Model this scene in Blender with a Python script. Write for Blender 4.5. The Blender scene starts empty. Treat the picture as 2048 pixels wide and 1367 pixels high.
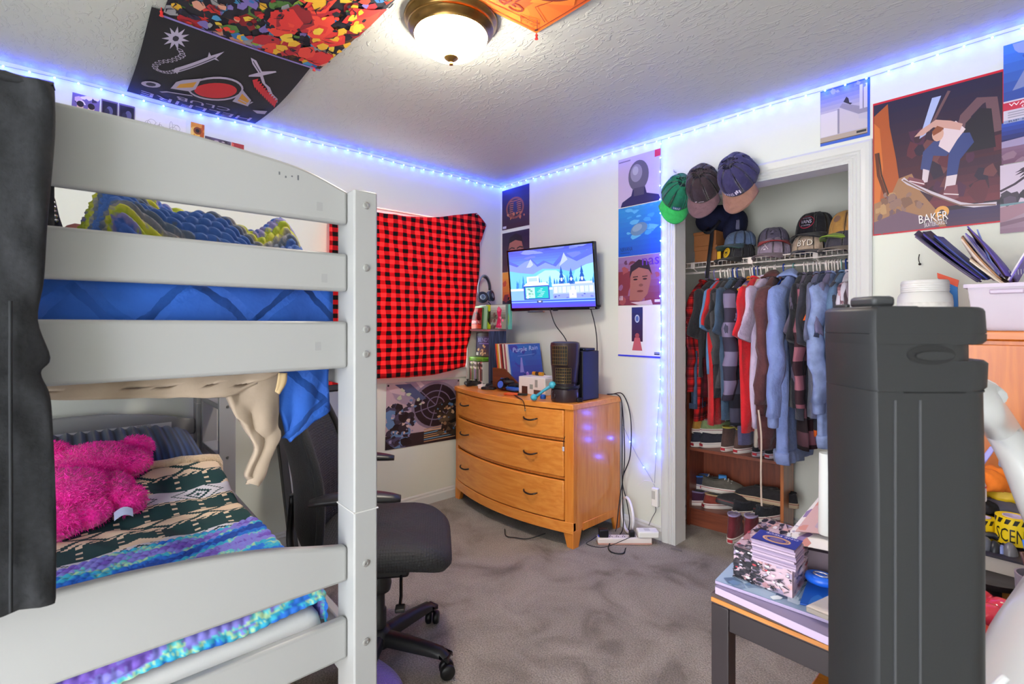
import bpy, math, random
import numpy as np
from mathutils import Vector, Matrix

C = bpy.context.scene.collection
sc = bpy.context.scene
R = math.radians
PI = math.pi

# ------------------------------------------------------------------ camera
CAM = np.array([3.05, -2.68, 1.31])
FPX, HOR = 985.0, 646.0
AIM = R(137.4)
FWD = np.array([math.cos(AIM), math.sin(AIM), 0.0])
RGT = np.array([math.sin(AIM), -math.cos(AIM), 0.0])
cd = bpy.data.cameras.new('camera')
cd.sensor_width = 36.0
cd.lens = FPX / 2048 * 36
cd.shift_y = -(683.5 - HOR) / 2048
cd.clip_start = 0.02
cd.dof.use_dof = True
cd.dof.focus_distance = 2.6
cd.dof.aperture_fstop = 9.0
cam = bpy.data.objects.new('camera', cd)
cam.location = CAM
cam.rotation_euler = (R(90), 0, AIM - R(90))
C.objects.link(cam)
sc.camera = cam

# ------------------------------------------------------------------ daylight, exposure
w = bpy.data.worlds.new('world')
sc.world = w
w.use_nodes = True
w.node_tree.nodes['Background'].inputs[0].default_value = (0.93, 0.96, 1.0, 1)
w.node_tree.nodes['Background'].inputs[1].default_value = 7.5
sc.view_settings.view_transform = 'Standard'
sc.view_settings.look = 'None'
sc.view_settings.gamma = 1.0
sc.view_settings.use_curve_mapping = False
sc.view_settings.exposure = 0.44
LAMP_STRENGTH = 105.0
LED_WATT = 0.10


def at(u, v, x=None, y=None, z=None):
    """world point on the plane x=, y= or z= seen at photo pixel (u, v)"""
    r = FWD + (u - 1024) / FPX * RGT + np.array([0, 0, (HOR - v) / FPX])
    a, val = (0, x) if x is not None else (1, y) if y is not None else (2, z)
    return CAM + (val - CAM[a]) / r[a] * r


# ------------------------------------------------------------------ colours and materials
def lin(c):
    if isinstance(c, str):
        c = [int(c[i:i + 2], 16) / 255 for i in (0, 2, 4)]
    return tuple((x / 12.92 if x <= .04045 else ((x + .055) / 1.055) ** 2.4) for x in c[:3]) + (1,)


MATS = {}


def nt(name):
    m = bpy.data.materials.new(name)
    m.use_nodes = True
    n = m.node_tree.nodes
    return m, n, m.node_tree.links, n['Principled BSDF']


def M(col, rough=.6, metal=0., bump=None, var=None, sheen=0, coat=0, trans=0, emit=0, dist=.002, alpha=1, stretch=None, ior=1.45):
    """plain surface: colour, with optional noise variation (scale, amount) and noise bump (scale, strength)"""
    key = repr((col, rough, metal, bump, var, sheen, coat, trans, emit, dist, alpha, stretch))
    if key in MATS:
        return MATS[key]
    m, n, l, p = nt('surface')
    p.inputs['Base Color'].default_value = lin(col)
    p.inputs['Roughness'].default_value = rough
    p.inputs['Metallic'].default_value = metal
    p.inputs['IOR'].default_value = ior
    if coat:
        p.inputs['Coat Weight'].default_value = coat
        p.inputs['Coat Roughness'].default_value = .15
    if sheen:
        p.inputs['Sheen Weight'].default_value = sheen
    if trans:
        p.inputs['Transmission Weight'].default_value = trans
    if alpha < 1:
        p.inputs['Alpha'].default_value = alpha
    if emit:
        p.inputs['Emission Color'].default_value = lin(col)
        p.inputs['Emission Strength'].default_value = emit
    if bump or var:
        tc = n.new('ShaderNodeTexCoord')
        src = tc.outputs['Object']
        if stretch:
            mp = n.new('ShaderNodeMapping')
            mp.inputs['Scale'].default_value = stretch
            l.new(src, mp.inputs['Vector'])
            src = mp.outputs['Vector']
    if var:
        t = n.new('ShaderNodeTexNoise')
        t.inputs['Scale'].default_value = var[0]
        t.inputs['Detail'].default_value = 6
        l.new(src, t.inputs['Vector'])
        rp = n.new('ShaderNodeMapRange')
        rp.inputs['From Min'].default_value = .3
        rp.inputs['From Max'].default_value = .7
        rp.inputs['To Min'].default_value = 1 - var[1]
        rp.inputs['To Max'].default_value = 1 + var[1]
        l.new(t.outputs['Fac'], rp.inputs['Value'])
        vm = n.new('ShaderNodeVectorMath')
        vm.operation = 'SCALE'
        vm.inputs[0].default_value = lin(col)[:3]
        l.new(rp.outputs['Result'], vm.inputs['Scale'])
        l.new(vm.outputs['Vector'], p.inputs['Base Color'])
    if bump:
        t = n.new('ShaderNodeTexNoise')
        t.inputs['Scale'].default_value = bump[0]
        t.inputs['Detail'].default_value = 4
        l.new(src, t.inputs['Vector'])
        b = n.new('ShaderNodeBump')
        b.inputs['Strength'].default_value = bump[1]
        b.inputs['Distance'].default_value = dist
        l.new(t.outputs['Fac'], b.inputs['Height'])
        l.new(b.outputs['Normal'], p.inputs['Normal'])
    MATS[key] = m
    return m


def cloth(col, var=.12, rough=.9, scale=14):
    return M(col, rough, var=(scale, var), bump=(16, .8), dist=.022, sheen=.15)


def axis_val(n, l, ax):
    tc = n.new('ShaderNodeTexCoord')
    s = n.new('ShaderNodeSeparateXYZ')
    l.new(tc.outputs['Object'], s.inputs[0])
    return s.outputs['XYZ'.index(ax)]


def math_node(n, l, op, a, b=None):
    m = n.new('ShaderNodeMath')
    m.operation = op
    for i, v in enumerate((a, b)):
        if v is None:
            continue
        if isinstance(v, (int, float)):
            m.inputs[i].default_value = v
        else:
            l.new(v, m.inputs[i])
    return m.outputs[0]


def ramp_node(n, l, fac, stops, const=True):
    r = n.new('ShaderNodeValToRGB')
    r.color_ramp.interpolation = 'CONSTANT' if const else 'LINEAR'
    e = r.color_ramp.elements
    while len(e) < len(stops):
        e.new(.5)
    for k, (p, c) in enumerate(stops):
        e[k].position = p
    for k, (p, c) in enumerate(stops):
        e[k].color = lin(c)
    l.new(fac, r.inputs[0])
    return r.outputs[0]


def frac(n, l, v, period, off=0.):
    return math_node(n, l, 'FRACT', math_node(n, l, 'DIVIDE', math_node(n, l, 'ADD', v, 50 * period + off), period))


def plaid(axes, period, stops_a, stops_b, mode='MULTIPLY', fac=1., rough=.9, translucent=None, bump=True):
    """woven check: one stripe ramp along each of two object axes, mixed"""
    m, n, l, p = nt('plaid_cloth')
    pa, pb = period if isinstance(period, tuple) else (period, period)
    ca = ramp_node(n, l, frac(n, l, axis_val(n, l, axes[0]), pa), stops_a)
    cb = ramp_node(n, l, frac(n, l, axis_val(n, l, axes[1]), pb), stops_b)
    mx = n.new('ShaderNodeMix')
    mx.data_type = 'RGBA'
    mx.blend_type = mode
    mx.inputs[0].default_value = fac
    l.new(ca, mx.inputs[6])
    l.new(cb, mx.inputs[7])
    out = mx.outputs[2]
    l.new(out, p.inputs['Base Color'])
    p.inputs['Roughness'].default_value = rough
    if bump:
        tc = n.new('ShaderNodeTexCoord')
        t = n.new('ShaderNodeTexNoise')
        t.inputs['Scale'].default_value = 55
        l.new(tc.outputs['Object'], t.inputs['Vector'])
        b = n.new('ShaderNodeBump')
        b.inputs['Strength'].default_value = .3
        b.inputs['Distance'].default_value = .004
        l.new(t.outputs['Fac'], b.inputs['Height'])
        l.new(b.outputs['Normal'], p.inputs['Normal'])
    if translucent:
        tr = n.new('ShaderNodeBsdfTranslucent')
        l.new(out, tr.inputs[0])
        ms = n.new('ShaderNodeMixShader')
        ms.inputs[0].default_value = translucent
        l.new(p.outputs[0], ms.inputs[1])
        l.new(tr.outputs[0], ms.inputs[2])
        l.new(ms.outputs[0], n['Material Output'].inputs[0])
    return m


def wood(col_a, col_b, axis='X', scale=9., rough=.38, coat=.3, crough=.2):
    m, n, l, p = nt('wood')
    tc = n.new('ShaderNodeTexCoord')
    mp = n.new('ShaderNodeMapping')
    mp.inputs['Scale'].default_value = [1.2 if a == axis else 14 for a in 'XYZ']
    l.new(tc.outputs['Object'], mp.inputs[0])
    t = n.new('ShaderNodeTexNoise')
    t.inputs['Scale'].default_value = scale * .4
    t.inputs['Detail'].default_value = 8
    t.inputs['Distortion'].default_value = .6
    l.new(mp.outputs[0], t.inputs['Vector'])
    c = ramp_node(n, l, t.outputs['Fac'], [(.3, col_a), (.68, col_b)], False)
    l.new(c, p.inputs['Base Color'])
    p.inputs['Roughness'].default_value = rough
    p.inputs['Coat Weight'].default_value = coat
    p.inputs['Coat Roughness'].default_value = crough
    b = n.new('ShaderNodeBump')
    b.inputs['Strength'].default_value = .12
    b.inputs['Distance'].default_value = .001
    l.new(t.outputs['Fac'], b.inputs['Height'])
    l.new(b.outputs['Normal'], p.inputs['Normal'])
    return m


def ink():
    if 'ink' in MATS:
        return MATS['ink']
    m, n, l, p = nt('print')
    a = n.new('ShaderNodeAttribute')
    a.attribute_name = 'Col'
    l.new(a.outputs['Color'], p.inputs['Base Color'])
    p.inputs['Roughness'].default_value = .42
    MATS['ink'] = m
    return m


def ink_cloth():
    if 'inkc' in MATS:
        return MATS['inkc']
    m, n, l, p = nt('printed_cloth')
    a = n.new('ShaderNodeAttribute')
    a.attribute_name = 'Col'
    l.new(a.outputs['Color'], p.inputs['Base Color'])
    p.inputs['Roughness'].default_value = .85
    MATS['inkc'] = m
    return m


# ------------------------------------------------------------------ mesh building
def unit(v):
    v = np.asarray(v, float)
    return v / (np.linalg.norm(v) + 1e-12)


def smooth_path(pts, n=8):
    """Catmull-Rom through the points"""
    P = [np.array(p, float) for p in pts]
    if len(P) < 3:
        return P
    P = [2 * P[0] - P[1]] + P + [2 * P[-1] - P[-2]]
    out = []
    for i in range(1, len(P) - 2):
        a, b, c, d = P[i - 1:i + 3]
        for k in range(n):
            t = k / n
            out.append(.5 * (2 * b + (c - a) * t + (2 * a - 5 * b + 4 * c - d) * t * t + (3 * b - a - 3 * c + d) * t ** 3))
    out.append(P[-2])
    return out


class G:
    def __init__(s):
        s.v, s.f, s.c, s.vc = [], [], [], []

    def add(s, vs, fs, col=None):
        o = len(s.v)
        s.v += [tuple(map(float, p)) for p in vs]
        s.f += [tuple(i + o for i in f) for f in fs]
        if col is not None:
            s.c += [lin(col)] * len(fs)
        return s

    def box(s, lo, hi, rot=0, col=None, mat=None):
        x0, y0, z0 = lo
        x1, y1, z1 = hi
        vs = [(x, y, z) for z in (z0, z1) for y in (y0, y1) for x in (x0, x1)]
        if rot:
            cx, cy = (x0 + x1) / 2, (y0 + y1) / 2
            c, q = math.cos(rot), math.sin(rot)
            vs = [(cx + (x - cx) * c - (y - cy) * q, cy + (x - cx) * q + (y - cy) * c, z) for x, y, z in vs]
        if mat is not None:
            vs = [tuple(mat @ Vector(p)) for p in vs]
        return s.add(vs, [(0, 2, 3, 1), (4, 5, 7, 6), (0, 1, 5, 4), (2, 6, 7, 3), (0, 4, 6, 2), (1, 3, 7, 5)], col)

    def loft(s, rings, cap=True, closed=True, col=None):
        n = len(rings[0])
        vs = [p for r in rings for p in r]
        fs = []
        for i in range(len(rings) - 1):
            for j in range(n if closed else n - 1):
                k = (j + 1) % n
                fs.append((i * n + j, i * n + k, (i + 1) * n + k, (i + 1) * n + j))
        if cap:
            fs.append(tuple(range(n - 1, -1, -1)))
            fs.append(tuple(range((len(rings) - 1) * n, len(rings) * n)))
        return s.add(vs, fs, col)

    def tube(s, pts, r, n=6, cap=True, closed=False, flat=1., col=None):
        P = [np.array(p, float) for p in pts]
        m = len(P)
        rings = []
        up = None
        for i in range(m):
            a = P[(i - 1) % m] if closed or i else P[0]
            b = P[(i + 1) % m] if closed or i < m - 1 else P[-1]
            t = unit(b - a)
            if up is None:
                up = np.array([0, 0, 1.]) if abs(t[2]) < .9 else np.array([1., 0, 0])
            up = unit(up - t * (up @ t))
            sd = np.cross(t, up)
            rr = r[i] if hasattr(r, '__len__') else r
            rings.append([P[i] + rr * (math.cos(2 * PI * k / n) * sd + flat * math.sin(2 * PI * k / n) * up) for k in range(n)])
        if closed:
            rings.append(rings[0])
            cap = False
        return s.loft(rings, cap, col=col)

    def cyl(s, c, r, h, n=20, r2=None, col=None):
        r2 = r if r2 is None else r2
        return s.loft([[(c[0] + q * math.cos(2 * PI * k / n), c[1] + q * math.sin(2 * PI * k / n), c[2] + z) for k in range(n)] for q, z in ((r, 0), (r2, h))], col=col)

    def lathe(s, prof, c=(0, 0, 0), n=28, col=None):
        return s.loft([[(c[0] + q * math.cos(2 * PI * k / n), c[1] + q * math.sin(2 * PI * k / n), c[2] + z) for k in range(n)] for q, z in prof], col=col)

    def ball(s, c, rad, nu=14, nv=9, mat=None, col=None):
        rx, ry, rz = rad if hasattr(rad, '__len__') else (rad,) * 3
        rings = []
        for j in range(nv + 1):
            a = -PI / 2 + PI * (j + .001 * (1 if j == 0 else -1 if j == nv else 0)) / nv
            ring = [np.array((rx * math.cos(a) * math.cos(2 * PI * k / nu), ry * math.cos(a) * math.sin(2 * PI * k / nu), rz * math.sin(a))) for k in range(nu)]
            if mat is not None:
                ring = [np.array(mat @ Vector(p)) for p in ring]
            rings.append([p + np.array(c) for p in ring])
        return s.loft(rings, col=col)

    def grid(s, fn, nu, nv, thick=0, col=None):
        """fn(a, b) for a, b in 0..1; thick gives the sheet a back"""
        P = np.array([[fn(i / nu, j / nv) for i in range(nu + 1)] for j in range(nv + 1)], float)
        vs = P.reshape(-1, 3)
        idx = lambda i, j: j * (nu + 1) + i
        fs = [(idx(i, j), idx(i + 1, j), idx(i + 1, j + 1), idx(i, j + 1)) for j in range(nv) for i in range(nu)]
        if thick:
            du = np.gradient(P, axis=1)
            dv = np.gradient(P, axis=0)
            nn = np.cross(du, dv)
            nn /= np.linalg.norm(nn, axis=2, keepdims=True) + 1e-9
            B = (P - nn * thick).reshape(-1, 3)
            o = len(vs)
            vs = np.vstack([vs, B])
            fs = fs + [tuple(o + k for k in reversed(f)) for f in fs]
            edge = [idx(i, 0) for i in range(nu + 1)] + [idx(nu, j) for j in range(1, nv + 1)] + [idx(i, nv) for i in range(nu - 1, -1, -1)] + [idx(0, j) for j in range(nv - 1, 0, -1)]
            for a, b in zip(edge, edge[1:] + edge[:1]):
                fs.append((b, a, a + o, b + o))
        return s.add(vs, fs, col)

    def prism(s, pts, axis, a, b, col=None):
        """polygon in the two other axes (in cyclic order) pushed from a to b along axis"""
        n = len(pts)
        def mk(p, h):
            return {'X': (h, p[0], p[1]), 'Y': (p[0], h, p[1]), 'Z': (p[0], p[1], h)}[axis]
        vs = [mk(p, a) for p in pts] + [mk(p, b) for p in pts]
        fs = [tuple(range(n)), tuple(range(2 * n - 1, n - 1, -1))] + [(i, i + n, (i + 1) % n + n, (i + 1) % n) for i in range(n)]
        return s.add(vs, fs, col)

    def move(s, m):
        s.v = [tuple(m @ Vector(p)) for p in s.v]
        return s


def ROT(x=0, y=0, z=0):
    return Matrix.Rotation(R(z), 4, 'Z') @ Matrix.Rotation(R(y), 4, 'Y') @ Matrix.Rotation(R(x), 4, 'X')


def TR(x, y, z):
    return Matrix.Translation((x, y, z))


ROOT_M = {}


def obj(name, g, mat, parent=None, smooth=False, bevel=0, world=True, segs=2, subsurf=0, weld=False):
    me = bpy.data.meshes.new(name)
    vs = g.v
    if parent is not None and world:
        inv = ROOT_M[parent.name].inverted()
        vs = [tuple(inv @ Vector(p)) for p in vs]
    me.from_pydata(vs, [], g.f)
    if g.c:
        ca = me.color_attributes.new('Col', 'FLOAT_COLOR', 'CORNER')
        cols = []
        for f, c in zip(g.f, g.c):
            cols += list(c) * len(f)
        ca.data.foreach_set('color', cols)
    if g.vc:
        ca = me.color_attributes.new('Col', 'FLOAT_COLOR', 'POINT')
        ca.data.foreach_set('color', [q for c in g.vc for q in c])
    me.materials.append(mat)
    if not g.c:
        import bmesh
        bm = bmesh.new()
        bm.from_mesh(me)
        bmesh.ops.recalc_face_normals(bm, faces=bm.faces)
        bm.to_mesh(me)
        bm.free()
    if smooth:
        me.shade_smooth()
        if smooth != 2:
            try:
                me.set_sharp_from_angle(angle=R(50))
            except Exception:
                pass
    o = bpy.data.objects.new(name, me)
    C.objects.link(o)
    if parent is not None:
        o.parent = parent
    ROOT_M[o.name] = ROOT_M[parent.name] if parent is not None else Matrix()
    if bevel:
        b = o.modifiers.new('bevel', 'BEVEL')
        b.width = bevel
        b.segments = segs
        b.limit_method = 'ANGLE'
        b.angle_limit = R(40)
        if not smooth:
            me.shade_smooth()
            me.set_sharp_from_angle(angle=R(35))
    if subsurf:
        b = o.modifiers.new('round', 'SUBSURF')
        b.levels = b.render_levels = subsurf
    return o


def tag(o, label=None, cat=None, group=None, kind=None):
    if label: o['label'] = label
    if cat: o['category'] = cat
    if group: o['group'] = group
    if kind: o['kind'] = kind
    return o


def thing(name, label, cat, loc=(0, 0, 0), rotz=0, group=None, mat=None):
    o = bpy.data.objects.new(name, None)
    o.empty_display_size = .05
    C.objects.link(o)
    if mat is not None:
        o.matrix_world = mat
        ROOT_M[o.name] = mat.copy()
    else:
        o.location = [float(a) for a in loc]
        o.rotation_euler = (0, 0, rotz)
        ROOT_M[o.name] = TR(*[float(a) for a in loc]) @ Matrix.Rotation(rotz, 4, 'Z')
    return tag(o, label, cat, group)


def struct(name, g, mat, **k):
    o = obj(name, g, mat, **k)
    o['kind'] = 'structure'
    return o


def wire(name, pts, r, mat, label=None, cat='cable', parent=None, group=None, n=6, step=8, kind=None):
    o = obj(name, G().tube(smooth_path(pts, step), r, 6), mat, parent, smooth=2)
    if parent is None:
        tag(o, label, cat, group, kind)
    return o


# ------------------------------------------------------------------ flat print: posters, covers, lettering
TXT = {}


def text_mesh(s):
    if s not in TXT:
        cu = bpy.data.curves.new('lettering', 'FONT')
        cu.body = s
        cu.resolution_u = 2
        ob = bpy.data.objects.new('lettering', cu)
        me = ob.to_mesh()
        vs = np.array([v.co[:2] for v in me.vertices]) if len(me.vertices) else np.zeros((0, 2))
        fs = [tuple(p.vertices) for p in me.polygons]
        ob.to_mesh_clear()
        bpy.data.objects.remove(ob)
        bpy.data.curves.remove(cu)
        if len(vs):
            vs = vs - vs.min(0)
        TXT[s] = (vs, fs)
    return TXT[s]


class Pic:
    """a flat print, x right and y up in metres, drawn in layers"""
    def __init__(s, w, h, bg, eps=.00002):
        s.w, s.h, s.eps, s.k = w, h, eps, 0
        s.polys = []
        s.rect(0, 0, 1, 1, bg)

    def raw(s, vs, fs, c):
        s.polys.append((np.array(vs, float), fs, c, s.k))
        s.k += 1
        return s

    def poly(s, pts, c):
        p = np.array(pts, float) * (s.w, s.h)
        a = sum(p[i][0] * p[i - 1][1] - p[i - 1][0] * p[i][1] for i in range(len(p)))
        if a > 0:
            p = p[::-1]
        return s.raw(p, [tuple(range(len(p)))], c)

    def rect(s, x0, y0, x1, y1, c):
        return s.poly([(x0, y0), (x1, y0), (x1, y1), (x0, y1)], c)

    def ell(s, cx, cy, rx, ry, c, n=18, rot=0, a0=0, a1=360):
        q, t = math.cos(R(rot)), math.sin(R(rot))
        full = a1 - a0 >= 360
        pts = []
        for k in range(n if full else n + 1):
            a = R(a0 + (a1 - a0) * k / n)
            x, y = rx * math.cos(a), ry * math.sin(a)
            pts.append((cx + (x * q - y * t), cy + (x * t + y * q)))
        return s.poly(pts, c)

    def ring(s, cx, cy, rx, ry, wd, c, n=24, a0=0, a1=360):
        pts = [(cx + rx * math.cos(R(a0 + (a1 - a0) * k / n)), cy + ry * math.sin(R(a0 + (a1 - a0) * k / n))) for k in range(n + 1)]
        return s.line(pts, wd, c)

    def line(s, pts, wd, c):
        """stroke of width wd (metres)"""
        p = np.array(pts, float) * (s.w, s.h)
        ws = wd if hasattr(wd, '__len__') else [wd] * len(p)
        L, Q = [], []
        for i in range(len(p)):
            t = unit(p[min(i + 1, len(p) - 1)] - p[max(i - 1, 0)])
            nrm = np.array([-t[1], t[0]]) * ws[i] / 2
            L.append(p[i] + nrm)
            Q.append(p[i] - nrm)
        vs = Q + L
        n = len(p)
        fs = [(i, i + 1, n + i + 1, n + i) for i in range(n - 1)]
        return s.raw(vs, fs, c)

    def text(s, t, x, y, h, c, wd=None, rot=0, shear=0):
        """lower left corner at x, y; cap height and width given as shares of the picture"""
        vs, fs = text_mesh(t)
        if not len(vs):
            return s
        hh = vs[:, 1].max() or 1
        ww = vs[:, 0].max() or 1
        sy = h * s.h / hh
        sx = sy if wd is None else wd * s.w / ww
        q = vs * (sx, sy)
        q[:, 0] += q[:, 1] * shear
        a = R(rot)
        q = q @ np.array([[math.cos(a), math.sin(a)], [-math.sin(a), math.cos(a)]])
        return s.raw(q + (x * s.w, y * s.h), fs, c)

    def blobs(s, n, cols, size, seed, box=(0, 0, 1, 1), asp=1.):
        rd = random.Random(seed)
        for _ in range(n):
            x, y = rd.uniform(box[0], box[2]), rd.uniform(box[1], box[3])
            r = rd.uniform(.4, 1) * size
            m = rd.randint(5, 8)
            a0 = rd.random() * 6
            pts = []
            for k in range(m):
                a = a0 + 2 * PI * k / m
                q = r * rd.uniform(.5, 1.2)
                pts.append((min(1, max(0, x + q * math.cos(a))), min(1, max(0, y + q * asp * math.sin(a)))))
            s.poly(pts, rd.choice(cols))
        return s

    def grad(s, x0, y0, x1, y1, c0, c1, n=8, hor=False):
        a, b = [np.array([int(c[i:i + 2], 16) for i in (0, 2, 4)], float) for c in (c0, c1)]
        k0 = s.k
        for i in range(n):
            c = a + (b - a) * (i / (n - 1))
            c = ''.join('%02x' % int(q) for q in c)
            t0, t1 = i / n, (i + 1) / n
            s.k = k0
            if hor:
                s.rect(x0 + (x1 - x0) * t0, y0, x0 + (x1 - x0) * t1, y1, c)
            else:
                s.rect(x0, y0 + (y1 - y0) * t0, x1, y0 + (y1 - y0) * t1, c)
        return s

    def g(s, fn, cut=0, back=None, thick=.0008, sheet=True):
        """fn(x, y, h) puts print metres and a height off the sheet into space"""
        out = G()
        if cut:
            import bmesh
        for vs, fs, c, k in s.polys:
            h = k * s.eps
            if cut:
                bm = bmesh.new()
                bv = [bm.verts.new((p[0], p[1], 0)) for p in vs]
                for f in fs:
                    try:
                        bm.faces.new([bv[i] for i in f])
                    except ValueError:
                        pass
                for ax, ext in ((0, s.w), (1, s.h)):
                    for i in range(1, int(ext / cut) + 1):
                        co = [0, 0, 0]
                        co[ax] = i * cut
                        no = [0, 0, 0]
                        no[ax] = 1
                        bmesh.ops.bisect_plane(bm, geom=bm.verts[:] + bm.edges[:] + bm.faces[:], plane_co=co, plane_no=no)
                bm.verts.index_update()
                vv = [(v.co.x, v.co.y) for v in bm.verts]
                ff = [tuple(v.index for v in f.verts) for f in bm.faces]
                bm.free()
                out.add([fn(x, y, h) for x, y in vv], ff, c)
            else:
                out.add([fn(x, y, h) for x, y in vs], fs, c)
        if not sheet:
            return out
        bk = back or s.polys[0][2]
        nx = max(1, int(s.w / cut)) if cut else 1
        ny = max(1, int(s.h / cut)) if cut else 1
        o = G().grid(lambda a, b: fn(a * s.w, (1 - b) * s.h, -thick), nx, ny, 0, bk)
        out.add(o.v, o.f, bk)
        return out


def flat(o, U, V):
    """placement of a print: lower left corner o, right U, up V (unit vectors)"""
    o, U, V = np.array(o, float), unit(U), unit(V)
    N = np.cross(U, V)
    return lambda x, y, h: o + x * U + y * V + h * N


def on_back(x0, z0, off=.003, tilt=0):
    U = (math.cos(R(tilt)), 0, math.sin(R(tilt)))
    V = (-math.sin(R(tilt)), 0, math.cos(R(tilt)))
    return flat((x0, -off, z0), U, V)


def on_left(y0, z0, off=.003, tilt=0):
    U = (0, math.cos(R(tilt)), math.sin(R(tilt)))
    V = (0, -math.sin(R(tilt)), math.cos(R(tilt)))
    return flat((off, y0, z0), U, V)

# ================================================================== the room
PAINT = M('d9dcd1', .55, bump=(90, .12), dist=.0015, var=(3, .015))
WHITE = M('cdcecc', .35)
CEILM, _n, _l, _p = nt('knockdown_ceiling')
_p.inputs['Base Color'].default_value = lin('bec0b6')
_p.inputs['Roughness'].default_value = .7
_tc = _n.new('ShaderNodeTexCoord')
_a = _n.new('ShaderNodeTexNoise')
_a.inputs['Scale'].default_value = 20
_a.inputs['Detail'].default_value = 3
_a.inputs['Distortion'].default_value = 1.2
_mp = _n.new('ShaderNodeMapping')
_mp.inputs['Rotation'].default_value = (0, 0, R(35))
_mp.inputs['Scale'].default_value = (.8, 1.9, 1)
_l.new(_tc.outputs['Object'], _mp.inputs[0])
_l.new(_mp.outputs[0], _a.inputs['Vector'])
_c = ramp_node(_n, _l, _a.outputs['Fac'], [(.54, '000000'), (.60, 'ffffff')], False)
_b = _n.new('ShaderNodeBump')
_b.inputs['Strength'].default_value = .5
_b.inputs['Distance'].default_value = .004
_l.new(_c, _b.inputs['Height'])
_l.new(_b.outputs[0], _p.inputs['Normal'])

CARPET, _n, _l, _p = nt('carpet')
_tc = _n.new('ShaderNodeTexCoord')
_a = _n.new('ShaderNodeTexNoise'); _a.inputs['Scale'].default_value = 4.2; _a.inputs['Detail'].default_value = 6; _a.inputs['Distortion'].default_value = .8
_l.new(_tc.outputs['Object'], _a.inputs['Vector'])
_q = _n.new('ShaderNodeTexNoise'); _q.inputs['Scale'].default_value = 160; _q.inputs['Detail'].default_value = 3
_l.new(_tc.outputs['Object'], _q.inputs['Vector'])
_c1 = ramp_node(_n, _l, _a.outputs['Fac'], [(.32, '7c7065'), (.46, 'a0958a'), (.62, 'b0a599')], False)
_c2 = ramp_node(_n, _l, _q.outputs['Fac'], [(.3, '808080'), (.7, 'ffffff')], False)
_mx = _n.new('ShaderNodeMix'); _mx.data_type = 'RGBA'; _mx.blend_type = 'MULTIPLY'; _mx.inputs[0].default_value = .75
_l.new(_c1, _mx.inputs[6]); _l.new(_c2, _mx.inputs[7]); _l.new(_mx.outputs[2], _p.inputs['Base Color'])
_p.inputs['Roughness'].default_value = .95
_p.inputs['Sheen Weight'].default_value = .2
_b = _n.new('ShaderNodeBump'); _b.inputs['Strength'].default_value = .8; _b.inputs['Distance'].default_value = .006
_l.new(_q.outputs['Fac'], _b.inputs['Height']); _l.new(_b.outputs[0], _p.inputs['Normal'])

H = 2.44
struct('floor', G().box((-.1, -3.9, -.1), (3.9, .85, 0)), CARPET)
struct('ceiling', G().box((-.1, -3.9, H), (3.9, .85, H + .1)), CEILM)
WY0, WY1, WZ0, WZ1 = -1.40, -.36, .985, 2.09
g = G()
g.box((-.1, -3.9, 0), (0, WY0, H)).box((-.1, WY1, 0), (0, .85, H)).box((-.1, WY0, 0), (0, WY1, WZ0)).box((-.1, WY0, WZ1), (0, WY1, H))
struct('wall_left', g, PAINT)
OX0, OX1, OZ = 1.566, 2.43, 2.043
g = G().box((0, 0, 0), (OX0 - .015, .11, H)).box((OX1 + .015, 0, 0), (3.9, .11, H)).box((OX0 - .015, 0, OZ + .015), (OX1 + .015, .11, H))
struct('wall_back', g, PAINT)
struct('wall_right', G().box((3.74, -3.9, 0), (3.84, -.001, H)), PAINT)
struct('wall_front', G().box((-.1, -3.99, 0), (2.0, -3.9, H)).box((2.0, -3.99, 2.06), (3.74, -3.9, H)), PAINT)
CLOS = M('e4e3d8', .6, bump=(90, .12), dist=.0015)
struct('wall_closet_back', G().box((1.3, .74, 0), (2.95, .84, H)), CLOS)
struct('wall_closet_left', G().box((1.28, .11, 0), (1.40, .74, H)), CLOS)
struct('wall_closet_right', G().box((2.80, .11, 0), (2.92, .74, H)), CLOS)


def base_profile():
    return [(0, 0), (.014, 0), (.014, .055), (.009, .066), (.009, .074), (.004, .082), (0, .084)]


g = G()
pr_ = base_profile()
g.loft([[(p[0], y, p[1]) for p in pr_] for y in (-3.9, 0)])
struct('baseboard_left', g, WHITE)
g = G().loft([[(x, -p[0], p[1]) for p in pr_] for x in (0, OX0 - .09)])
g.loft([[(x, -p[0], p[1]) for p in pr_] for x in (OX1 + .09, 3.9)])
struct('baseboard_back', g, WHITE)
struct('baseboard_closet', G().loft([[(x, .74 - p[0], p[1]) for p in pr_] for x in (1.4, 2.8)]), WHITE)
struct('baseboard_closet_left', G().loft([[(1.4 + p[0], y, p[1]) for p in pr_] for y in (.11, .74)]), WHITE)

# door casing round the closet opening: one moulded profile run up, across and down with mitres
cas = [(0, 0), (0, .010), (.008, .013), (.014, .010), (.020, .014), (.028, .011), (.034, .016), (.044, .012), (.050, .017), (.066, .019), (.080, .019), (.090, .014), (.090, 0)]
ring = lambda f: [f(o, h) for o, h in cas]
g = G().loft([ring(lambda o, h: (OX0 - o, -h, 0)), ring(lambda o, h: (OX0 - o, -h, OZ + o)), ring(lambda o, h: (OX1 + o, -h, OZ + o)), ring(lambda o, h: (OX1 + o, -h, 0))])
struct('trim_1', g, WHITE)
g = G().box((OX0 - .015, -.001, 0), (OX0, .112, OZ)).box((OX1, -.001, 0), (OX1 + .015, .112, OZ)).box((OX0 - .015, -.001, OZ), (OX1 + .015, .112, OZ + .015))
struct('trim_2', g, M('e4e3de', .4))

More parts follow.
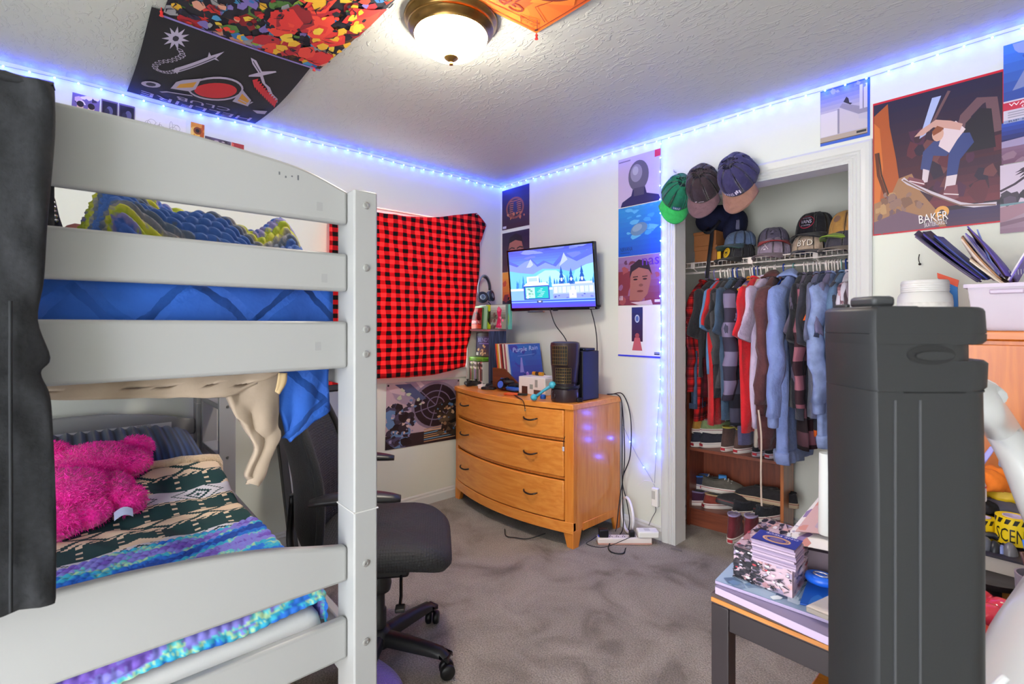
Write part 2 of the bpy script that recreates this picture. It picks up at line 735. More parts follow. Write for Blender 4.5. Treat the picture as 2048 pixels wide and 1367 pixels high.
# window: vinyl frame, centre bar, glass, sill
wf = obj('window_1', G().box((-.095, WY0, WZ0), (-.045, WY0 + .05, WZ1)).box((-.095, WY1 - .05, WZ0), (-.045, WY1, WZ1))
         .box((-.095, WY0 + .05, WZ1 - .05), (-.045, WY1 - .05, WZ1)).box((-.095, WY0 + .05, WZ0), (-.045, WY1 - .05, WZ0 + .05))
         .box((-.090, -.905, WZ0 + .05), (-.050, -.855, WZ1 - .05)), M('f4f4f2', .3), bevel=.004)
wf['kind'] = 'structure'
GLASS = M('ffffff', .02, trans=1, ior=1.02)
for a, b in ((WY0 + .05, -.905), (-.855, WY1 - .05)):
    obj('window_pane', G().box((-.074, a, WZ0 + .05), (-.070, b, WZ1 - .05)), GLASS, wf)
obj('window_sill', G().loft([[(x, y, z) for x, z in ((-.095, WZ0 - .022), (.018, WZ0 - .022), (.026, WZ0 - .012), (.022, WZ0), (-.095, WZ0))] for y in (WY0 - .03, WY1 + .03)]), WHITE, wf)
obj('window_apron', G().loft([[(x, y, z) for x, z in ((0, WZ0 - .085), (.012, WZ0 - .085), (.016, WZ0 - .05), (.012, WZ0 - .022), (0, WZ0 - .022))] for y in (WY0 - .02, WY1 + .02)]), WHITE, wf)

# ================================================================== ceiling lamp
LX, LY = 1.545, -1.604
lamp = thing('ceiling_lamp', 'brass flush ceiling light with a glowing white glass bowl', 'lamp', (LX, LY, H))
BRASS = M('8a6a3c', .28, 1., var=(30, .12))
obj('pan', G().lathe([(.172, 0), (.174, -.008), (.170, -.018), (.160, -.026), (.156, -.034), (.158, -.040), (.150, -.050), (.140, -.056), (.137, -.064), (.128, -.066), (.120, -.050), (.06, -.02)], n=56), BRASS, lamp, smooth=True, world=False)
bowl = [(.134, -.052)] + [(.136 * math.cos(a), -.056 - .084 * math.sin(a)) for a in np.linspace(0, PI / 2, 14)[:-1]] + [(.004, -.140)]
bm_ = M('fff5e6', .25, emit=LAMP_STRENGTH)
obj('glass_bowl', G().lathe(bowl, n=48), bm_, lamp, smooth=2, world=False)
fin = obj('finial', G().lathe([(.004, -.136), (.026, -.138), (.027, -.143), (.022, -.148), (.012, -.154), (.007, -.158), (.009, -.162), (.007, -.168), (.001, -.170)], n=24), M('b08a4e', .3, 1.), lamp, smooth=True, world=False)

# ================================================================== blue LED string
leds = thing('light_string', 'string of blue LED lights running along the top of both walls', 'string light', (.02, -.02, 2.41))
LEDM = M('2c4cff', .3, emit=95)
rd = random.Random(4)
path = []
y = -3.1
while y < -.03:
    path.append((.012, y, 2.418 + .004 * math.sin(y * 9)))
    y += .081
path.append((.014, -.014, 2.417))
x = .07
while x < 3.3:
    path.append((x, -.012, 2.416 + .005 * math.sin(x * 7)))
    x += .081
obj('wire', G().tube(smooth_path(path, 2), .0013, 5), M('9aa0b4', .4), leds, smooth=2)
vpath = []
z = 2.385
while z > .95:
    vpath.append((1.477 + .003 * math.sin(z * 11), -.022, z))
    z -= .083
vpath += [(1.472, -.02, .90), (1.462, -.02, .80), (1.455, -.02, .70), (1.449, -.02, .60), (1.443, -.018, .52), (1.438, -.018, .42), (1.434, -.016, .34)]
dpath = [(1.205, -.02, .66), (1.26, -.016, .56), (1.31, -.016, .48), (1.36, -.016, .42), (1.41, -.016, .36), (1.434, -.016, .32)]
obj('wire', G().tube(smooth_path([(1.477, -.012, 2.41)] + vpath, 3), .0013, 5), M('9aa0b4', .4), leds, smooth=2)
obj('wire', G().tube(smooth_path(dpath, 3), .0013, 5), M('9aa0b4', .4), leds, smooth=2)
led0 = G().ball((0, 0, 0), (.0042, .0042, .0042), 8, 5)
me_led = None
ll = bpy.data.lights.new('led', 'POINT')
ll.color = (.03, .10, 1.)
ll.energy = LED_WATT
ll.shadow_soft_size = .008


lv_ = ll.copy()
lv_.energy = LED_WATT * 1.9


def add_led(p, off, watt=True, data=None):
    global me_led
    if me_led is None:
        o = obj('bulb', led0, LEDM, leds, smooth=2, world=False)
        me_led = o.data
    else:
        o = bpy.data.objects.new('bulb', me_led)
        C.objects.link(o)
        o.parent = leds
    o.location = (p[0] - .02, p[1] + .02, p[2] - 2.41)
    if watt:
        l = bpy.data.objects.new('led', data or ll)
        C.objects.link(l)
        l.location = (p[0] + off[0], p[1] + off[1], p[2] + off[2])


for p in path:
    if p[0] < .02:
        add_led((p[0] + .004, p[1], p[2] - .004), (.013, 0, -.006))
    else:
        add_led((p[0], p[1] - .004, p[2] - .004), (0, -.013, -.006))
for p in vpath[:-2]:
    add_led((p[0], p[1] - .003, p[2]), (0, -.014, 0), data=lv_)
for p in dpath[1:2] + dpath[3:4]:
    add_led((p[0], p[1] - .003, p[2]), (0, -.012, 0))

# ================================================================== bunk bed
BED = thing('bunk_bed', 'white wooden bunk bed with wide slatted end panels and arched rails', 'bed', (2.05, -2.163, 0), R(-1.43))
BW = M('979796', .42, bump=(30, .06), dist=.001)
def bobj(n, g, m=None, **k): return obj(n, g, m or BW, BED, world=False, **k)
# local frame: x runs away to the window wall, y to the bed's far side
for px in (-.09, -2.0):
    for py in (-.027, -1.0):
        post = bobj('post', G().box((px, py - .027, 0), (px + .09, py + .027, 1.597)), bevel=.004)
        bobj('joint_ring', G().box((px - .0012, py - .0282, .903), (px + .0912, py + .0282, .9055)), M('b9b8b5', .6))
        if px > -.5:
            for z in (1.565, 1.43, 1.297, 1.243, .79, .62):
                obj('bolt', G().lathe([(.0078, 0), (.0078, .002), (.006, .003), (.003, .003), (.003, .0015), (.0005, .0015)], n=14).move(TR(px + .09, py, z) @ ROT(y=90)), M('a9a9a8', .3, .7), BED, world=False, smooth=True)


def rail_end(x0, name, bot, tops):
    """end rail: straight below, top edge through (y, z) points mirrored about the bed's middle"""
    half = smooth_path([(a, b, 0) for a, b in tops], 6)
    pts = [(p[0], p[1]) for p in half]
    pts = pts + [(-1.03 - a, b) for a, b in pts[::-1][1:]]
    poly = [(pts[0][0], bot)] + pts + [(pts[-1][0], bot)]
    bobj(name, G().prism(poly, 'X', x0, x0 + .024), bevel=.007, segs=3)


for x0 in (-.056, -1.968):
    rail_end(x0, 'arched_rail', 1.525, [(-.054, 1.597), (-.145, 1.628), (-.24, 1.641), (-.33, 1.650), (-.42, 1.655), (-.515, 1.656)])
    rail_end(x0, 'end_rail', 1.379, [(-.054, 1.461), (-.515, 1.462)])
    rail_end(x0, 'end_rail', 1.212, [(-.054, 1.314), (-.515, 1.316)])
    rail_end(x0, 'arched_rail', .747, [(-.054, .823), (-.12, .838), (-.21, .860), (-.31, .876), (-.42, .887), (-.515, .890)])
    rail_end(x0, 'end_rail', .579, [(-.054, .667), (-.515, .667)])
bobj('side_rail', G().box((-1.92, -.044, 1.17), (-.085, -.022, 1.30)), bevel=.004)
bobj('side_rail', G().box((-1.92, -.040, .50), (-.085, -.018, .618)), bevel=.004)
bobj('side_rail', G().box((-1.92, -1.005, 1.17), (-.085, -.985, 1.30)), bevel=.004)
bobj('side_rail', G().box((-1.92, -1.005, .50), (-.085, -.985, .618)), bevel=.004)
for k in range(9):
    bobj('mattress_slat', G().box((-1.85 + k * .2, -.99, 1.19), (-1.77 + k * .2, -.04, 1.205)))
    bobj('mattress_slat', G().box((-1.85 + k * .2, -.99, .565), (-1.77 + k * .2, -.041, .577)))
for z_, y_ in ((1.555, -.115), (1.405, -.105), (1.262, -.118)):
    bobj('sticker', G().box((-.0325, y_ - .006, z_ - .009), (-.0315, y_ + .006, z_ + .009)), M('8f8f8f', .6))
for k_ in range(4):
    bobj('scuff', G().box((-.0323, -.16 - .012 * k_, 1.602 + .004 * (k_ % 2)), (-.0317, -.157 - .012 * k_, 1.612 - .003 * (k_ % 3))), M('55575c', .7))
# warning print on the far arched rail
pc = Pic(.46, .05, 'e4e3e1')
for i in range(3):
    for j in range(4):
        pc.rect(.02 + .33 * i, .12 + .2 * j, .25 + .33 * i - .03 * (j % 2), .2 + .2 * j, 'a9a8a6')
pc.text('WARNING', .70, .82, .16, '6a6967')
obj('warning_label', pc.g(flat((.112, -2.73, .772), (0, 1, 0), (0, 0, 1))), ink(), BED)
# ladder at the far end
lad = thing('ladder', 'white wooden bunk ladder leaning at the far end of the bed', 'ladder', (.3, -2.11, 0))
for x in (.14, .50):
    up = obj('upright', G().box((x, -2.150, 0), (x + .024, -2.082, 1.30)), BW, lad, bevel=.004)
    for z in (.93, .70, .46):
        obj('screw', G().cyl((0, 0, 0), .006, .002, 12).move(TR(x + .024, -2.116, z) @ ROT(y=90)), M('8d8d8b', .35, .8), up)
for z in (.25, .46, .70, .93, 1.16):
    obj('rung', G().box((.164, -2.150, z - .012), (.50, -2.085, z + .012)), BW, lad, bevel=.003)

# ================================================================== bedding
def nz(x, y, seed=0, f=1.):
    rr = random.Random(seed)
    s = 0
    for k in range(5):
        a, b, p = rr.uniform(-1, 1), rr.uniform(-1, 1), rr.uniform(0, 6.28)
        s += math.sin(f * (1 + .7 * k) * (a * x + b * y) * 6 + p) / (1 + .5 * k)
    return s / 2.4


def nearest(z, tab):
    for lim, c in tab:
        if z < lim:
            return c
    return tab[-1][1]


MATT = M('efeeec', .85, bump=(25, .3), dist=.004)
m1 = obj('mattress', G().box((.16, -3.16, .578), (1.955, -2.240, .668)), MATT, bevel=.035, segs=3)
tag(m1, 'white mattress on the lower bunk under the knitted blankets', 'mattress')
m2 = obj('mattress', G().box((.16, -3.16, 1.207), (1.945, -2.250, 1.36)), MATT, bevel=.03, segs=3)
tag(m2, 'white mattress on the upper bunk under the blue quilt', 'mattress')


def drape(x, y, base, ye, drop):
    """height of a cover lying on a bed and falling over the edge y = ye"""
    if y < ye:
        return y, base
    d = y - ye
    return ye + .018 * math.sin(min(d / .03, 1.) * PI / 2) + .01 * min(d, .1), base - max(0, d - .012) * drop


# fair-isle fleece blanket: knit cells coloured one by one
DG, CR = '123a3c', 'd9c3a8'
NX, NY = 150, 120
qx0, qx1, qy0, qy1 = .86, 1.62, -3.0, -2.12


def knit(i, j):
    q = (j * 150 // NX) % 64
    if q < 14:
        a, b = abs((i % 20) - 10), q - 7
        if abs(a - abs(b)) < 2 or (a < 2 and abs(b) < 3) or (abs(b) == 6 and a > 6):
            return DG
        return CR
    if q < 17:
        return CR if (i + q) % 4 < 2 else DG
    if q < 34:
        return CR if (i % 12 < 2 and (q - 17) % 6 < 2) or (q > 24 and abs(((i % 44) - 22)) < (q - 24)) else DG
    if q < 46:
        a, b = (i % 26) - 13, q - 40
        if 3 < abs(a) + abs(b) < 6 or (abs(a) + abs(b)) < 2 or 9 < abs(a) + abs(b) < 11:
            return DG
        return 'c8c6d0'
    if q < 49:
        return DG if (i // 2 + q) % 2 else CR
    return CR if (i % 10 < 2 and (q - 49) % 6 < 2) else DG


def fair(a, b):
    x = qx0 + (qx1 - qx0) * b + .05 * (1 - b) * (a - .5)
    y = qy0 + (qy1 - qy0) * a
    base = .70 + .085 * max(0, (1.18 - x) / .3) ** 1.2 + .012 * nz(x, y, 3, 1.6)
    y, z = drape(x, y, base, -2.245, .9)
    return (x, y, z + .006 * nz(x, y, 9, 5))


P0 = [[fair(i / NY, j / NX) for i in range(NY + 1)] for j in range(NX + 1)]
g = G()
for row in P0:
    g.v += row
for j in range(NX):
    for i in range(NY):
        k = j * (NY + 1) + i
        g.add([], [], None)
        g.f.append((k, k + 1, k + NY + 2, k + NY + 1))
        g.c.append(lin(knit(i, j)))
fb = obj('patterned_blanket', g, ink_cloth(), smooth=2)
tag(fb, 'dark green and cream snowflake pattern fleece blanket on the lower bunk', 'blanket')
ROOT_M[fb.name] = Matrix()
rim = [fair(a, 0) for a in np.linspace(0, 1, 40)] + [fair(1, b) for b in np.linspace(.03, 1, 34)]
g = G()
rd = random.Random(7)
g.tube([(p[0] - .004, p[1], p[2] + .006) for p in rim], .016, 8)
CREAM = M('e2c7a4', .95, sheen=.6, bump=(150, 1.), dist=.01)
obj('fleece_edge', g, CREAM, fb, smooth=2)


def tufts(fn, n, ln, wd, seed, droop=.5):
    """thin bent hairs standing off a surface; fn(r) gives point and normal"""
    r = random.Random(seed)
    vs, fs = [], []
    for _ in range(n):
        p, nn = fn(r)
        d = unit(np.array(nn) + np.array([r.gauss(0, .45), r.gauss(0, .45), r.gauss(0, .4) - droop * .5]))
        sd = unit(np.cross(d, [r.gauss(0, 1), r.gauss(0, 1), r.gauss(0, 1)])) * wd
        L = ln * r.uniform(.6, 1.2)
        k = len(vs)
        q = np.array(p) + d * L * .55
        e = np.array(p) + d * L + np.array([0, 0, -L * .35 * droop])
        vs += [tuple(p - sd), tuple(p + sd), tuple(q + sd * .7), tuple(q - sd * .7), tuple(e)]
        fs += [(k, k + 1, k + 2, k + 3), (k + 3, k + 2, k + 4)]
    g = G()
    g.v, g.f = vs, fs
    return g


# crocheted blanket over the near end of the lower bunk
CB = [(-.55, '123f94'), (-.2, '1f66c4'), (.02, '2f9fbe'), (.12, '9fc49a'), (.2, '55b8bd'), (.6, '7a76c8'), (2, '6b4fae')]


def crochet(name, fn, nu, nv, tab, lump, amp, label, parent=None, rows=7., seed=5):
    P = np.array([[fn(i / nu, j / nv) for i in range(nu + 1)] for j in range(nv + 1)], float)
    du, dv = np.gradient(P, axis=1), np.gradient(P, axis=0)
    nn = np.cross(du, dv)
    nn /= np.linalg.norm(nn, axis=2, keepdims=True) + 1e-9
    if nn[..., 2].mean() < 0:
        nn = -nn
    su = np.linalg.norm(du, axis=2).cumsum(1)
    sv = np.linalg.norm(dv, axis=2).cumsum(0)
    ph = np.floor(sv / lump)
    h = np.abs(np.sin(PI * sv / lump)) ** .6 * (.45 + .55 * np.abs(np.sin(PI * (su / lump + .5 * (ph % 2)))) ** .7)
    Q = P + nn * (h * amp)[..., None]
    g = G()
    g.v = [tuple(p) for p in Q.reshape(-1, 3)]
    rr = random.Random(seed)
    for j in range(nv):
        for i in range(nu):
            k = j * (nu + 1) + i
            g.f.append((k, k + 1, k + nu + 2, k + nu + 1))
    for j in range(nv + 1):
        for i in range(nu + 1):
            a = math.sin(rows * sv[j, i] / lump * .9 + .6 * math.sin(su[j, i] * 9)) * .6 + .5 * nz(su[j, i] * 3, ph[j, i] * .21, seed, 2) + rr.uniform(-.07, .07)
            g.vc.append(lin(nearest(a, tab)))
    o = obj(name, g, ink_cloth(), parent, smooth=2)
    return tag(o, label, 'blanket') if parent is None else o


def cro(a, b):
    # a across the bed, b from the middle towards the near end and down over it
    y = -3.02 + .86 * a
    L = b * .552
    x = 1.46 - .05 * a + L
    z = .705 + .012 * nz(x, y, 4, 2)
    ex = 1.935
    if x > ex:
        d = x - ex
        x = ex + .018 * math.sin(min(d / .04, 1) * PI / 2)
        z -= max(0, d - .015)
    lim = -2.262
    y, z = drape(x, y, z, lim, .9)
    return (x, y, z + .01)


crochet('crochet_blanket', cro, 240, 170, CB, .020, .010, 'blue teal and purple crochet blanket over the near end of the lower bunk', rows=.9)

# pillow under the bear
COR, _n, _l, _p = nt('corduroy')
_v = frac(_n, _l, axis_val(_n, _l, 'Y'), .022)
_c = ramp_node(_n, _l, _v, [(0, '0c1a33'), (.3, '2b4a78'), (.6, '1a3560'), (.95, '0c1a33')], False)
_l.new(_c, _p.inputs['Base Color'])
_p.inputs['Roughness'].default_value = .9
_p.inputs['Sheen Weight'].default_value = .3
g = G()
def pil(a, b, s):
    x, y = .20 + .50 * a, -3.02 + .80 * b
    e = (1 - abs(2 * a - 1) ** 3.5) ** .5 * (1 - abs(2 * b - 1) ** 3.5) ** .5
    return (x, y, .715 + s * .085 * e + .07 * (1 - a) + (.008 * math.sin(b * 115) if s > 0 else 0) * e)
g.grid(lambda a, b: pil(a, b, 1), 30, 110).grid(lambda a, b: pil(a, 1 - b, -1), 30, 20)
pw = obj('pillow', g, COR, smooth=2)
tag(pw, 'navy ribbed pillow at the head of the lower bunk', 'pillow')

# pink plush bear lying on the pillow
PINK = M('f5149f', .95, sheen=.5, var=(16, .25), bump=(120, .8), dist=.008)
FUR = M('ff22b4', .85, sheen=.4, var=(20, .3))
bear = thing('plush_bear', 'hot pink shaggy plush bear slumped on the lower bunk pillow', 'plush toy', (1.0, -2.6, .72))
EL = {'body': [((1.06, -2.66, .80), (.16, .15, .105)), ((1.16, -2.72, .76), (.13, .14, .075)), ((1.15, -2.61, .765), (.10, .085, .062))],
      'head': [((.86, -2.57, .865), (.15, .17, .085)), ((.90, -2.48, .86), (.085, .10, .062))],
      'ear': [((.80, -2.425, .895), (.05, .065, .058))], 'ear.b': [((.80, -2.70, .925), (.05, .06, .045))],
      'arm': [((1.05, -2.51, .800), (.13, .055, .058)), ((1.13, -2.475, .765), (.065, .056, .055))]}
for nm, lst in EL.items():
    g = G()
    lst = [(tuple(np.array((1.06, -2.635, .715)) + (np.array(c) - (1.08, -2.62, .715)) * .80), tuple(np.array(r_) * .80)) for c, r_ in lst]
    for k, (c, rr) in enumerate(lst):
        g.ball(c, rr, 26, 16, mat=ROT(z=10 * k, y=8))
    pt = obj(nm.split('.')[0], g, PINK, bear, smooth=2)
    tot = sum(r[0] * r[1] for c, r in lst)

    def smp(r, lst=lst):
        c, rr = r.choices(lst, [q[1][0] * q[1][1] for q in lst])[0]
        d = unit([r.gauss(0, 1), r.gauss(0, 1), r.gauss(0, 1) + .3])
        return np.array(c) + d * np.array(rr), unit(d / np.array(rr))
    obj('fur', tufts(smp, int(260000 * tot) + 500, .013, .0011, 3), FUR, pt)
obj('tag', G().grid(lambda a, b: (1.165 + .015 * a, -2.56 + .045 * b, .745 + .012 * math.sin(b * 3) - .02 * a), 3, 6, .001), M('aeb8d8', .6), bear, smooth=True)

# ---------------- upper bunk
QUILT, _n, _l, _p = nt('quilted_cotton')
_tc = _n.new('ShaderNodeTexCoord')
_q = _n.new('ShaderNodeTexNoise'); _q.inputs['Scale'].default_value = 7; _q.inputs['Detail'].default_value = 5
_l.new(_tc.outputs['Object'], _q.inputs['Vector'])
_c = ramp_node(_n, _l, _q.outputs['Fac'], [(.3, '123c86'), (.7, '1c57b4')], False)
_l.new(_c, _p.inputs['Base Color'])
_yy, _zz = axis_val(_n, _l, 'Y'), axis_val(_n, _l, 'Z')
_w = math_node(_n, _l, 'MULTIPLY', _q.outputs['Fac'], .09)
_h = []
for _op, _k in (('ADD', .19), ('SUBTRACT', .17)):
    _f = frac(_n, _l, math_node(_n, _l, 'ADD', math_node(_n, _l, _op, _yy, _zz), _w), _k)
    _h.append(math_node(_n, _l, 'MINIMUM', math_node(_n, _l, 'MULTIPLY', math_node(_n, _l, 'ABSOLUTE', math_node(_n, _l, 'SUBTRACT', _f, .5)), 9), 1.))
_r = math_node(_n, _l, 'ADD', math_node(_n, _l, 'MULTIPLY', _h[0], _h[1]), math_node(_n, _l, 'MULTIPLY', _q.outputs['Fac'], 1.6))
_b = _n.new('ShaderNodeBump'); _b.inputs['Strength'].default_value = .9; _b.inputs['Distance'].default_value = .012
_l.new(_r, _b.inputs['Height']); _l.new(_b.outputs[0], _p.inputs['Normal'])
_p.inputs['Roughness'].default_value = .8


def qfn(a, b):
    y = -3.1 + .87 * a
    L = b * .37
    x, z = 1.70 + L, 1.385
    if x > 1.955:
        z -= x - 1.955
        x = 1.962
    return (x + .005 * nz(y, z, 2, 4), y, z + .008 * nz(x, y, 5, 3))


g = G().grid(qfn, 60, 40, .012)
qd = [(548, 742), (656, 742), (655, 800), (648, 832), (590, 873), (572, 878), (560, 830), (550, 790)]
bq = obj('quilt', g, QUILT, smooth=2)
tag(bq, 'bright blue quilt on the upper bunk hanging past the end rails', 'quilt')


def sheet_from_px(px_l, px_r, X, n, m, wob, seed, dep=.0):
    """cloth hanging in the plane x = X between two pixel outlines running downwards"""
    L = smooth_path([at(u, v, x=X) for u, v in px_l], 6)
    Rr = smooth_path([at(u, v, x=X) for u, v in px_r], 6)
    L = [L[int(i * (len(L) - 1) / m)] for i in range(m + 1)]
    Rr = [Rr[int(i * (len(Rr) - 1) / m)] for i in range(m + 1)]

    def fn(a, b):
        j = min(m, int(round(b * m)))
        p = L[j] * (1 - a) + Rr[j] * a
        return (p[0] + wob * (nz(p[1] * 2, p[2] * .7, seed, 5) + .5 * math.sin(a * 9 + seed)) - dep * b, p[1], p[2])
    return fn


obj('quilt_corner', G().grid(sheet_from_px([(540, 700), (548, 742), (553, 800), (560, 830), (572, 876)], [(657, 700), (656, 742), (655, 800), (650, 828), (576, 878)], 1.93, 18, 24, .008, 3), 18, 24, .01), QUILT, bq, smooth=2)
KHAKI = M('9c8b7a', .9, var=(9, .16), bump=(50, .3), dist=.003)
kh = thing('khaki_trousers', 'khaki trousers hanging under the lowest rail of the upper bunk', 'trousers', at(450, 780, x=1.955))
obj('waist', G().grid(sheet_from_px([(60, 720), (60, 764), (60, 798)], [(560, 700), (560, 740), (450, 794)], 1.955, 40, 16, .006, 6), 40, 16, .008), KHAKI, kh, smooth=2)
obj('leg', G().grid(sheet_from_px([(440, 775), (452, 800), (480, 850), (505, 890), (492, 930), (487, 950), (500, 965)], [(552, 740), (550, 800), (556, 850), (558, 870), (540, 915), (530, 945), (510, 968)], 1.945, 20, 30, .010, 8), 20, 30, .012), KHAKI, kh, smooth=2)
obj('strap', G().grid(sheet_from_px([(556, 745), (552, 770), (549, 782)], [(572, 745), (570, 765), (556, 787)], 1.985, 4, 8, .002, 8), 4, 8, .004), M('b89f78', .9), kh, smooth=2)

CB2 = [(-.5, '2b4f8e'), (-.22, '4a5568'), (-.02, '6a6a72'), (.1, '8d8a72'), (.3, 'a7a62f'), (.55, '8f9a22'), (.75, '6f6a9c'), (2, '3556a0')]


def topcro(a, b):
    y = -2.66 + .435 * a
    x = 1.46 + .46 * b
    hump = (.20 + .022 * math.sin(a * 6 + .6) + .014 * math.sin(a * 15) - .035 * a) * min(1, .25 + a * 5) * min(1, .45 + (1 - a) * 5)
    ell = max(0, 1 - ((b - .5) / .5) ** 2) ** .5
    return (x, y, 1.372 + hump * ell * (1 + .12 * math.sin(b * 14 + a * 6)) + .008 * nz(x * 3, y * 3, 7, 1))
    fold = .10 * math.exp(-((b - .35) / .22) ** 2) + .055 * math.exp(-((b - .85) / .14) ** 2)
    z = 1.45 + 1.35 * fold * (.55 + .5 * math.sin(a * 3.0 + .2)) * min(1, a * 5) * min(1, (1 - a) * 14 + .5) + .05 * a + .010 * nz(x * 3, y * 3, 7, 1)
    return (x, y, z)


crochet('chunky_blanket', topcro, 170, 170, CB2, .024, .015, 'chunky green blue and grey crochet blanket heaped on the upper bunk', rows=.55, seed=11)


def garmentlump(name, c, rr, mat, label, cat, rot=0, seed=1, parent=None, amp=.25, gcut=None):
    g = G()
    nu, nv = 36, 20
    rings = []
    for j in range(nv + 1):
        a = -PI / 2 + PI * min(max(j / nv, .003), .997)
        ring = []
        for k in range(nu):
            b = 2 * PI * k / nu
            d = np.array((math.cos(a) * math.cos(b), math.cos(a) * math.sin(b), math.sin(a)))
            s = 1 + amp * nz(d[0] * 1.3 + d[2], d[1] * 1.3 - d[2], seed, 1)
            p = Vector(d * np.array(rr) * s)
            p = Matrix.Rotation(R(rot), 3, 'Z') @ p
            p.z = max(p.z, -rr[2] * .55)
            ring.append((c[0] + p.x, c[1] + p.y, c[2] + p.z))
        rings.append(ring)
    g.loft(rings)
    o = obj(name, g, mat, parent, smooth=2)
    if parent is None:
        tag(o, label, cat)
    return o


hj = garmentlump('black_jacket', (1.66, -2.76, 1.44), (.16, .085, .19), M('17171b', .8, bump=(40, .4), var=(12, .2)), 'black jacket with metal studs heaped on the upper bunk', 'jacket', 10, 3)
for k in range(6):
    p = at(104 + k * 1.5, 396 + k * 9, x=1.76)
    obj('stud', G().ball(p, .004, 8, 6), M('c9c9cc', .25, .9), hj, smooth=2)
garmentlump('pink_shirt', (1.60, -2.635, 1.455), (.10, .07, .07), M('b06a68', .9, var=(9, .15)), 'dusty pink shirt crumpled beside the chunky blanket on the upper bunk', 'shirt', 20, 8)

# black trousers over the near end panel
BLK = M('1d1e21', .92, var=(120, .22), bump=(140, .5), dist=.002)
edge = [(108, 172), (110, 190), (111, 260), (106, 330), (95, 450), (88, 560), (76, 640), (101, 715), (82, 745), (100, 790), (106, 860), (112, 1000), (113, 1100), (112, 1195)]
XT = 2.072
ep = smooth_path([at(u, v, x=XT + .012) for u, v in edge], 5)
tr = thing('black_trousers', 'black denim trousers draped over the arched end panel of the bunk bed', 'trousers', (XT, -2.8, .91))
rings = []
for k, p in enumerate(ep):
    z = p[2]
    y1 = p[1]
    y0 = -2.98
    cx = XT + .012
    th = .016 + .004 * nz(0, z, 4, 3)
    ring = []
    for j in range(40):
        a = 2 * PI * j / 40
        yy = (y0 + y1) / 2 + (y1 - y0) / 2 * np.sign(math.cos(a)) * abs(math.cos(a)) ** .55
        xx = cx + th * np.sign(math.sin(a)) * abs(math.sin(a)) ** .6
        if math.sin(a) > 0:
            xx += .012 * nz(yy * 3, z * 1.2, 21, 3.2) + .006 * nz(yy * 5, z * 3, 5, 3)
        ring.append((xx, yy, z))
    rings.append(ring)
obj('leg', G().loft(rings), BLK, tr, smooth=2)
obj('seam', G().tube([(XT + .036 + .010 * nz(q * 0 + -2.726 * 3, q * 1.2, 21, 3.2), -2.728, q) for q in np.linspace(.92, 1.34, 24)], .0022, 5), M('1e2023', .9), tr, smooth=2)


def flap(a, b):
    y = -2.98 + (ep[0][1] + 2.98) * a
    s = b * PI
    return (XT - .045 + .065 * math.cos(s), y, ep[0][2] - .004 + .018 * math.sin(s) + .006 * nz(y * 4, b, 3, 3)) if b < .7 else (XT - .045 + .065 * math.cos(.7 * PI) - .004, y, ep[0][2] - (b - .7) * .8 + .01)


obj('waist', G().grid(flap, 18, 14, .008), BLK, tr, smooth=2)

# ================================================================== red checked blanket at the window
CHK, _n, _l, _p = nt('buffalo_check')
_s = []
for ax, per, off in (('Y', .070, .01), ('Z', .056, .0)):
    _v = frac(_n, _l, axis_val(_n, _l, ax), per, off)
    _s.append(ramp_node(_n, _l, _v, [(0, 'ffffff'), (.5, '000000')]))
_ad = math_node(_n, _l, 'ADD', _s[0], _s[1])
_ad = math_node(_n, _l, 'DIVIDE', _ad, 2)
_c = ramp_node(_n, _l, _ad, [(0, 'ff4444'), (.3, 'b80f1a'), (.8, '17090b')])
_l.new(_c, _p.inputs['Base Color'])
_p.inputs['Roughness'].default_value = .95
_tr = _n.new('ShaderNodeBsdfTranslucent'); _l.new(_c, _tr.inputs[0])
_ms = _n.new('ShaderNodeMixShader'); _ms.inputs[0].default_value = .45
_l.new(_p.outputs[0], _ms.inputs[1]); _l.new(_tr.outputs[0], _ms.inputs[2]); _l.new(_ms.outputs[0], _n['Material Output'].inputs[0])
top_e = smooth_path([at(u, v, x=.03) for u, v in [(655, 425), (700, 424), (762, 427), (820, 434), (870, 435), (910, 431), (952, 427)]], 6)
bot_e = smooth_path([at(u, v, x=.045) for u, v in [(655, 775), (700, 765), (762, 755), (820, 752), (860, 748), (890, 741), (928, 733)]], 6)
rgt_e = smooth_path([at(u, v, x=.04) for u, v in [(952, 427), (954, 470), (952, 520), (947, 570), (941, 610), (935, 660), (928, 733)]], 6)


def ev(p, t):
    k = t * (len(p) - 1)
    i = min(int(k), len(p) - 2)
    return p[i] + (p[i + 1] - p[i]) * (k - i)


def curt(a, b):
    t, q, r = ev(top_e, a), ev(bot_e, a), ev(rgt_e, b)
    y = t[1] * (1 - b) + q[1] * b
    y += (r[1] - (t[1] * 0 + ev(top_e, 1)[1] * (1 - b) + ev(bot_e, 1)[1] * b)) * a ** 3
    z = t[2] * (1 - b) + q[2] * b
    fold = .014 * math.sin(a * 15 + 2 * b) * b + .016 * math.sin(a * 6 - 3 * b + 1) * (.3 + b) + .012 * nz(y * 2, z * 1.5, 31, 3)
    return (.052 + fold + .02 * b + .03 * math.sin(b * PI) * a, y, z)


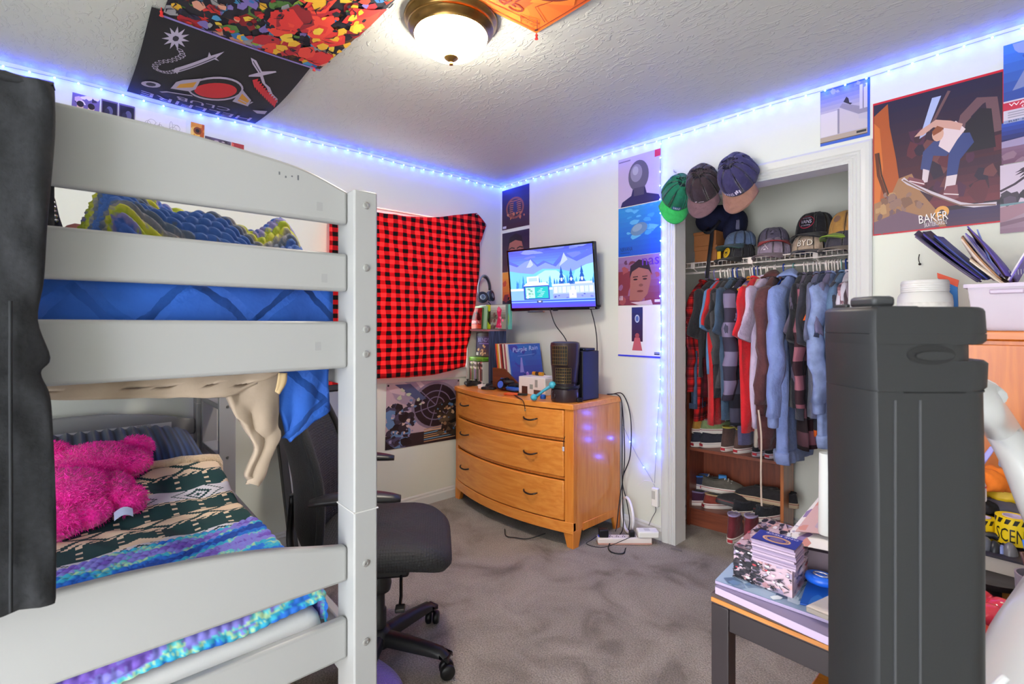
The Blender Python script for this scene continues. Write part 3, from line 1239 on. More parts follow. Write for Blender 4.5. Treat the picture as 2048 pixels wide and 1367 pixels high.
rb = thing('checked_blanket', 'red and black checked blanket pinned over the window', 'blanket', (.05, -.8, .95))
obj('sheet', G().grid(curt, 60, 60, .004), CHK, rb, smooth=2)
tri = [np.array(curt(1, 0)), at(972, 450, x=.045), np.array(curt(1, .2))]
obj('folded_corner', G().grid(lambda a, b: (1 - b) * ((1 - a) * tri[0] + a * tri[1]) + b * ((1 - a) * tri[2] + a * (tri[2] * .62 + tri[1] * .38)) + np.array([.006 * math.sin(a * 3), 0, 0]), 10, 10, .004), CHK, rb, smooth=2)
PIN = M('c8232c', .35)
for u, v in ((952, 429), (970, 450)):
    p = at(u, v, x=.05)
    obj('push_pin', G().lathe([(.001, .018), (.005, .016), (.006, .012), (.003, .008), (.005, 0), (.001, 0)], n=10).move(TR(*p) @ ROT(y=90)), M('b9b9bd', .3, .8), rb, smooth=True)

# ================================================================== hangings pinned to the ceiling
def hp(u, v): # photo point on the ceiling -> share of the banner
    p = at(u, v, z=2.415)
    return ((-1.868 - p[1]) / .57, (.895 - p[0]) / .865)
def hc(cx, cy): return hp(250 + cx / 3.864, cy / 3.864)


TW = 'a9a0b8'
hf = Pic(.57, .865, '15131a', eps=.00009)
st = []
for k in range(22):
    a, r = 2 * PI * k / 22, (95 if k % 2 else 45)
    st.append(hc(392 + r * 1.15 * math.cos(a), 295 + r * .78 * math.sin(a)))
hf.poly(st, TW)
hf.poly([hc(392 + 26 * math.cos(a), 297 + 18 * math.sin(a)) for a in np.linspace(0, 5.6, 7)], '2a2632')
ch = smooth_path([np.array(hc(x, y) + (0,)) for x, y in [(425, 370), (445, 400), (410, 420), (350, 440), (280, 450), (235, 478), (240, 505), (290, 522), (340, 522), (385, 510)]], 4)
for p in ch[::2]:
    hf.ring(p[0], p[1], .017, .010, .0035, TW, 10)
hf.poly([hc(x, y) for x, y in [(370, 505), (390, 488), (640, 415), (650, 385), (665, 408), (768, 388), (705, 425), (728, 445), (690, 432), (410, 518), (405, 530)]], TW)
hf.line([hc(420, 505), hc(700, 418)], .004, '3a3542')
hf.poly([hc(x, y) for x, y in [(972, 440), (1015, 462), (1058, 535), (1165, 543), (1170, 552), (1066, 562), (1085, 620), (1120, 650), (1140, 700), (1180, 745), (1178, 778), (1120, 720), (1095, 650), (1060, 610), (1045, 568), (955, 560), (958, 550), (1030, 540), (985, 480)]], TW)
hf.line([hc(990, 462), hc(1045, 540)], .004, '2a2632')
rr_ = random.Random(2)
for k in range(11):
    x, y = 985 + k * 15, 585 + k * 17
    hf.poly([hc(x, y), hc(x + 45, y - 5), hc(x + 18, y + 62), hc(x + 8, y + 30)], 'c02a33')
# plain emblem: a red oval between two fans
hf.poly([hc(700 + 215 * math.cos(a), 640 + 96 * math.sin(a)) for a in np.linspace(0, 6.1, 26)], TW)
hf.poly([hc(700 + 200 * math.cos(a), 640 + 82 * math.sin(a)) for a in np.linspace(0, 6.1, 26)], '15131a')
hf.poly([hc(700 + 165 * math.cos(a), 650 + 62 * math.sin(a)) for a in np.linspace(0, 6.1, 26)], 'c4252f')
hf.poly([hc(x, y) for x, y in [(352, 650), (395, 590), (450, 570), (590, 555), (545, 640), (500, 662)]], TW)
hf.poly([hc(x, y) for x, y in [(395, 640), (425, 605), (555, 580), (525, 625)]], 'c98f2e')
hf.poly([hc(x, y) for x, y in [(905, 640), (975, 735), (950, 790), (880, 760), (830, 740)]], TW)
hf.poly([hc(x, y) for x, y in [(905, 675), (960, 738), (935, 772), (870, 735)]], 'c98f2e')
hf.line([hc(275, 695), hc(330, 685), hc(520, 700)], .012, TW)
hf.line([hc(880, 720), hc(960, 770), hc(985, 750)], .010, TW)
hf.poly([hc(200 + 76 * math.cos(a), 632 + 28 * math.sin(a)) for a in np.linspace(0, 6, 14)], TW)
hf.poly([hc(200 + 40 * math.cos(a), 632 + 17 * math.sin(a)) for a in np.linspace(0, 6, 10)], '2a2632')
hf.poly([hc(x, y) for x, y in [(985, 828), (1100, 842), (1080, 872), (1020, 862)]], TW)
a_, b_ = hc(870, 838), hc(390, 775)
hf.text('CLUB', .30, .745, .070, TW, .40, rot=6)
hf.text('HELLFIRE', .08, .862, .085, TW, .84, rot=2)


def banner(o, U, V, W, Hh, sag, zc=2.434, side=0.0):
    """sheet pinned at its corners under the ceiling: o = lower left of the print"""
    o, U, V = np.array(o, float), np.array(U, float), np.array(V, float)
    def fn(x, y, h):
        a, b = x / W, y / Hh
        p = o + U * x + V * y
        d = sag * (math.sin(PI * b) * (.75 + .35 * math.sin(PI * a)) + .25 * math.sin(PI * a))
        return (p[0], p[1], zc - max(d, .001) - h)
    return fn


def hang(name, pic, fn, cut, label, cat='banner'):
    o = obj(name, pic.g(fn, cut), ink_cloth())
    return tag(o, label, cat)


hb = hang('black_banner', hf, banner((.895, -1.868, 0), (0, -1, 0), (-1, 0, 0), .57, .865, .035), .025, 'black wall hanging with mace sword and red emblem pinned under the ceiling above the bunk')
RED = ['b3202a', 'd6312b', '8e1a22', 'e2442f']
cm = Pic(.57, .95, '5a3a1c', eps=.00001)
pal = RED + ['e3b02a', 'e8c43a', '2f6fb0', '4a97c4', '4f7a35', '7fa03a', 'd99a80', '2a2440', '7a6cb0', '9a9a9c', '1a1622']
cm.blobs(70, ['1a1622'], .13, 11).blobs(75, pal, .11, 12).blobs(150, ['1a1622'], .06, 13).blobs(170, pal, .05, 14).blobs(120, pal, .028, 15)
cm.blobs(26, RED, .12, 16, (.0, .45, .45, 1)).blobs(40, ['1a1622'], .018, 17, (0, .4, .5, 1)).blobs(26, ['e8c43a', 'e3b02a'], .045, 18, (0, .3, .4, 1))
rr_ = random.Random(21)
for k in range(130):
    x, y, a = rr_.random(), rr_.random(), rr_.random() * 6
    cm.line([(min(1, max(0, x)), min(1, max(0, y))), (min(1, max(0, x + .05 * math.cos(a))), min(1, max(0, y + .03 * math.sin(a)))), (min(1, max(0, x + .09 * math.cos(a + .4))), min(1, max(0, y + .055 * math.sin(a + .4))))], [.002, .006, .001], '1a1622')
cm.rect(0, .985, 1, 1, '8d7fc4')
hang('colourful_banner', cm, banner((1.83, -1.835, 0), (.0, -1, 0), (-1, 0, 0), .575, .95, .022, 2.428), .04, 'large multicoloured comic style cloth hanging pinned to the ceiling above the black one')
org = Pic(.62, .80, 'e8610f', eps=.0001)
org.grad(0, 0, 1, 1, 'c2380c', 'f0761a', 10)
org.blobs(20, ['e86a12', 'f07d1e', 'd8520e'], .12, 5)
org.ring(.30, .62, .22, .17, .012, '7a2206', 22, 10, 200)
org.ell(.30, .63, .16, .10, '9c3208', 16, 20)
for pts in ([(.02, .985), (.98, .97)], [(.03, .99), (.02, .02)], [(.06, .93), (.5, .95), (.98, .90)], [(.05, .90), (.2, .84), (.09, .60)], [(.03, .97), (.10, .91), (.22, .92), (.16, .97)]):
    org.line(pts, .0035, '8a2a08')
org.text('GREE', .22, .88, .05, '7a2206', .34, rot=-6)
org.text('H', .30, .82, .05, '7a2206', .08, rot=-8)
org.text('Joy Scrap', .06, .945, .022, '8a2a08', .14, rot=-8)
org.ell(.03, .975, .010, .008, '40180a', 10)
oU, oV = unit((-.05, -1, 0)), unit((-1, .05, 0))
o0 = np.array([1.709, -1.318, 0]) - oV * .80
hang('orange_banner', org, banner(o0, oU, oV, .62, .80, .018), .03, 'orange cloth hanging with dark drawing and lettering on the ceiling beside the lamp')
pinm = M('d8302e', .35)
for k, (x, y) in enumerate(((.90, -2.41), (.885, -1.862), (1.709, -1.318))):
    o = obj('push_pin', G().lathe([(.002, 2.44), (.002, 2.428), (.006, 2.426), (.004, 2.418), (.007, 2.410), (.001, 2.409)], (x, y, 0), 10), pinm, smooth=True)
    tag(o, ['red push pin at the outer corner where the black and comic hangings meet', 'red push pin at the lamp side corner of the black hanging', 'red push pin holding the corner tip of the orange hanging'][k], 'pin')

# ================================================================== prints on the window wall
def left_print(name, u0, v0, u1, v1, hgt, pic_fn, label, cat='print', off=.002):
    """upper edge from (u0, v0) to (u1, v1), height hgt"""
    a, b = at(u0, v0, x=off), at(u1, v1, x=off)
    wd = np.linalg.norm(b - a)
    p = Pic(wd, hgt, 'ffffff')
    pic_fn(p)
    U = unit(b - a)
    V = np.cross((1, 0, 0), U)
    o = obj(name, p.g(flat(a - V * hgt, U, V)), ink())
    return tag(o, label, cat)


def p_pur(p):
    p.rect(0, 0, 1, 1, '8f86d8')
    for k in range(16):
        p.line([(.03 + .05 * k, .55), (.035 + .05 * k, .86)], .003, '5c52a8')
    p.ell(.9, .5, .06, .2, '5a4fa6').ell(.9, .75, .05, .14, '7d74c8')


left_print('purple_drawing', -20, 138, 107, 163, .16, p_pur, 'purple tinted drawing on paper taped high above the black trousers', 'drawing')
left_print('small_photo', 145, 184, 200, 199, .09, lambda p: p.rect(0, 0, 1, 1, '6f5f9a').blobs(9, ['c9a7c8', '3a2f52', 'e8d8e8', '20182c'], .22, 3).ell(.3, .35, .12, .2, 'd8b0a8').ell(.7, .35, .12, .2, 'd8b0a8').ell(.3, .5, .13, .16, '241a2a').ell(.7, .5, .13, .16, '241a2a'), 'lilac cartoon portrait photo above the bunk arch, widest of the small photos', 'photo')
for k, (u0, u1) in enumerate(((203, 236), (238, 270))):
    left_print('dark_photo', u0, 197 + (u0 - 203) * .25, u1, 197 + (u1 - 203) * .25, .10, lambda p, k=k: p.rect(0, 0, 1, 1, '6a5a78').rect(.06, .1, .94, .92, '1d1a30').ell(.5 + .1 * k, .5, .2, .22, '59567c').ell(.35, .4, .16, .2, '2c2944').rect(.06, .1, .94, .2, '7a6468'), ['dark blue photo beside the lilac portrait photo above the bunk', 'dark blue photo between another dark photo and the pencil drawing'][k], 'photo')


def p_draw(p):
    p.rect(0, 0, 1, 1, 'e6e2d9')
    r = random.Random(8)
    for cx in (.28, .5, .74):
        for k in range(9):
            a0 = r.uniform(0, 360)
            p.ring(cx + r.uniform(-.08, .08), .5 + r.uniform(-.2, .15), r.uniform(.03, .1), r.uniform(.08, .22), .0014, '8f8a84', 14, a0, a0 + r.uniform(90, 300))


left_print('pencil_drawing', 272, 215, 372, 240, .15, p_draw, 'white sheet with a faint pencil drawing taped above the bunk arch', 'drawing')
left_print('orange_picture', 382, 243, 409, 250, .10, lambda p: p.rect(0, 0, 1, 1, 'd8892a').blobs(10, ['e8b04a', 'b8541c', 'f0c870'], .3, 4).ell(.5, .6, .3, .2, '7a3a1a').ell(.5, .6, .15, .1, '1a1010'), 'small orange and yellow picture beside the pencil drawing', 'picture')
left_print('photo_strip', 410, 271, 462, 284, .06, lambda p: p.rect(0, 0, 1, 1, '4a3f52').blobs(16, ['8f7f98', '241c2c', 'b8a8b0', '5a4a6c'], .16, 6), 'narrow strip of dark photos just above the bunk arch', 'photo')
left_print('red_picture', 463, 284, 488, 290, .06, lambda p: p.rect(0, 0, 1, 1, 'a8202c').blobs(8, ['d85a4a', '6a1420', 'e8a0a0'], .28, 7), 'small red picture at the end of the dark photo strip', 'picture')


def p_sw(p):
    p.rect(0, 0, 1, 1, 'b8a0a8')
    p.blobs(14, ['a892a0', 'c4aeb4', '9c8a9c'], .22, 3, (0, .45, 1, 1))
    p.ell(.66, .60, .34, .38, '7d7084', 30).ell(.66, .60, .30, .34, '221822', 30)
    for r in (.21, .12):
        p.ring(.66, .60, r, r * 1.1, .008, '6c627c', 28)
    for k in range(6):
        a = R(15 + 60 * k)
        p.line([(.66, .60), (.66 + .30 * math.cos(a), .60 + .34 * math.sin(a))], .008, '6c627c')
    p.rect(0, 0, 1, .2, '2a1f26')
    for k in range(7):
        p.poly([(.5, .03 + .032 * k), (.95, .05 + .036 * k), (.95, .064 + .036 * k), (.5, .046 + .032 * k)], ['b08a68', '6f9ab8', 'c49a70'][k % 3])
    p.blobs(50, ['2c2430', '1a141c', '4a4460', '5f7fa8', '3a3244'], .10, 5, (.03, .03, .34, .66))
    p.blobs(34, ['8f86a8', 'c8b0a4', '2a2230'], .035, 6, (.05, .05, .36, .7))
    p.blobs(40, ['3a3028', '221c1c', '5a4a3c', '1a1616'], .09, 7, (.70, .12, .97, .62))
    p.blobs(22, ['b89a78', '4a6f98', '8a6a50'], .03, 8, (.68, .1, .95, .62))
    p.poly([(.10, .97), (.30, .97), (.52, .72), (.40, .70)], '4a5478').blobs(8, ['b4bca0', 'c4a8ac', '5f7fa8'], .05, 9, (.15, .6, .5, .9))
    for q in ((.02, .96), (.98, .97)):
        p.ell(q[0], q[1], .012, .015, '2a2020')


left_print('large_art_print', 773, 766, 919, 757, .455, p_sw, 'mauve and black art print with a big wheel shape pinned under the window', 'poster', .004)

# ================================================================== headset on the wall
hs = thing('headset', 'grey blue gaming headset hanging on the wall beside the red blanket', 'headphones', at(965, 580, x=.03))
hc0 = at(966, 578, x=.035)
SIL = M('8fa0a8', .3, .6)
DKB = M('1c2230', .4)
band = [(hc0[0] + .02, hc0[1] + .062 * math.cos(a), hc0[2] + .105 * math.sin(a) + .0) for a in np.linspace(R(-35), R(205), 24)]
obj('headband', G().tube(band, .009, 8, flat=.5), SIL, hs, smooth=2)
obj('headband_pad', G().tube([(p[0] - .004, hc0[1] + (p[1] - hc0[1]) * .88, hc0[2] + (p[2] - hc0[2]) * .9) for p in band[3:13]], .010, 8), DKB, hs, smooth=2)
for s, zz in ((-.030, -.07), (.045, -.055)):
    c = hc0 + np.array([.025, s, zz])
    e = obj('ear_cup', G().lathe([(.001, .030), (.030, .028), (.040, .018), (.042, 0), (.036, -.012), (.001, -.014)], n=26).move(TR(*c) @ ROT(y=80, z=-25 if s < 0 else 30)), M('5d6d88', .3, .3), hs, smooth=True)
    obj('cushion', G().tube([(0.034 * math.cos(a), .034 * math.sin(a), .022) for a in np.linspace(0, 2 * PI, 22)[:-1]], .011, 8, closed=True).move(TR(*c) @ ROT(y=80, z=-25 if s < 0 else 30)), DKB, e, smooth=2)
    obj('trim_ring', G().tube([(0.018 * math.cos(a), .018 * math.sin(a), .031) for a in np.linspace(0, 2 * PI, 22)[:-1]], .0025, 6, closed=True).move(TR(*c) @ ROT(y=80, z=-25 if s < 0 else 30)), M('b8c8d4', .3, .8), e, smooth=2)
obj('cable', G().tube(smooth_path([hc0 + np.array(q) for q in [(.03, .03, -.10), (.035, .055, -.13), (.03, .07, -.17), (.03, .05, -.21)]], 6), .003, 6), M('15171c', .5), hs, smooth=2)

# ================================================================== office chair
BKF = M('1e1e20', .75, bump=(210, .8), dist=.002, sheen=.1)
MESHM, _n, _l, _p = nt('chair_mesh')
_p.inputs['Base Color'].default_value = lin('242528')
_p.inputs['Roughness'].default_value = .7
_tc = _n.new('ShaderNodeTexCoord'); _a = _n.new('ShaderNodeTexVoronoi'); _a.inputs['Scale'].default_value = 105; _a.inputs['Randomness'].default_value = .25
_l.new(_tc.outputs['Object'], _a.inputs['Vector'])
_b = _n.new('ShaderNodeBump'); _b.inputs['Strength'].default_value = .9; _b.inputs['Distance'].default_value = .003
_l.new(_a.outputs['Distance'], _b.inputs['Height']); _l.new(_b.outputs[0], _p.inputs['Normal'])
BPL = M('1a1a1c', .42, bump=(300, .15), dist=.001)
ch = thing('office_chair', 'black mesh office chair with padded arms in front of the bed', 'chair', (1.288, -1.765, 0), R(56))
def cobj(n, g, m, p=None, **k): return obj(n, g, m, p or ch, world=False, **k)


def srect(hx, hy, z, n=40, e=.45, cx=0, fr=0):
    out = []
    for k in range(n):
        a = 2 * PI * k / n
        x = hx * np.sign(math.cos(a)) * abs(math.cos(a)) ** e
        y = hy * np.sign(math.sin(a)) * abs(math.sin(a)) ** e
        out.append((cx + x, y, z + fr * (max(0, x / hx) ** 3) * 1.0 + .012 * (y / hy) ** 2))
    return out


cobj('seat', G().loft([srect(.19, .19, 0.430, cx=.03, fr=-.01), srect(.235, .235, 0.440, cx=.03, fr=-.04), srect(.252, .252, 0.470, cx=.03, fr=-.05), srect(.25, .25, 0.497, cx=.03, fr=-.04), srect(.225, .225, 0.517, cx=.03, fr=-.03), srect(.13, .13, 0.515, cx=.03, fr=-.01), srect(.03, .03, 0.508, cx=.03)]), MESHM, smooth=2)


def backf(a, b):
    s = 2 * a - 1
    t = b
    wd = .225 * (1 - .45 * max(0, t - .55) ** 1.6 / .45 ** 1.6 * .8) * (.88 + .12 * min(1, t * 4))
    wd *= (1 - max(0, (t - .9) / .1) ** 2 * .45)
    x = -.235 - .09 * t + .055 * math.sin(t * PI * 1.15) + .05 * s * s
    return (x, s * wd, .48 + .63 * t)


cobj('backrest', G().grid(lambda a, b: backf(a, b), 24, 30, .0), MESHM, smooth=2)
cobj('back_shell', G().grid(lambda a, b: np.array(backf(a, .0 + b)) + np.array([-.012 - .07 * (1 - (2 * a - 1) ** 4) * (1 - abs(2 * b - 1) ** 5), 0, -.0]), 24, 30, .004), BKF, smooth=2)
cobj('back_rim', G().tube(smooth_path([np.array(backf(0, t)) for t in np.linspace(0, 1, 9)] + [np.array(backf(t, 1)) for t in np.linspace(.1, .9, 7)] + [np.array(backf(1, t)) for t in np.linspace(1, 0, 9)], 3), .015, 8), BKF, smooth=2)
cobj('back_lever', G().box((-.30, -.03, .36), (-.05, .03, .40)), BPL, bevel=.006)
cobj('back_support', G().tube(smooth_path([(-.10, 0, .385), (-.27, 0, .39), (-.325, 0, .47), (-.315, 0, .66)], 6), .022, 8, flat=.6), BPL, smooth=2)
for s in (-1, 1):
    y = s * .285
    ax_, az_ = (0, 0) if s < 0 else (-.07, -.015)
    arm = cobj('arm_post', G().tube(smooth_path([(-.06, s * .20, .41), (-.06, s * .27, .42), (-.065, y, .50), (-.08 + ax_, y, .719 + az_)], 6), [.018] * 19, 8, flat=1.3), BPL, smooth=2)
    pad = []
    for k in range(13):
        t = k / 12
        q = math.sin(PI * min(1, max(0, .06 + .88 * t))) ** .35
        pad.append([(-.185 + ax_ + .29 * t, y + .044 * q * math.cos(a) * (1 - .15 * t), 0.735 + az_ + .019 * q * math.sin(a) - .012 * (2 * t - 1) ** 2) for a in np.linspace(0, 2 * PI, 15)[:-1]])
    cobj('arm_pad', G().loft(pad), M('1f1f21', .38, bump=(200, .12), dist=.001), smooth=2)
cobj('tilt_mechanism', G().box((-.10, -.07, .345), (.12, .07, .43)), BPL, bevel=.012)
lv = cobj('lever', G().tube([(.09, -.06, .355), (.10, -.20, .35), (.10, -.255, .345)], .006, 6), BPL)
cobj('lever_paddle', G().box((.085, -.285, .338), (.118, -.245, .350)), BPL, bevel=.004)
cobj('gas_lift', G().lathe([(.030, .12), (.030, .20), (.024, .205), (.024, .27), (.045, .275), (.050, .30), (.042, .335)], n=24), BPL, smooth=True)
cobj('hub', G().lathe([(.052, .068), (.056, .10), (.040, .125), (.030, .135)], n=24), BPL, smooth=True)
CAST = M('101012', .4)
for k in range(5):
    a = R(-26.5 + 72 * k)
    ca, sa = math.cos(a), math.sin(a)
    rings = []
    for t in np.linspace(0, 1, 9):
        r = .03 + .275 * t
        hw = .030 - .008 * t
        zt = .118 - .022 * t ** 2 - (.02 if t == 1 else 0)
        zb = .078 - .005 * t + (.01 if t == 1 else 0)
        sec = [(-hw, zb), (hw, zb), (hw, zt - .012), (hw * .55, zt), (-hw * .55, zt), (-hw, zt - .012)]
        rings.append([(r * ca - q * sa, r * sa + q * ca, z) for q, z in sec])
    leg = cobj('leg', G().loft(rings), BPL, smooth=True)
    cx, cy = .292 * ca, .292 * sa
    cs = cobj('caster', G().cyl((cx, cy, .05), .008, .03, 10), CAST, leg)
    for s in (-1, 1):
        g = G().lathe([(.001, -.012), (.022, -.012), (.0275, -.006), (.0275, .006), (.022, .012), (.001, .012)], n=20)
        cobj('wheel', g.move(TR(cx - s * .016 * math.sin(a + .6), cy + s * .016 * math.cos(a + .6), .0277) @ ROT(x=90, z=math.degrees(a + .6))), CAST, leg, smooth=True)

# folded panel leaning on the window wall behind the chair
lp = thing('leaning_panel', 'grey panel with a thick black edge leaning on the wall behind the office chair', 'panel', (.3, -1.55, 0), 0)
tl = math.atan2(.36, .93)
MT = TR(.43, -1.80, .012) @ Matrix.Rotation(-tl, 4, 'Y')
obj('board', G().box((-.004, .02, .02), (.018, .46, .95)).move(MT), M('8f9194', .35, .4), lp)
obj('edge_frame', G().box((-.012, 0, 0), (.030, .04, .98)).box((-.012, .44, 0), (.030, .48, .98)).box((-.012, .04, .94), (.030, .44, .98)).box((-.012, .04, 0), (.030, .44, .04)).move(MT), M('1b1c1e', .5), lp, bevel=.006)

# under and beside the bed
slp = thing('purple_slipper', 'fuzzy purple slipper poking out beside the bed post', 'slipper', tuple(at(748, 1362, z=.0)), R(15))
LIL = M('7a5fc0', .95, sheen=.6, bump=(160, 1.), dist=.006)
obj('sole', G().loft([[(.125 * math.cos(a) , .045 * math.sin(a) * (1 + .15 * math.cos(a)), z) for a in np.linspace(0, 2 * PI, 29)[:-1]] for z in (.001, .018)]), M('d8d4de', .8), slp, world=False, smooth=True)
obj('upper', G().grid(lambda a, b: (-.02 + .15 * b - .02 * (2 * a - 1) ** 2 * (1 - b), (.050 - .030 * b ** 4) * math.cos(PI * a), .018 + .055 * math.sin(PI * a) * (1 - .75 * b ** 2)), 20, 12, .008), LIL, slp, world=False, smooth=2)
bx = Pic(.26, .16, 'b98b52')
rr_ = random.Random(3)
for k in range(9):
    bx.ring(.2 + .07 * k, .5 + .25 * math.sin(k), .08, .16, .004, '2a2016', 14, 40 * k, 40 * k + 250)
ub = thing('cardboard_box', 'tan cardboard box with black ink drawing under the lower bunk', 'box', (1.70, -2.45, 0))
obj('body', G().box((1.55, -2.60, .001), (1.86, -2.30, .41)), M('b08650', .8), ub, bevel=.003)
obj('lid_print', bx.g(flat((1.575, -2.54, .4125), (1, 0, 0), (0, 1, 0))), ink(), ub)
garmentlump('green_shirt', (1.68, -2.28, .45), (.09, .07, .07), M('3f6b2c', .9, var=(9, .15)), 'green shirt crumpled on the tan box under the bed', 'shirt', 0, 5)

# ================================================================== chest of drawers
OAK = wood('de822c', 'ee9c44', 'X')
OAKZ = wood('d67826', 'e6923a', 'Z')
OAKD = M('5d2c10', .6)
DX0, DX1, DYB = .04, 1.19, -.025
dr = thing('dresser', 'orange oak bow-front dresser with three drawers against the corner wall', 'dresser', (.615, -.27, 0))
def bow(x, off=0., e=0.):
    q = (x - (DX0 + DX1) / 2) / ((DX1 - DX0) / 2)
    return -.485 - .10 * (1 - q * q) - off
def bowed(x0, x1, z0, z1, off, back=None, n=18, thick=.02):
    xs = np.linspace(x0, x1, n)
    front = [(x, bow(x, off)) for x in xs]
    bk = [(x, bow(x, off) + thick) for x in xs[::-1]] if back is None else [(x1, back), (x0, back)]
    return G().prism(front + bk, 'Z', z0, z1)
obj('top', bowed(DX0 - .005, DX1 + .006, .806, .84, .012, DYB), OAK, dr, bevel=.004)
obj('side_panel', G().box((DX1 - .022, -.454, .10), (DX1 - .001, DYB, .806)), wood('d67826', 'e6923a', 'Z', rough=.3, coat=1., crough=.17), dr, bevel=.002)
obj('side_panel', G().box((DX0, -.478, .10), (DX0 + .022, DYB, .806)), OAKZ, dr, bevel=.002)
obj('back_panel', G().box((DX0 + .022, DYB - .012, .10), (DX1 - .022, DYB, .806)), OAKD, dr)
obj('carcass_front', bowed(DX0 + .022, DX1 - .022, .12, .806, -.028), OAKD, dr)
for x in (DX0, DX1 - .052):
    obj('stile', bowed(x, x + .052, .10, .806, 0, n=6, thick=.03), OAKZ, dr, bevel=.002)
for z0, z1 in ((.618, .632), (.392, .406)):
    obj('divider', bowed(DX0 + .052, DX1 - .052, z0, z1, -.012), OAKZ, dr)
obj('apron', bowed(DX0, DX1, .085, .150, .004, thick=.026), OAK, dr, bevel=.003)
for x, s in ((DX0, 1), (DX1, -1)):
    for yb, t in ((None, 0), (DYB, 1)):
        if t == 0:
            pts = [(x, 0), (x + s * .045, 0), (x + s * .075, .085), (x, .085)]
            obj('foot', G().prism([(p[0], p[1]) for p in pts], 'Y', -.4905, -.455), OAKZ, dr, bevel=.002)
        pts = [(-.489, 0), (-.44, 0), (-.41, .10), (-.489, .10)] if t == 0 else [(DYB, 0), (DYB - .05, 0), (DYB - .08, .10), (DYB, .10)]
        obj('foot', G().prism(pts, 'X', x - s * .0012, x + s * .022), OAKZ, dr, bevel=.002)
obj('side_rail', G().box((DX1 - .020, -.40, .085), (DX1 + .002, DYB - .03, .13)), OAKZ, dr, bevel=.002)
IRON = M('4a4340', .35, .85)
for z0, z1 in ((.637, .801), (.411, .613), (.156, .387)):
    d = obj('drawer', bowed(DX0 + .056, DX1 - .056, z0, z1, .006, n=24, thick=.022), OAK, dr, bevel=.005)
    for hx in (.245, .915):
        zc = (z0 + z1) / 2 + .012
        yy = bow(hx, .006)
        pts = [(hx + .058 * t, yy + (.002 - .026 * (1 - t ** 4)), zc + .012 * (abs(t) ** 2) - .006) for t in np.linspace(-1, 1, 13)]
        obj('handle', G().tube(pts, [.0035] + [.0052] * 11 + [.0035], 8), IRON, d, smooth=2)

# ---------------- things on the dresser
T = .8402
cube = thing('cube_shelf', 'small grey two level cube shelf standing on the dresser in the corner', 'shelf', (.14, -.28, T))
GRY = M('b9b9b3', .7, var=(8, .05))
NAVY, _n, _l, _p = nt('woven_navy')
_t = _n.new('ShaderNodeTexNoise'); _t.inputs['Scale'].default_value = 90
_tc = _n.new('ShaderNodeTexCoord'); _mp = _n.new('ShaderNodeMapping'); _mp.inputs['Scale'].default_value = (1, 1, .06)
_l.new(_tc.outputs['Object'], _mp.inputs[0]); _l.new(_mp.outputs[0], _t.inputs['Vector'])
_l.new(ramp_node(_n, _l, _t.outputs['Fac'], [(.35, '20263c'), (.7, '4a557c')], False), _p.inputs['Base Color'])
_p.inputs['Roughness'].default_value = .9
cx0, cx1, cy0, cy1, cz = .022, .305, -.375, -.215, 1.252
obj('side_panel', G().box((cx0, cy0, T), (cx0 + .014, cy1, cz)), GRY, cube)
obj('side_panel', G().box((cx1 - .014, cy0, T), (cx1, cy1, cz)), NAVY, cube)
obj('top_panel', G().box((cx0, cy0, cz), (cx1, cy1, cz + .012)), M('a0787a', .7), cube)
obj('back_panel', G().box((cx0 + .014, cy1 - .01, T), (cx1 - .014, cy1, cz)), GRY, cube)
obj('base_panel', G().box((cx0 + .014, cy0, T), (cx1 - .014, cy1 - .01, T + .010)), GRY, cube)


def case(name, c, sz, rotz, col, label, art=None, grp=None, lean=0, cat='game case', spine=None):
    """upright box: c = base centre, sz = (width, depth, height)"""
    m = TR(*c) @ Matrix.Rotation(R(rotz), 4, 'Z') @ Matrix.Rotation(R(lean), 4, 'X')
    t = thing(name, label, cat, group=grp, mat=m)
    w_, d_, h_ = sz
    obj('shell', G().box((-w_ / 2, -d_ / 2, 0), (w_ / 2, d_ / 2, h_)), M(col, .35), t, world=False, bevel=min(.003, d_ / 5))
    if art:
        p = Pic(w_ * .94, h_ * .95, col, eps=.00005)
        art(p)
        obj('cover', p.g(flat((-w_ * .47, -d_ / 2 - .0009, h_ * .025), (1, 0, 0), (0, 0, 1)), thick=.0004), ink(), t, world=False)
    return t


for k in range(11):
    c = ['7a6a5c', 'd8d0c4', '9aa86a', 'c8bcae', 'efe9e2', 'e8e4dc', '6c7c54', 'd9cfc2', '3f3a38', 'b06a6a', 'c9c9c4'][k]
    labs = ['brown', 'off-white', 'olive green', 'beige', 'white', 'ivory', 'moss green', 'cream', 'charcoal', 'dusty red', 'pale grey']
    t = case('game_case', (cx0 + .024 + k * .0148, -.290, T + .0102), (.0138, .135, .172 - .004 * (k % 3)), 0, c, '%s spined game case in the cube shelf row, %s from its grey side' % (labs[k], ['first', 'second', 'third', 'fourth', 'fifth', 'sixth', 'seventh', 'eighth', 'ninth', 'tenth', 'last'][k]), lambda p, k=k: p.rect(.1, .15, .9, .7, ['3a2e28', '8a2030', '2f4f2a', '5a4a3a', '2a3a7a', '6a2a6a', '1f2f1a', '4a4a4a', 'b0a0a0', '5a1a1a', '303030'][k]).rect(.1, .8, .9, .93, '222222'), 'row of game cases on the cube shelf floor')
for k in range(2):
    m = thing('game_case', ['green game case lying on the row of upright cases', 'lime game case lying topmost under the standing purple case'][k], 'game case', (.115 + .006 * k, -.290, T + .184 + k * .0148), 0)
    obj('shell', G().box((-.085, -.068, 0), (.085, .068, .0142)), M(['5f9a34', '7ab83a'][k], .3), m, world=False, bevel=.002)


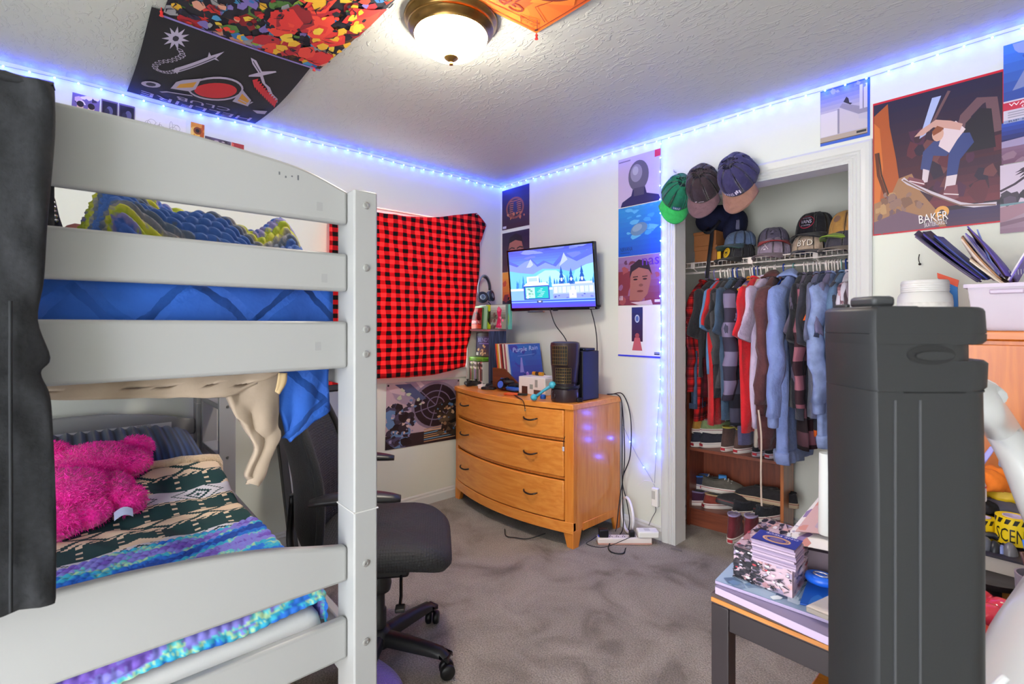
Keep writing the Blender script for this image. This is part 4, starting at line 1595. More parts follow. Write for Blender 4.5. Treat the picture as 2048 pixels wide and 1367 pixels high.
def art_bendy(p):
    p.rect(0, 0, 1, 1, '2a2458').rect(0, .86, 1, 1, '15131a').grad(0, 0, 1, .5, '4a3a32', '2a2458', 6)
    p.text('BENDY', .12, .62, .17, '8f8fd8', .78).rect(.2, .52, .85, .57, '6a62a8')
    p.blobs(16, ['b08a5a', '6a4a3a', 'c8a878', '3a2a2a'], .10, 4, (.1, .05, .9, .45)).rect(.02, .03, .16, .16, 'd8d8d8')


case('game_case', (.128, -.285, T + .2135), (.155, .014, .185), 12, '1c1a22', 'purple game case lettered BENDY standing inside the cube shelf', art_bendy, lean=-3)


def art_red(p):
    p.rect(0, 0, 1, 1, '8c1a22').blobs(14, ['c8404a', '5a0f16', '2a0a0e'], .16, 4).ell(.3, .62, .12, .2, '3a0c12').ell(.68, .6, .12, .2, '3a0c12').rect(0, 0, 1, .2, 'c04a2a')
    p.text('RESIDENT EVIL 2', .06, .26, .13, 'f0d8d0', .88)


case('game_case', (.085, -.325, cz + .0125), (.130, .014, .165), 5, '3a5a2c', 'red game case lettered RESIDENT EVIL on top of the cube shelf', art_red, lean=-4)
case('game_case', (.098, -.302, cz + .0125), (.150, .016, .178), 5, '9fc8a0', 'pale green game case standing behind the red one on the cube shelf', None, lean=-3)
ART = {
    'pale_teal': lambda p: p.rect(0, 0, 1, 1, '9fc8c4').grad(0, .3, 1, 1, '9fc8c4', 'd8e8e4', 6).blobs(9, ['4a9098', 'c8e0dc', 'd88a84', '6ab0b0'], .22, 3),
    'lime': lambda p: p.rect(0, 0, 1, 1, 'b8cc2a').ell(.55, .5, .32, .24, '15180f', rot=30).ell(.6, .3, .2, .12, '2a301a').ell(.3, .6, .18, .2, '3a5a20'),
    'pinkfig': lambda p: p.rect(0, 0, 1, 1, '8a9a8a').grad(0, .4, 1, 1, '5a6a5a', 'c0d0c8', 6).blobs(12, ['4a4a3c', '6a5a54'], .14, 4, (0, 0, .5, .6)).poly([(.35, .05), (.75, .05), (.68, .5), (.75, .8), (.55, .95), (.42, .75), (.5, .5)], 'c8285a').ell(.56, .82, .12, .1, 'e06a8a').blobs(8, ['e888a8', 'd85a84'], .10, 5, (.5, 0, 1, .5)),
    'teal': lambda p: p.rect(0, 0, 1, 1, '5fb8a8').ell(.6, .4, .3, .34, '8fb84a').ell(.5, .3, .2, .2, 'a8c86a'),
}
for nm, u0, u1, cc, lab, rz in (('pale_teal', 960, 977, 'c4dcd8', 'pale teal boxed game standing at the back on the cube shelf', -8), ('lime', 975, 988, 'b8cc2a', 'lime green case with a black shape on top of the cube shelf', 8), ('pinkfig', 986, 1012, '7a8a80', 'grey case with a pink figure on top of the cube shelf', 10), ('teal', 1010, 1021, '6fc0b0', 'teal and green case at the wall end on top of the cube shelf', 12)):
    yy = {'pale_teal': -.255, 'lime': -.26, 'pinkfig': -.275, 'teal': -.24}[nm]
    a, b = at(u0, 640, y=yy), at(u1, 640, y=yy)
    case('game_case', ((a[0] + b[0]) / 2, yy, cz + .0125), ((b[0] - a[0]) * 1.02, .03, .185), rz, cc, lab, ART[nm])

# crate of records
CR_ = wood('5a2c14', '74401f', 'X')
crate = thing('record_crate', 'dark wooden crate with a sloping side holding records on the dresser', 'crate', (.49, -.22, T))
obj('base', G().box((.348, -.385, T), (.632, -.055, T + .012)), CR_, crate)
for y in (-.385, -.067):
    obj('side', G().loft([[(px, y, pz), (px, y + .012, pz)] for px, pz in ((.348, T + .012), (.632, T + .012), (.632, T + .05), (.47, T + .15), (.348, T + .15), (.348, T + .0121))], cap=False, closed=False).add([(px, y, pz) for px, pz in ((.348, T + .012), (.632, T + .012), (.632, T + .05), (.47, T + .15), (.348, T + .15))], [(0, 1, 2, 3, 4)]).add([(px, y + .012, pz) for px, pz in ((.348, T + .012), (.632, T + .012), (.632, T + .05), (.47, T + .15), (.348, T + .15))], [(4, 3, 2, 1, 0)]), CR_, crate)
obj('back', G().box((.348, -.373, T + .012), (.358, -.067, T + .15)), CR_, crate)


def record(x, y, lean, rz, col, label, art=None, k=0):
    case('record_sleeve', (x, y, T + .0125), (.313, .004, .313), rz, col, label, art, 'record sleeves in the crate', lean, 'record')


CRX = -.075
rc = ['c84a3a', 'd8a83a', 'efe6d0', 'b8443c', '6a2a34', 'e4dccc', 'a8546a', 'e0d8cc']
rl = ['red', 'mustard', 'cream', 'brick red', 'maroon', 'ivory', 'rose', 'bone white']
for k in range(8):
    record(.408 + .0155 * k, -.219, -8, 90, rc[k], '%s record sleeve in the crate, %s from the cube shelf' % (rl[k], ['nearest', 'second', 'third', 'fourth', 'fifth', 'sixth', 'seventh', 'eighth'][k]))
record(.533, -.217, -9, 90, 'cfd4ea', 'white floral record sleeve behind the purple lettered one', lambda p: p.rect(0, 0, 1, 1, 'c4cae6').blobs(60, ['3f5aa0', '8a9acc', '5f4a90'], .035, 4))


def art_purple(p):
    p.rect(0, 0, 1, 1, '2f57a8').grad(0, 0, 1, 1, '3a2f8c', '2c66b4', 8).blobs(10, ['24479a', '3a3494', '2a58a8'], .2, 3)
    p.text('Purple Rain', .08, .80, .14, 'b8c4ea', .84, rot=3, shear=.2).line([(.22, .74), (.8, .77)], .002, '8f9cd8')
    p.poly([(.25, .35), (.32, .70), (.36, .70), (.38, .35)], '8f84c8').blobs(18, ['c8c0e8', '1f2f7a', '6a5ac0', 'a878c8'], .05, 5, (.3, .08, .85, .35))


record(.554, -.220, -9, 90, '2f57a8', 'blue and violet record sleeve lettered Purple Rain at the front of the crate', art_purple)

# white box with a torn sticker, phone handset, heater, console
wb = thing('white_box', 'white cardboard box with grey stickers on the dresser before the records', 'box', (.74, -.335, T))
mm = TR(.75, -.340, T) @ Matrix.Rotation(R(4), 4, 'Z')
obj('body', G().box((-.115, -.055, 0), (.115, .075, .115)).move(mm), M('dcd9d4', .6), wb, bevel=.005)
obj('lid_flap', G().box((-.02, -.03, .116), (.10, .06, .119)).move(mm @ ROT(x=4)), M('e6e4e0', .6), wb)
for x0, x1, z0, z1, c in ((-.085, -.035, .0, .052, '4a2a22'), (-.015, .012, .035, .068, '8f9a94'), (.03, .052, .05, .10, '9a9a96'), (.02, .09, 0, .035, '5a3a34')):
    obj('sticker', G().box((x0, -.0562, z0 + .002), (x1, -.0548, z1)).move(mm), M(c, .5), wb)
gt = thing('yellow_tube', 'shiny yellow tube lying on the white box', 'tube', (.74, -.33, T + .1165))
obj('barrel', G().cyl((0, 0, 0), .013, .085, 18).move(TR(.70, -.325, T + .133) @ ROT(y=90, z=4)), M('d09a2a', .3, .4), gt, smooth=True)
obj('label_band', G().cyl((0, 0, 0), .0138, .028, 18).move(TR(.728, -.323, T + .133) @ ROT(y=90, z=4)), M('2a1c18', .4), gt, smooth=True)

ht = thing('tower_heater', 'dark bronze tower heater with two brass grilles and coiled cord on the dresser', 'heater', (*at(1118, 803, z=T)[:2] + np.array([-.0, .055]), T))
HB = M('3a2e33', .35, .2)
HC = Vector(ROOT_M[ht.name].translation)
def hobj(n, g, m, p=None, **k): return obj(n, g, m, p or ht, world=False, **k)
hd = R(-38)
rings = []
for z, rr in ((0, .082), (.008, .086), (.075, .084), (.082, .074), (.11, .070), (.115, .076), (.215, .084), (.218, .086), (.335, .090), (.352, .086), (.358, .07)):
    rings.append([(rr * math.cos(a) * (1.0 if math.cos(a - hd) < .80 else .96), rr * math.sin(a) * (1.0 if math.cos(a - hd) < .80 else .96), z) for a in np.linspace(0, 2 * PI, 41)[:-1]])
hobj('housing', G().loft(rings), HB, smooth=True)
BRS = M('a08a5a', .3, .9)
for z0, z1, a0 in ((.225, .335, R(-72)), (.115, .205, R(-56))):
    def gp(a, z): # point on the housing at bearing a
        r = .0875 + (.006 if z > .22 else -.002 + .05 * (z - .115))
        return (r * math.cos(a), r * math.sin(a), z)
    w_ = R(31)
    hobj('grille_recess', G().grid(lambda a, b: np.array(gp(a0 + (2 * a - 1) * w_, z0 + (z1 - z0) * b)) * np.array([.985, .985, 1]), 8, 2), M('0e0b0c', .6), smooth=2)
    gg = G()
    for i in range(8):
        a = a0 + w_ * (2 * i / 7 - 1)
        gg.tube([gp(a, z0), gp(a, z1)], .0016, 5)
    for i in range(6):
        z = z0 + (z1 - z0) * i / 5
        gg.tube([gp(a0 + w_ * (2 * q / 8 - 1), z) for q in range(9)], .0014, 5)
    hobj('grille', gg, BRS)
coil = [(.088 * math.cos(t), .088 * math.sin(t), .082 + .0045 * t / (2 * PI) + .003 * math.sin(3 * t)) for t in np.linspace(0, 2 * PI * 3.6, 90)]
hobj('cord', G().tube(coil, .0042, 6), M('121214', .45), smooth=2)
hobj('cord_hook', G().tube(smooth_path([(.088 * math.cos(a) * s, .088 * math.sin(a) * s, z) for a, s, z in ((R(-105), .97, .068), (R(-108), 1.05, .05), (R(-100), 1.12, .022), (R(-88), 1.13, .03), (R(-86), 1.12, .05))], 5), .005, 7), HB, smooth=2)

xb = thing('game_console', 'black upright box shaped game console on the end of the dresser', 'console', (1.085, -.285, T), R(-2))
obj('body', G().box((-.0755, -.0755, .004), (.0755, .0755, .301)), M('17161a', .38), xb, world=False, bevel=.004)
obj('base_ring', G().cyl((0, 0, 0), .055, .005, 24), M('0d0d10', .5), xb, world=False)
obj('disc_slot', G().box((-.066, -.0762, .03), (-.0625, -.0752, .155)), M('050506', .4), xb, world=False)
top_vent = G()
for k in range(6):
    for j in range(6):
        top_vent.cyl((-.055 + .022 * k, -.055 + .022 * j, .3008), .006, .0006, 8)
vh_ = obj('vent_holes', top_vent, M('060607', .5), xb, world=False)
od = thing('small_drive', 'slim black drive lying on top of the game console', 'drive', (1.09, -.275, T + .3015), R(-2))
obj('case', G().box((-.058, -.045, 0), (.058, .045, .016)), M('1b1b22', .4), od, world=False, bevel=.003)
obj('light', G().box((.04, -.0458, .006), (.048, -.0448, .010)), M('6f7fd0', .4), od, world=False)


# small clutter along the front edge
def gamepad(u, v, rz, c1, c2, label, z=T, tilt=0, s=1.):
    p = at(u, v, z=z)
    t = thing('game_controller', label, 'controller', mat=TR(p[0], p[1], z) @ ROT(x=tilt, z=rz) @ Matrix.Scale(s, 4))
    pts = [(-.074, -.062), (-.058, -.060), (-.040, -.020), (.040, -.020), (.058, -.060), (.074, -.062), (.078, -.03), (.066, .030), (.045, .042), (-.045, .042), (-.066, .030), (-.078, -.03)]
    o = []
    for f, z_ in ((.80, .004), (1, .016), (1, .028), (.86, .040)):
        o.append([(x * f, y * f, z_ - (.010 if y < -.04 else 0) * (z_ > .01)) for x, y in pts])
    obj('body', G().loft(o), M(c1, .45), t, world=False, smooth=2, subsurf=1)
    for x, y in ((-.038, .012), (.020, -.008)):
        st = obj('thumb_stick', G().lathe([(.006, .034), (.005, .044), (.010, .046), (.0105, .050), (.001, .0485)], (x, y, 0), 14), M('0f0f11', .5), t, world=False, smooth=True)
    for k in range(4):
        obj('button', G().cyl((.040 + .010 * math.cos(k * PI / 2), .014 + .010 * math.sin(k * PI / 2), .036), .0042, .006, 10), M(c2, .4), t, world=False)
    obj('direction_pad', G().box((-.030, -.010, .036), (-.010, -.004, .042)).box((-.023, -.017, .036), (-.017, .003, .042)), M('1a1a1c', .4), t, world=False)
    return t


gamepad(946, 771, 70, '26262a', 'a8a8ac', 'dark grey game controller lying at the corner end of the dresser')
gamepad(1013, 768, 160, '222126', '3a6ad0', 'black game controller with blue buttons stacked behind the others', z=T + .045)
gamepad(1033, 777, 200, '1c1c22', '2f55b0', 'black game controller tipped onto a pile beside the white box', z=T + .02, tilt=12)
gamepad(992, 776, 30, '25222a', 'c04a3a', 'black game controller lying near the white cube')
gamepad(1028, 783, 175, '2458b8', '9fb8e8', 'bright blue game controller at the front edge of the dresser')
cubew = thing('small_white_cube', 'little white plastic cube near the front edge of the dresser', 'charger', (*at(964, 777, z=T)[:2], T), R(10))
obj('body', G().box((-.021, -.021, 0), (.021, .021, .032)), M('efe6dc', .4), cubew, world=False, bevel=.004)
obj('prong', G().box((.021, -.010, .014), (.034, -.008, .020)).box((.021, .008, .014), (.034, .010, .020)), M('b8b8bc', .3, .9), cubew, world=False)
cj = thing('green_jar', 'small olive jar beside the white cube on the dresser', 'jar', (*at(961, 768, z=T)[:2] + np.array([0, .04]), T))
obj('jar', G().lathe([(.02, 0), (.024, .004), (.024, .034), (.020, .040)], n=18), M('6a684a', .3), cj, world=False, smooth=True)
obj('lid', G().lathe([(.022, .040), (.022, .050), (.001, .051)], n=18), M('8a8468', .4), cj, world=False, smooth=True)
bs = thing('black_wallet', 'black leather wallet lying by the white cube on the dresser', 'wallet', (*at(978, 778, z=T)[:2], T), R(30))
obj('body', G().box((-.05, -.035, 0), (.05, .035, .018)), M('1d191b', .55, bump=(60, .3)), bs, world=False, bevel=.006)
obj('strap', G().box((-.01, -.0365, .001), (.01, .0365, .021)), M('3a2e30', .5), bs, world=False, bevel=.002)
wt = thing('smart_watch', 'black watch with a glowing blue face leaning on the record crate', 'watch', (.50, -.43, T))
obj('case', G().lathe([(.001, 0), (.030, .001), (.034, .008), (.032, .016), (.001, .017)], n=28).move(TR(.50, -.43, T + .045) @ ROT(x=75, z=8)), M('15151c', .35, .4), wt, smooth=True)
obj('face', G().lathe([(.025, .0172), (.001, .0176)], n=28).move(TR(.50, -.43, T + .045) @ ROT(x=75, z=8)), M('3558b0', .3, emit=.25), wt)
obj('strap', G().tube(smooth_path([(.50, -.422, T + .012), (.502, -.405, T + .01), (.504, -.395, T + .05), (.502, -.40, T + .085), (.50, -.425, T + .082)], 6), .012, 8, flat=.25), M('131318', .6), wt, smooth=2)
kb = thing('blue_beads', 'tangle of blue and white beads lying before the white box', 'beads', (*at(1052, 783, z=T)[:2], T))
rr_ = random.Random(6)
for k in range(26):
    q = (rr_.uniform(-.05, .05), rr_.uniform(-.02, .03))
    obj('bead', G().ball((q[0], q[1], .008 + rr_.uniform(0, .012)), .007, 8, 6), M(['2a58c0', 'd8dcea', '1c3f90'][k % 3], .3), kb, world=False, smooth=2)
pl = thing('pliers', 'pliers with orange and black handles lying on the front of the dresser', 'pliers', (*at(1040, 791, z=T)[:2], T), R(28))
for s in (-1, 1):
    obj('handle', G().tube(smooth_path([(-.012, s * .002, .010), (-.04, s * .018, .010), (-.075, s * .020, .010), (-.105, s * .010, .009)], 5), .0065, 8), M('d8581c', .45), pl, world=False, smooth=2)
    obj('jaw', G().loft([[(x, s * (.001 + w_ * q), .004 + .012 * z_) for q, z_ in ((0, 0), (1, 0), (1, 1), (0, 1))] for x, w_ in ((-.012, .012), (.015, .010), (.050, .003))]), M('2a2622', .4, .7), pl, world=False)
ks = thing('brown_lanyard', 'dark brown strap hanging over the front edge of the dresser', 'strap', (*at(1040, 795, z=T)[:2], T))
p0, p1 = at(1030, 790, z=T + .004), at(1041, 797, z=T + .004)
yf = bow(p1[0], .012) - .004
obj('band', G().tube(smooth_path([p0, p1, (p1[0] + .02, yf, T - .004), (p1[0] + .034, yf, T - .03), (p1[0] + .042, yf - .001, T - .055)], 6), .006, 8, flat=.3), M('3a1c16', .6), ks, smooth=2)
obj('clasp', G().ball((p1[0] + .043, yf - .002, T - .060), (.006, .004, .008), 10, 7), M('b8a88c', .3, .9), ks, smooth=2)
hdp, hdt = at(1068, 796, z=T + .016), at(1096, 767, z=T + .09)
ph = thing('teal_handset', 'light teal dumbbell shaped massage tool leaning on the heater', 'handset', (*hdp[:2], T))
hdt = hdp + np.array([.10, .055, .085])
obj('bar', G().tube([hdp, hdp * .5 + hdt * .5 + np.array([0, 0, .004]), hdt], [.013, .011, .013], 12, flat=.8), M('46a8c4', .4), ph, smooth=2)
obj('end_pad', G().ball(hdp + np.array([0, 0, .006]), (.022, .022, .020), 16, 10), M('4ab4cc', .4), ph, smooth=2)
obj('end_pad', G().ball(hdt, (.022, .022, .022), 16, 10), M('4ab4cc', .4), ph, smooth=2)
bc = thing('blue_bottle_cap', 'royal blue plastic cap beside the heater base', 'cap', (*at(1086, 797, z=T)[:2], T))
obj('cap', G().lathe([(.017, 0), (.018, .004), (.018, .022), (.015, .026), (.001, .027)], n=20), M('1f5ac0', .4), bc, world=False, smooth=True)
obj('grip', G().lathe([(.0186, .004), (.0186, .016)], n=20), M('184a9c', .5), bc, world=False)
ad = thing('power_adapter', 'small black and lilac plug adapter between the heater and the console', 'adapter', (*at(1156, 803, z=T)[:2], T), R(-20))
obj('body', G().box((-.026, -.018, 0), (.026, .018, .026)), M('14141a', .4), ad, world=False, bevel=.004)
obj('plug', G().box((-.012, -.020, .026), (.010, -.004, .058)), M('6a70c8', .4), ad, world=False, bevel=.003)
obj('prong', G().box((-.010, -.030, .008), (-.008, -.018, .014)).box((.006, -.030, .008), (.008, -.018, .014)), M('d0d0d8', .3, .9), ad, world=False)
kr = thing('yellow_key_ring', 'yellow plastic ring next to the console foot', 'ring', (*at(1166, 795, z=T)[:2], T))
obj('ring', G().tube([(.018 * math.cos(a), .018 * math.sin(a), .004) for a in np.linspace(0, 2 * PI, 25)[:-1]], .004, 8, closed=True), M('c8b82a', .4), kr, world=False, smooth=2)

# ================================================================== television
Wd = np.array([.984, .177, 0]); Nn = np.array([.177, -.984, 0])
t7 = R(7)
UPV = Nn * math.sin(t7) + np.array([0, 0, 1]) * math.cos(t7)
NF = Nn * math.cos(t7) - np.array([0, 0, 1]) * math.sin(t7)
BL = np.array([1.082, -.12, 1.400]) - Wd * .700
mt = Matrix((tuple(Wd) + (0,), tuple(-NF) + (0,), tuple(UPV) + (0,), (0, 0, 0, 1))).transposed()
mt.translation = Vector(BL)
tv = thing('television', 'flat television with a snowy cartoon scene on its screen, tilted on a wall bracket', 'tv', mat=mt)
def tobj(n, g, m, p=None, **k): return obj(n, g, m, p or tv, world=False, **k)
GLB = M('0c0c10', .12)
tobj('cabinet', G().box((0, .006, 0), (.702, .034, .437)), M('101014', .4), bevel=.004)
tobj('rear_housing', G().box((.12, .034, .05), (.58, .062, .32)), M('141418', .5), bevel=.01)
tobj('bezel', G().box((0, -.004, 0), (.702, .006, .020)).box((0, -.004, .425), (.702, .006, .437)).box((0, -.004, .02), (.012, .006, .425)).box((.690, -.004, .02), (.702, .006, .425)), GLB, bevel=.0015)
m, n, l, p = nt('lit_screen')
a = n.new('ShaderNodeAttribute'); a.attribute_name = 'Col'
l.new(a.outputs['Color'], p.inputs['Emission Color'])
p.inputs['Emission Strength'].default_value = 1.15
p.inputs['Base Color'].default_value = (.01, .01, .012, 1)
p.inputs['Roughness'].default_value = .15
s = Pic(.678, .405, '5a8fe0', eps=.00002)
s.grad(0, .55, 1, 1, '6fb4f8', '4b55c8', 10)
s.blobs(14, ['6a78e0', '5560d0', '7f8cea'], .12, 3, (0, .85, 1, 1), .35)
s.poly([(0, .55), (0, .84), (.08, .78), (.16, .72), (.28, .86), (.36, .74), (.44, .80), (.55, .72), (.68, .92), (.78, .80), (.86, .84), (1, .95), (1, .5)], '5566d4')
s.poly([(0, .55), (0, .78), (.1, .72), (.2, .8), (.28, .83), (.36, .70), (.46, .76), (.58, .68), (.7, .84), (.82, .74), (1, .84), (1, .5)], '7f94ec')
s.poly([(.62, .68), (.68, .90), (.72, .78), (.66, .72)], 'aebcf6').poly([(.22, .70), (.28, .84), (.31, .74), (.27, .70)], 'aebcf6')
s.poly([(0, .3), (0, .66), (.12, .62), (.3, .58), (.42, .66), (.6, .64), (.75, .58), (1, .70), (1, .3)], '6cc0f6')
s.poly([(.30, .3), (.34, .55), (.45, .63), (.58, .62), (.68, .52), (.72, .3)], 'a8e4fc')
s.poly([(.72, .3), (.80, .60), (.92, .68), (1, .70), (1, .3)], '8fd4fa')
rr_ = random.Random(9)
for k in range(46):
    x = rr_.uniform(0, 1)
    h = rr_.uniform(.10, .24)
    c = ['2f80d4', '2a6cc4', '3f98e0', '5ab0ec'][k % 4]
    b = .30 + .04 * rr_.random()
    for q in range(3):
        s.poly([(x - .022 * (1 - q * .25), b + h * q * .27), (x + .022 * (1 - q * .25), b + h * q * .27), (x, b + h * (.45 + q * .27))], c)
for x, h in ((.64, .34), (.75, .30), (.87, .33)):
    for q in range(4):
        s.poly([(x - .045 * (1 - q * .2), .34 + h * q * .22), (x + .045 * (1 - q * .2), .34 + h * q * .22), (x, .34 + h * (.38 + q * .21))], '1f56b4')
    s.ell(x, .46, .012, .03, 'e8f6ff')
s.rect(0, .12, 1, .34, '7fb0f0').rect(0, .30, 1, .34, 'd8ecfa')
s.poly([(.17, .14), (.49, .14), (.49, .38), (.17, .38)], '2f4fb8').poly([(.17, .38), (.21, .43), (.45, .43), (.49, .38)], 'e6f2fc').rect(.22, .43, .37, .54, 'dceafa').rect(.24, .455, .35, .515, 'a8c4ee')
s.rect(.19, .16, .475, .36, '1fb4b8').rect(.20, .17, .31, .35, 'b4ecdc')
for k in range(6):
    s.rect(.34 + .02 * (k % 3), .19 + .026 * k, .40 + .012 * (k % 4), .196 + .026 * k, 'd8fafa')
s.blobs(8, ['6aa8a0', '8fc4b0', 'e8faf4'], .03, 5, (.21, .19, .3, .33))
s.rect(.53, .14, 1, .38, 'a4b8ee').rect(.53, .36, .73, .39, 'f0f8ff').rect(.79, .38, .98, .41, 'f0f8ff')
for k in range(9):
    s.rect(.545 + .05 * k, .24, .585 + .05 * k, .34, ['dfe8fc', 'c4d2f6'][k % 2])
s.rect(.53, .14, 1, .22, '8a98e4').rect(.72, .15, .80, .28, 'e8e4fa').blobs(7, ['5058b8', '7078d0'], .02, 6, (.55, .15, .98, .22))
s.grad(0, 0, 1, .13, '5a48d8', '3a60dc', 4).rect(0, .09, 1, .105, '8fb8f8').rect(.33, .085, .40, .125, '3a4a7a').rect(.35, .095, .38, .115, 'e8e8f0')
tobj('screen', s.g(lambda x, y, h: (.012 + x, .0005 - h, .020 + y), thick=0.0002), m)
tobj('wall_bracket', G().box((.30, .062, .12), (.40, .10, .28)), M('18181b', .5))
obj('bracket_arm', G().tube([BL + Wd * .35 + UPV * .2 - NF * .08, (.70, -.004, 1.61)], .022, 8), M('18181b', .5), tv)
tobj('stand_socket', G().box((.36, -.002, -.006), (.39, .02, 0)), M('303038', .4))
tobj('status_badge', G().box((.645, -.0046, .006), (.685, -.0038, .012)), M('8a8a92', .4))
tobj('side_knob', G().box((.702, .01, .012), (.712, .026, .028)), M('16161a', .4))
CAB = M('131316', .5)
wire('tv_cable', [(.735, -.20, 1.41), (.76, -.17, 1.30), (.81, -.12, 1.20), (.86, -.10, 1.06), (.92, -.09, .93), (.97, -.09, .846)], .0035, CAB, 'black cable slanting down from the middle of the television to the dresser')
wire('tv_cable', [(1.03, -.13, 1.42), (1.045, -.10, 1.30), (1.055, -.09, 1.18), (1.06, -.10, 1.02), (1.065, -.10, .846)], .0035, CAB, 'black cable hanging straight from the television behind the game console')
lg = thing('small_ledge', 'thin wooden picture edge showing below the television', 'ledge', (.42, -.012, 1.39))
obj('strip', G().box((.34, -.022, 1.392), (.50, -.002, 1.398)), M('b8763a', .5), lg)
obj('lip', G().box((.34, -.024, 1.392), (.50, -.022, 1.402)), M('8a8f98', .4), lg)

# ================================================================== square prints on the back wall
def back_print(name, x0, z0, wd, hg, fn, label, cat='poster', tilt=0, off=.003):
    p = Pic(wd, hg, 'ffffff')
    fn(p)
    return tag(obj(name, p.g(on_back(x0, z0, off, tilt)), ink()), label, cat)


def a_gold(p):
    p.grad(0, 0, 1, 1, '3a1626', '231a58', 8)
    p.ell(.48, .5, .33, .27, '8a4a34', 24).ell(.48, .5, .27, .22, '2a1626', 24)
    for k in range(7):
        p.rect(.28, .36 + .05 * k, .70, .385 + .05 * k, 'a85f3c')
    p.poly([(.40, .36), (.58, .36), (.54, .66), (.44, .66)], '2a2450')
    p.blobs(18, ['b8683c', 'c8824a', '7a3a2c'], .05, 3, (.15, .24, .82, .36)).rect(.03, .03, .16, .09, 'c8c4d0')


def a_eyes(p):
    p.grad(0, 0, 1, 1, '4a2a3c', '2a1c38', 6)
    p.poly([(.2, 0), (.22, .5), (.3, .80), (.5, .88), (.7, .80), (.8, .5), (.8, 0)], '9a5a50')
    p.poly([(.2, .6), (.28, .86), (.5, .95), (.72, .86), (.8, .6), (.74, .72), (.5, .78), (.26, .72)], '1c1218')
    for x in (.36, .66):
        p.ell(x, .50, .085, .035, 'e0d0cc').ell(x, .50, .035, .035, '15100f').line([(x - .11, .56), (x, .60), (x + .11, .57)], .010, '1c1010')
    p.line([(.5, .48), (.47, .3), (.53, .29)], .006, '6a3530')


def a_oran(p):
    p.grad(0, 0, 1, 1, 'd85a34', 'e89a3a', 6).rect(0, 0, 1, .28, '3a3048').blobs(14, ['b83a2c', 'e8b05a', 'c84a34', '8a3040'], .12, 4, (0, .3, 1, 1)).blobs(8, ['2a1c2c', '1a141c'], .08, 5, (.2, .25, .8, .5))


back_print('square_print', .020, 2.070, .318, .322, a_gold, 'dark violet square print with a golden ring shape, highest in the corner')
back_print('square_print', .022, 1.725, .316, .318, a_eyes, 'dark square print with a staring pair of eyes above the television')
back_print('square_print', .024, 1.405, .316, .318, a_oran, 'orange square print half hidden behind the television')


def a_mask(p):
    p.rect(0, 0, 1, 1, 'b9a9c4').rect(.02, .92, .30, .945, '7a6f8a').rect(.86, .86, 1, 1, 'c8303a')
    p.poly([(.06, 0), (.1, .10), (.32, .20), (.36, .34), (.64, .34), (.68, .20), (.95, .12), (1, 0)], '2a2452')
    p.ell(.49, .58, .24, .31, '5f5a6c', 26).ell(.44, .64, .14, .18, '8a8498', 20).ell(.42, .69, .07, .09, 'a8a4b4', 16)
    p.rect(.38, .18, .62, .34, '4a465c')


def a_blue(p):
    p.grad(0, 0, 1, 1, '1450b8', '2a86c8', 10).blobs(18, ['3a94d0', '2478c0', '55a8dc'], .10, 3, (0, .75, 1, 1), .4)
    p.blobs(12, ['3f96cc', '2f78bc', '5aa8d4'], .16, 6, (.15, .35, .85, .75), .5).ell(.5, .52, .2, .12, '5f7f9c', 20, 15).ell(.46, .55, .12, .07, '7f98ac', 16, 15)
    p.text('NIRVANA', .05, .10, .085, '1a2f6a', .30).rect(.05, .06, .28, .075, '1f3f86')


def a_nas(p):
    p.grad(0, 0, 1, 1, '7a3044', '8a6a9c', 8).rect(0, .2, .3, .7, '7c2f3c').blobs(16, ['6a2a3c', '9a4a50', '5a3050', '8a5a80'], .12, 5, (0, .1, 1, .9))
    p.poly([(.28, .1), (.3, .55), (.36, .78), (.55, .86), (.74, .76), (.78, .5), (.7, .22), (.56, .08)], '9a6058')
    p.poly([(.28, .55), (.3, .8), (.5, .92), (.72, .86), (.8, .6), (.72, .70), (.5, .76), (.34, .68)], '2a1a28')
    for x in (.42, .64):
        p.ell(x, .52, .05, .018, '2a1618').line([(x - .06, .57), (x + .06, .575)], .006, '2a1618')
    p.ell(.53, .28, .075, .022, '6a3030').ell(.55, .40, .05, .03, '7a4a44').poly([(.3, .06), (.5, .0), (.82, 0), (.78, .1), (.56, .07)], 'c8b0b8')
    p.text('nas', .58, .79, .14, '3a1a8c', .38).text('nas', .575, .792, .14, '5f2a9c', .38).text('ill', .03, .11, .09, 'e0d8e4', .08).rect(.86, .05, .98, .10, 'd0c0cc')


def a_white(p):
    p.rect(0, 0, 1, 1, 'dedad6').grad(.33, .28, .59, .97, '3a1c3c', '1c2c6c', 6).ell(.46, .74, .055, .08, 'b0b8d0').ell(.46, .74, .035, .055, '4a64a8')
    p.poly([(.34, .10), (.40, .36), (.52, .36), (.58, .10)], 'b85a64').ell(.46, .40, .05, .05, '9a4a50').rect(.85, .03, .97, .06, '3a3a3c').rect(.85, .065, .97, .085, '6a6a6c')


back_print('square_print', 1.160, 2.056, .309, .312, a_mask, 'lilac square print with a dark grey head and shoulders shape by the closet')
back_print('square_print', 1.161, 1.738, .308, .313, a_blue, 'blue underwater square print lettered NIRVANA beside the closet')
back_print('square_print', 1.160, 1.424, .309, .311, a_nas, 'dark red square print of a face lettered nas and ill')
wp = back_print('square_print', 1.160, 1.107, .309, .313, a_white, 'white square print with a dark strip and small red shape, lowest by the closet')
bl = thing('blue_tape', 'blue painter tape strip along the lower edge of the white square print', 'tape', (1.31, -.004, 1.105))
obj('strip', G().box((1.160, -.0052, 1.098), (1.466, -.0020, 1.108)), M('3a3fd0', .5), bl)

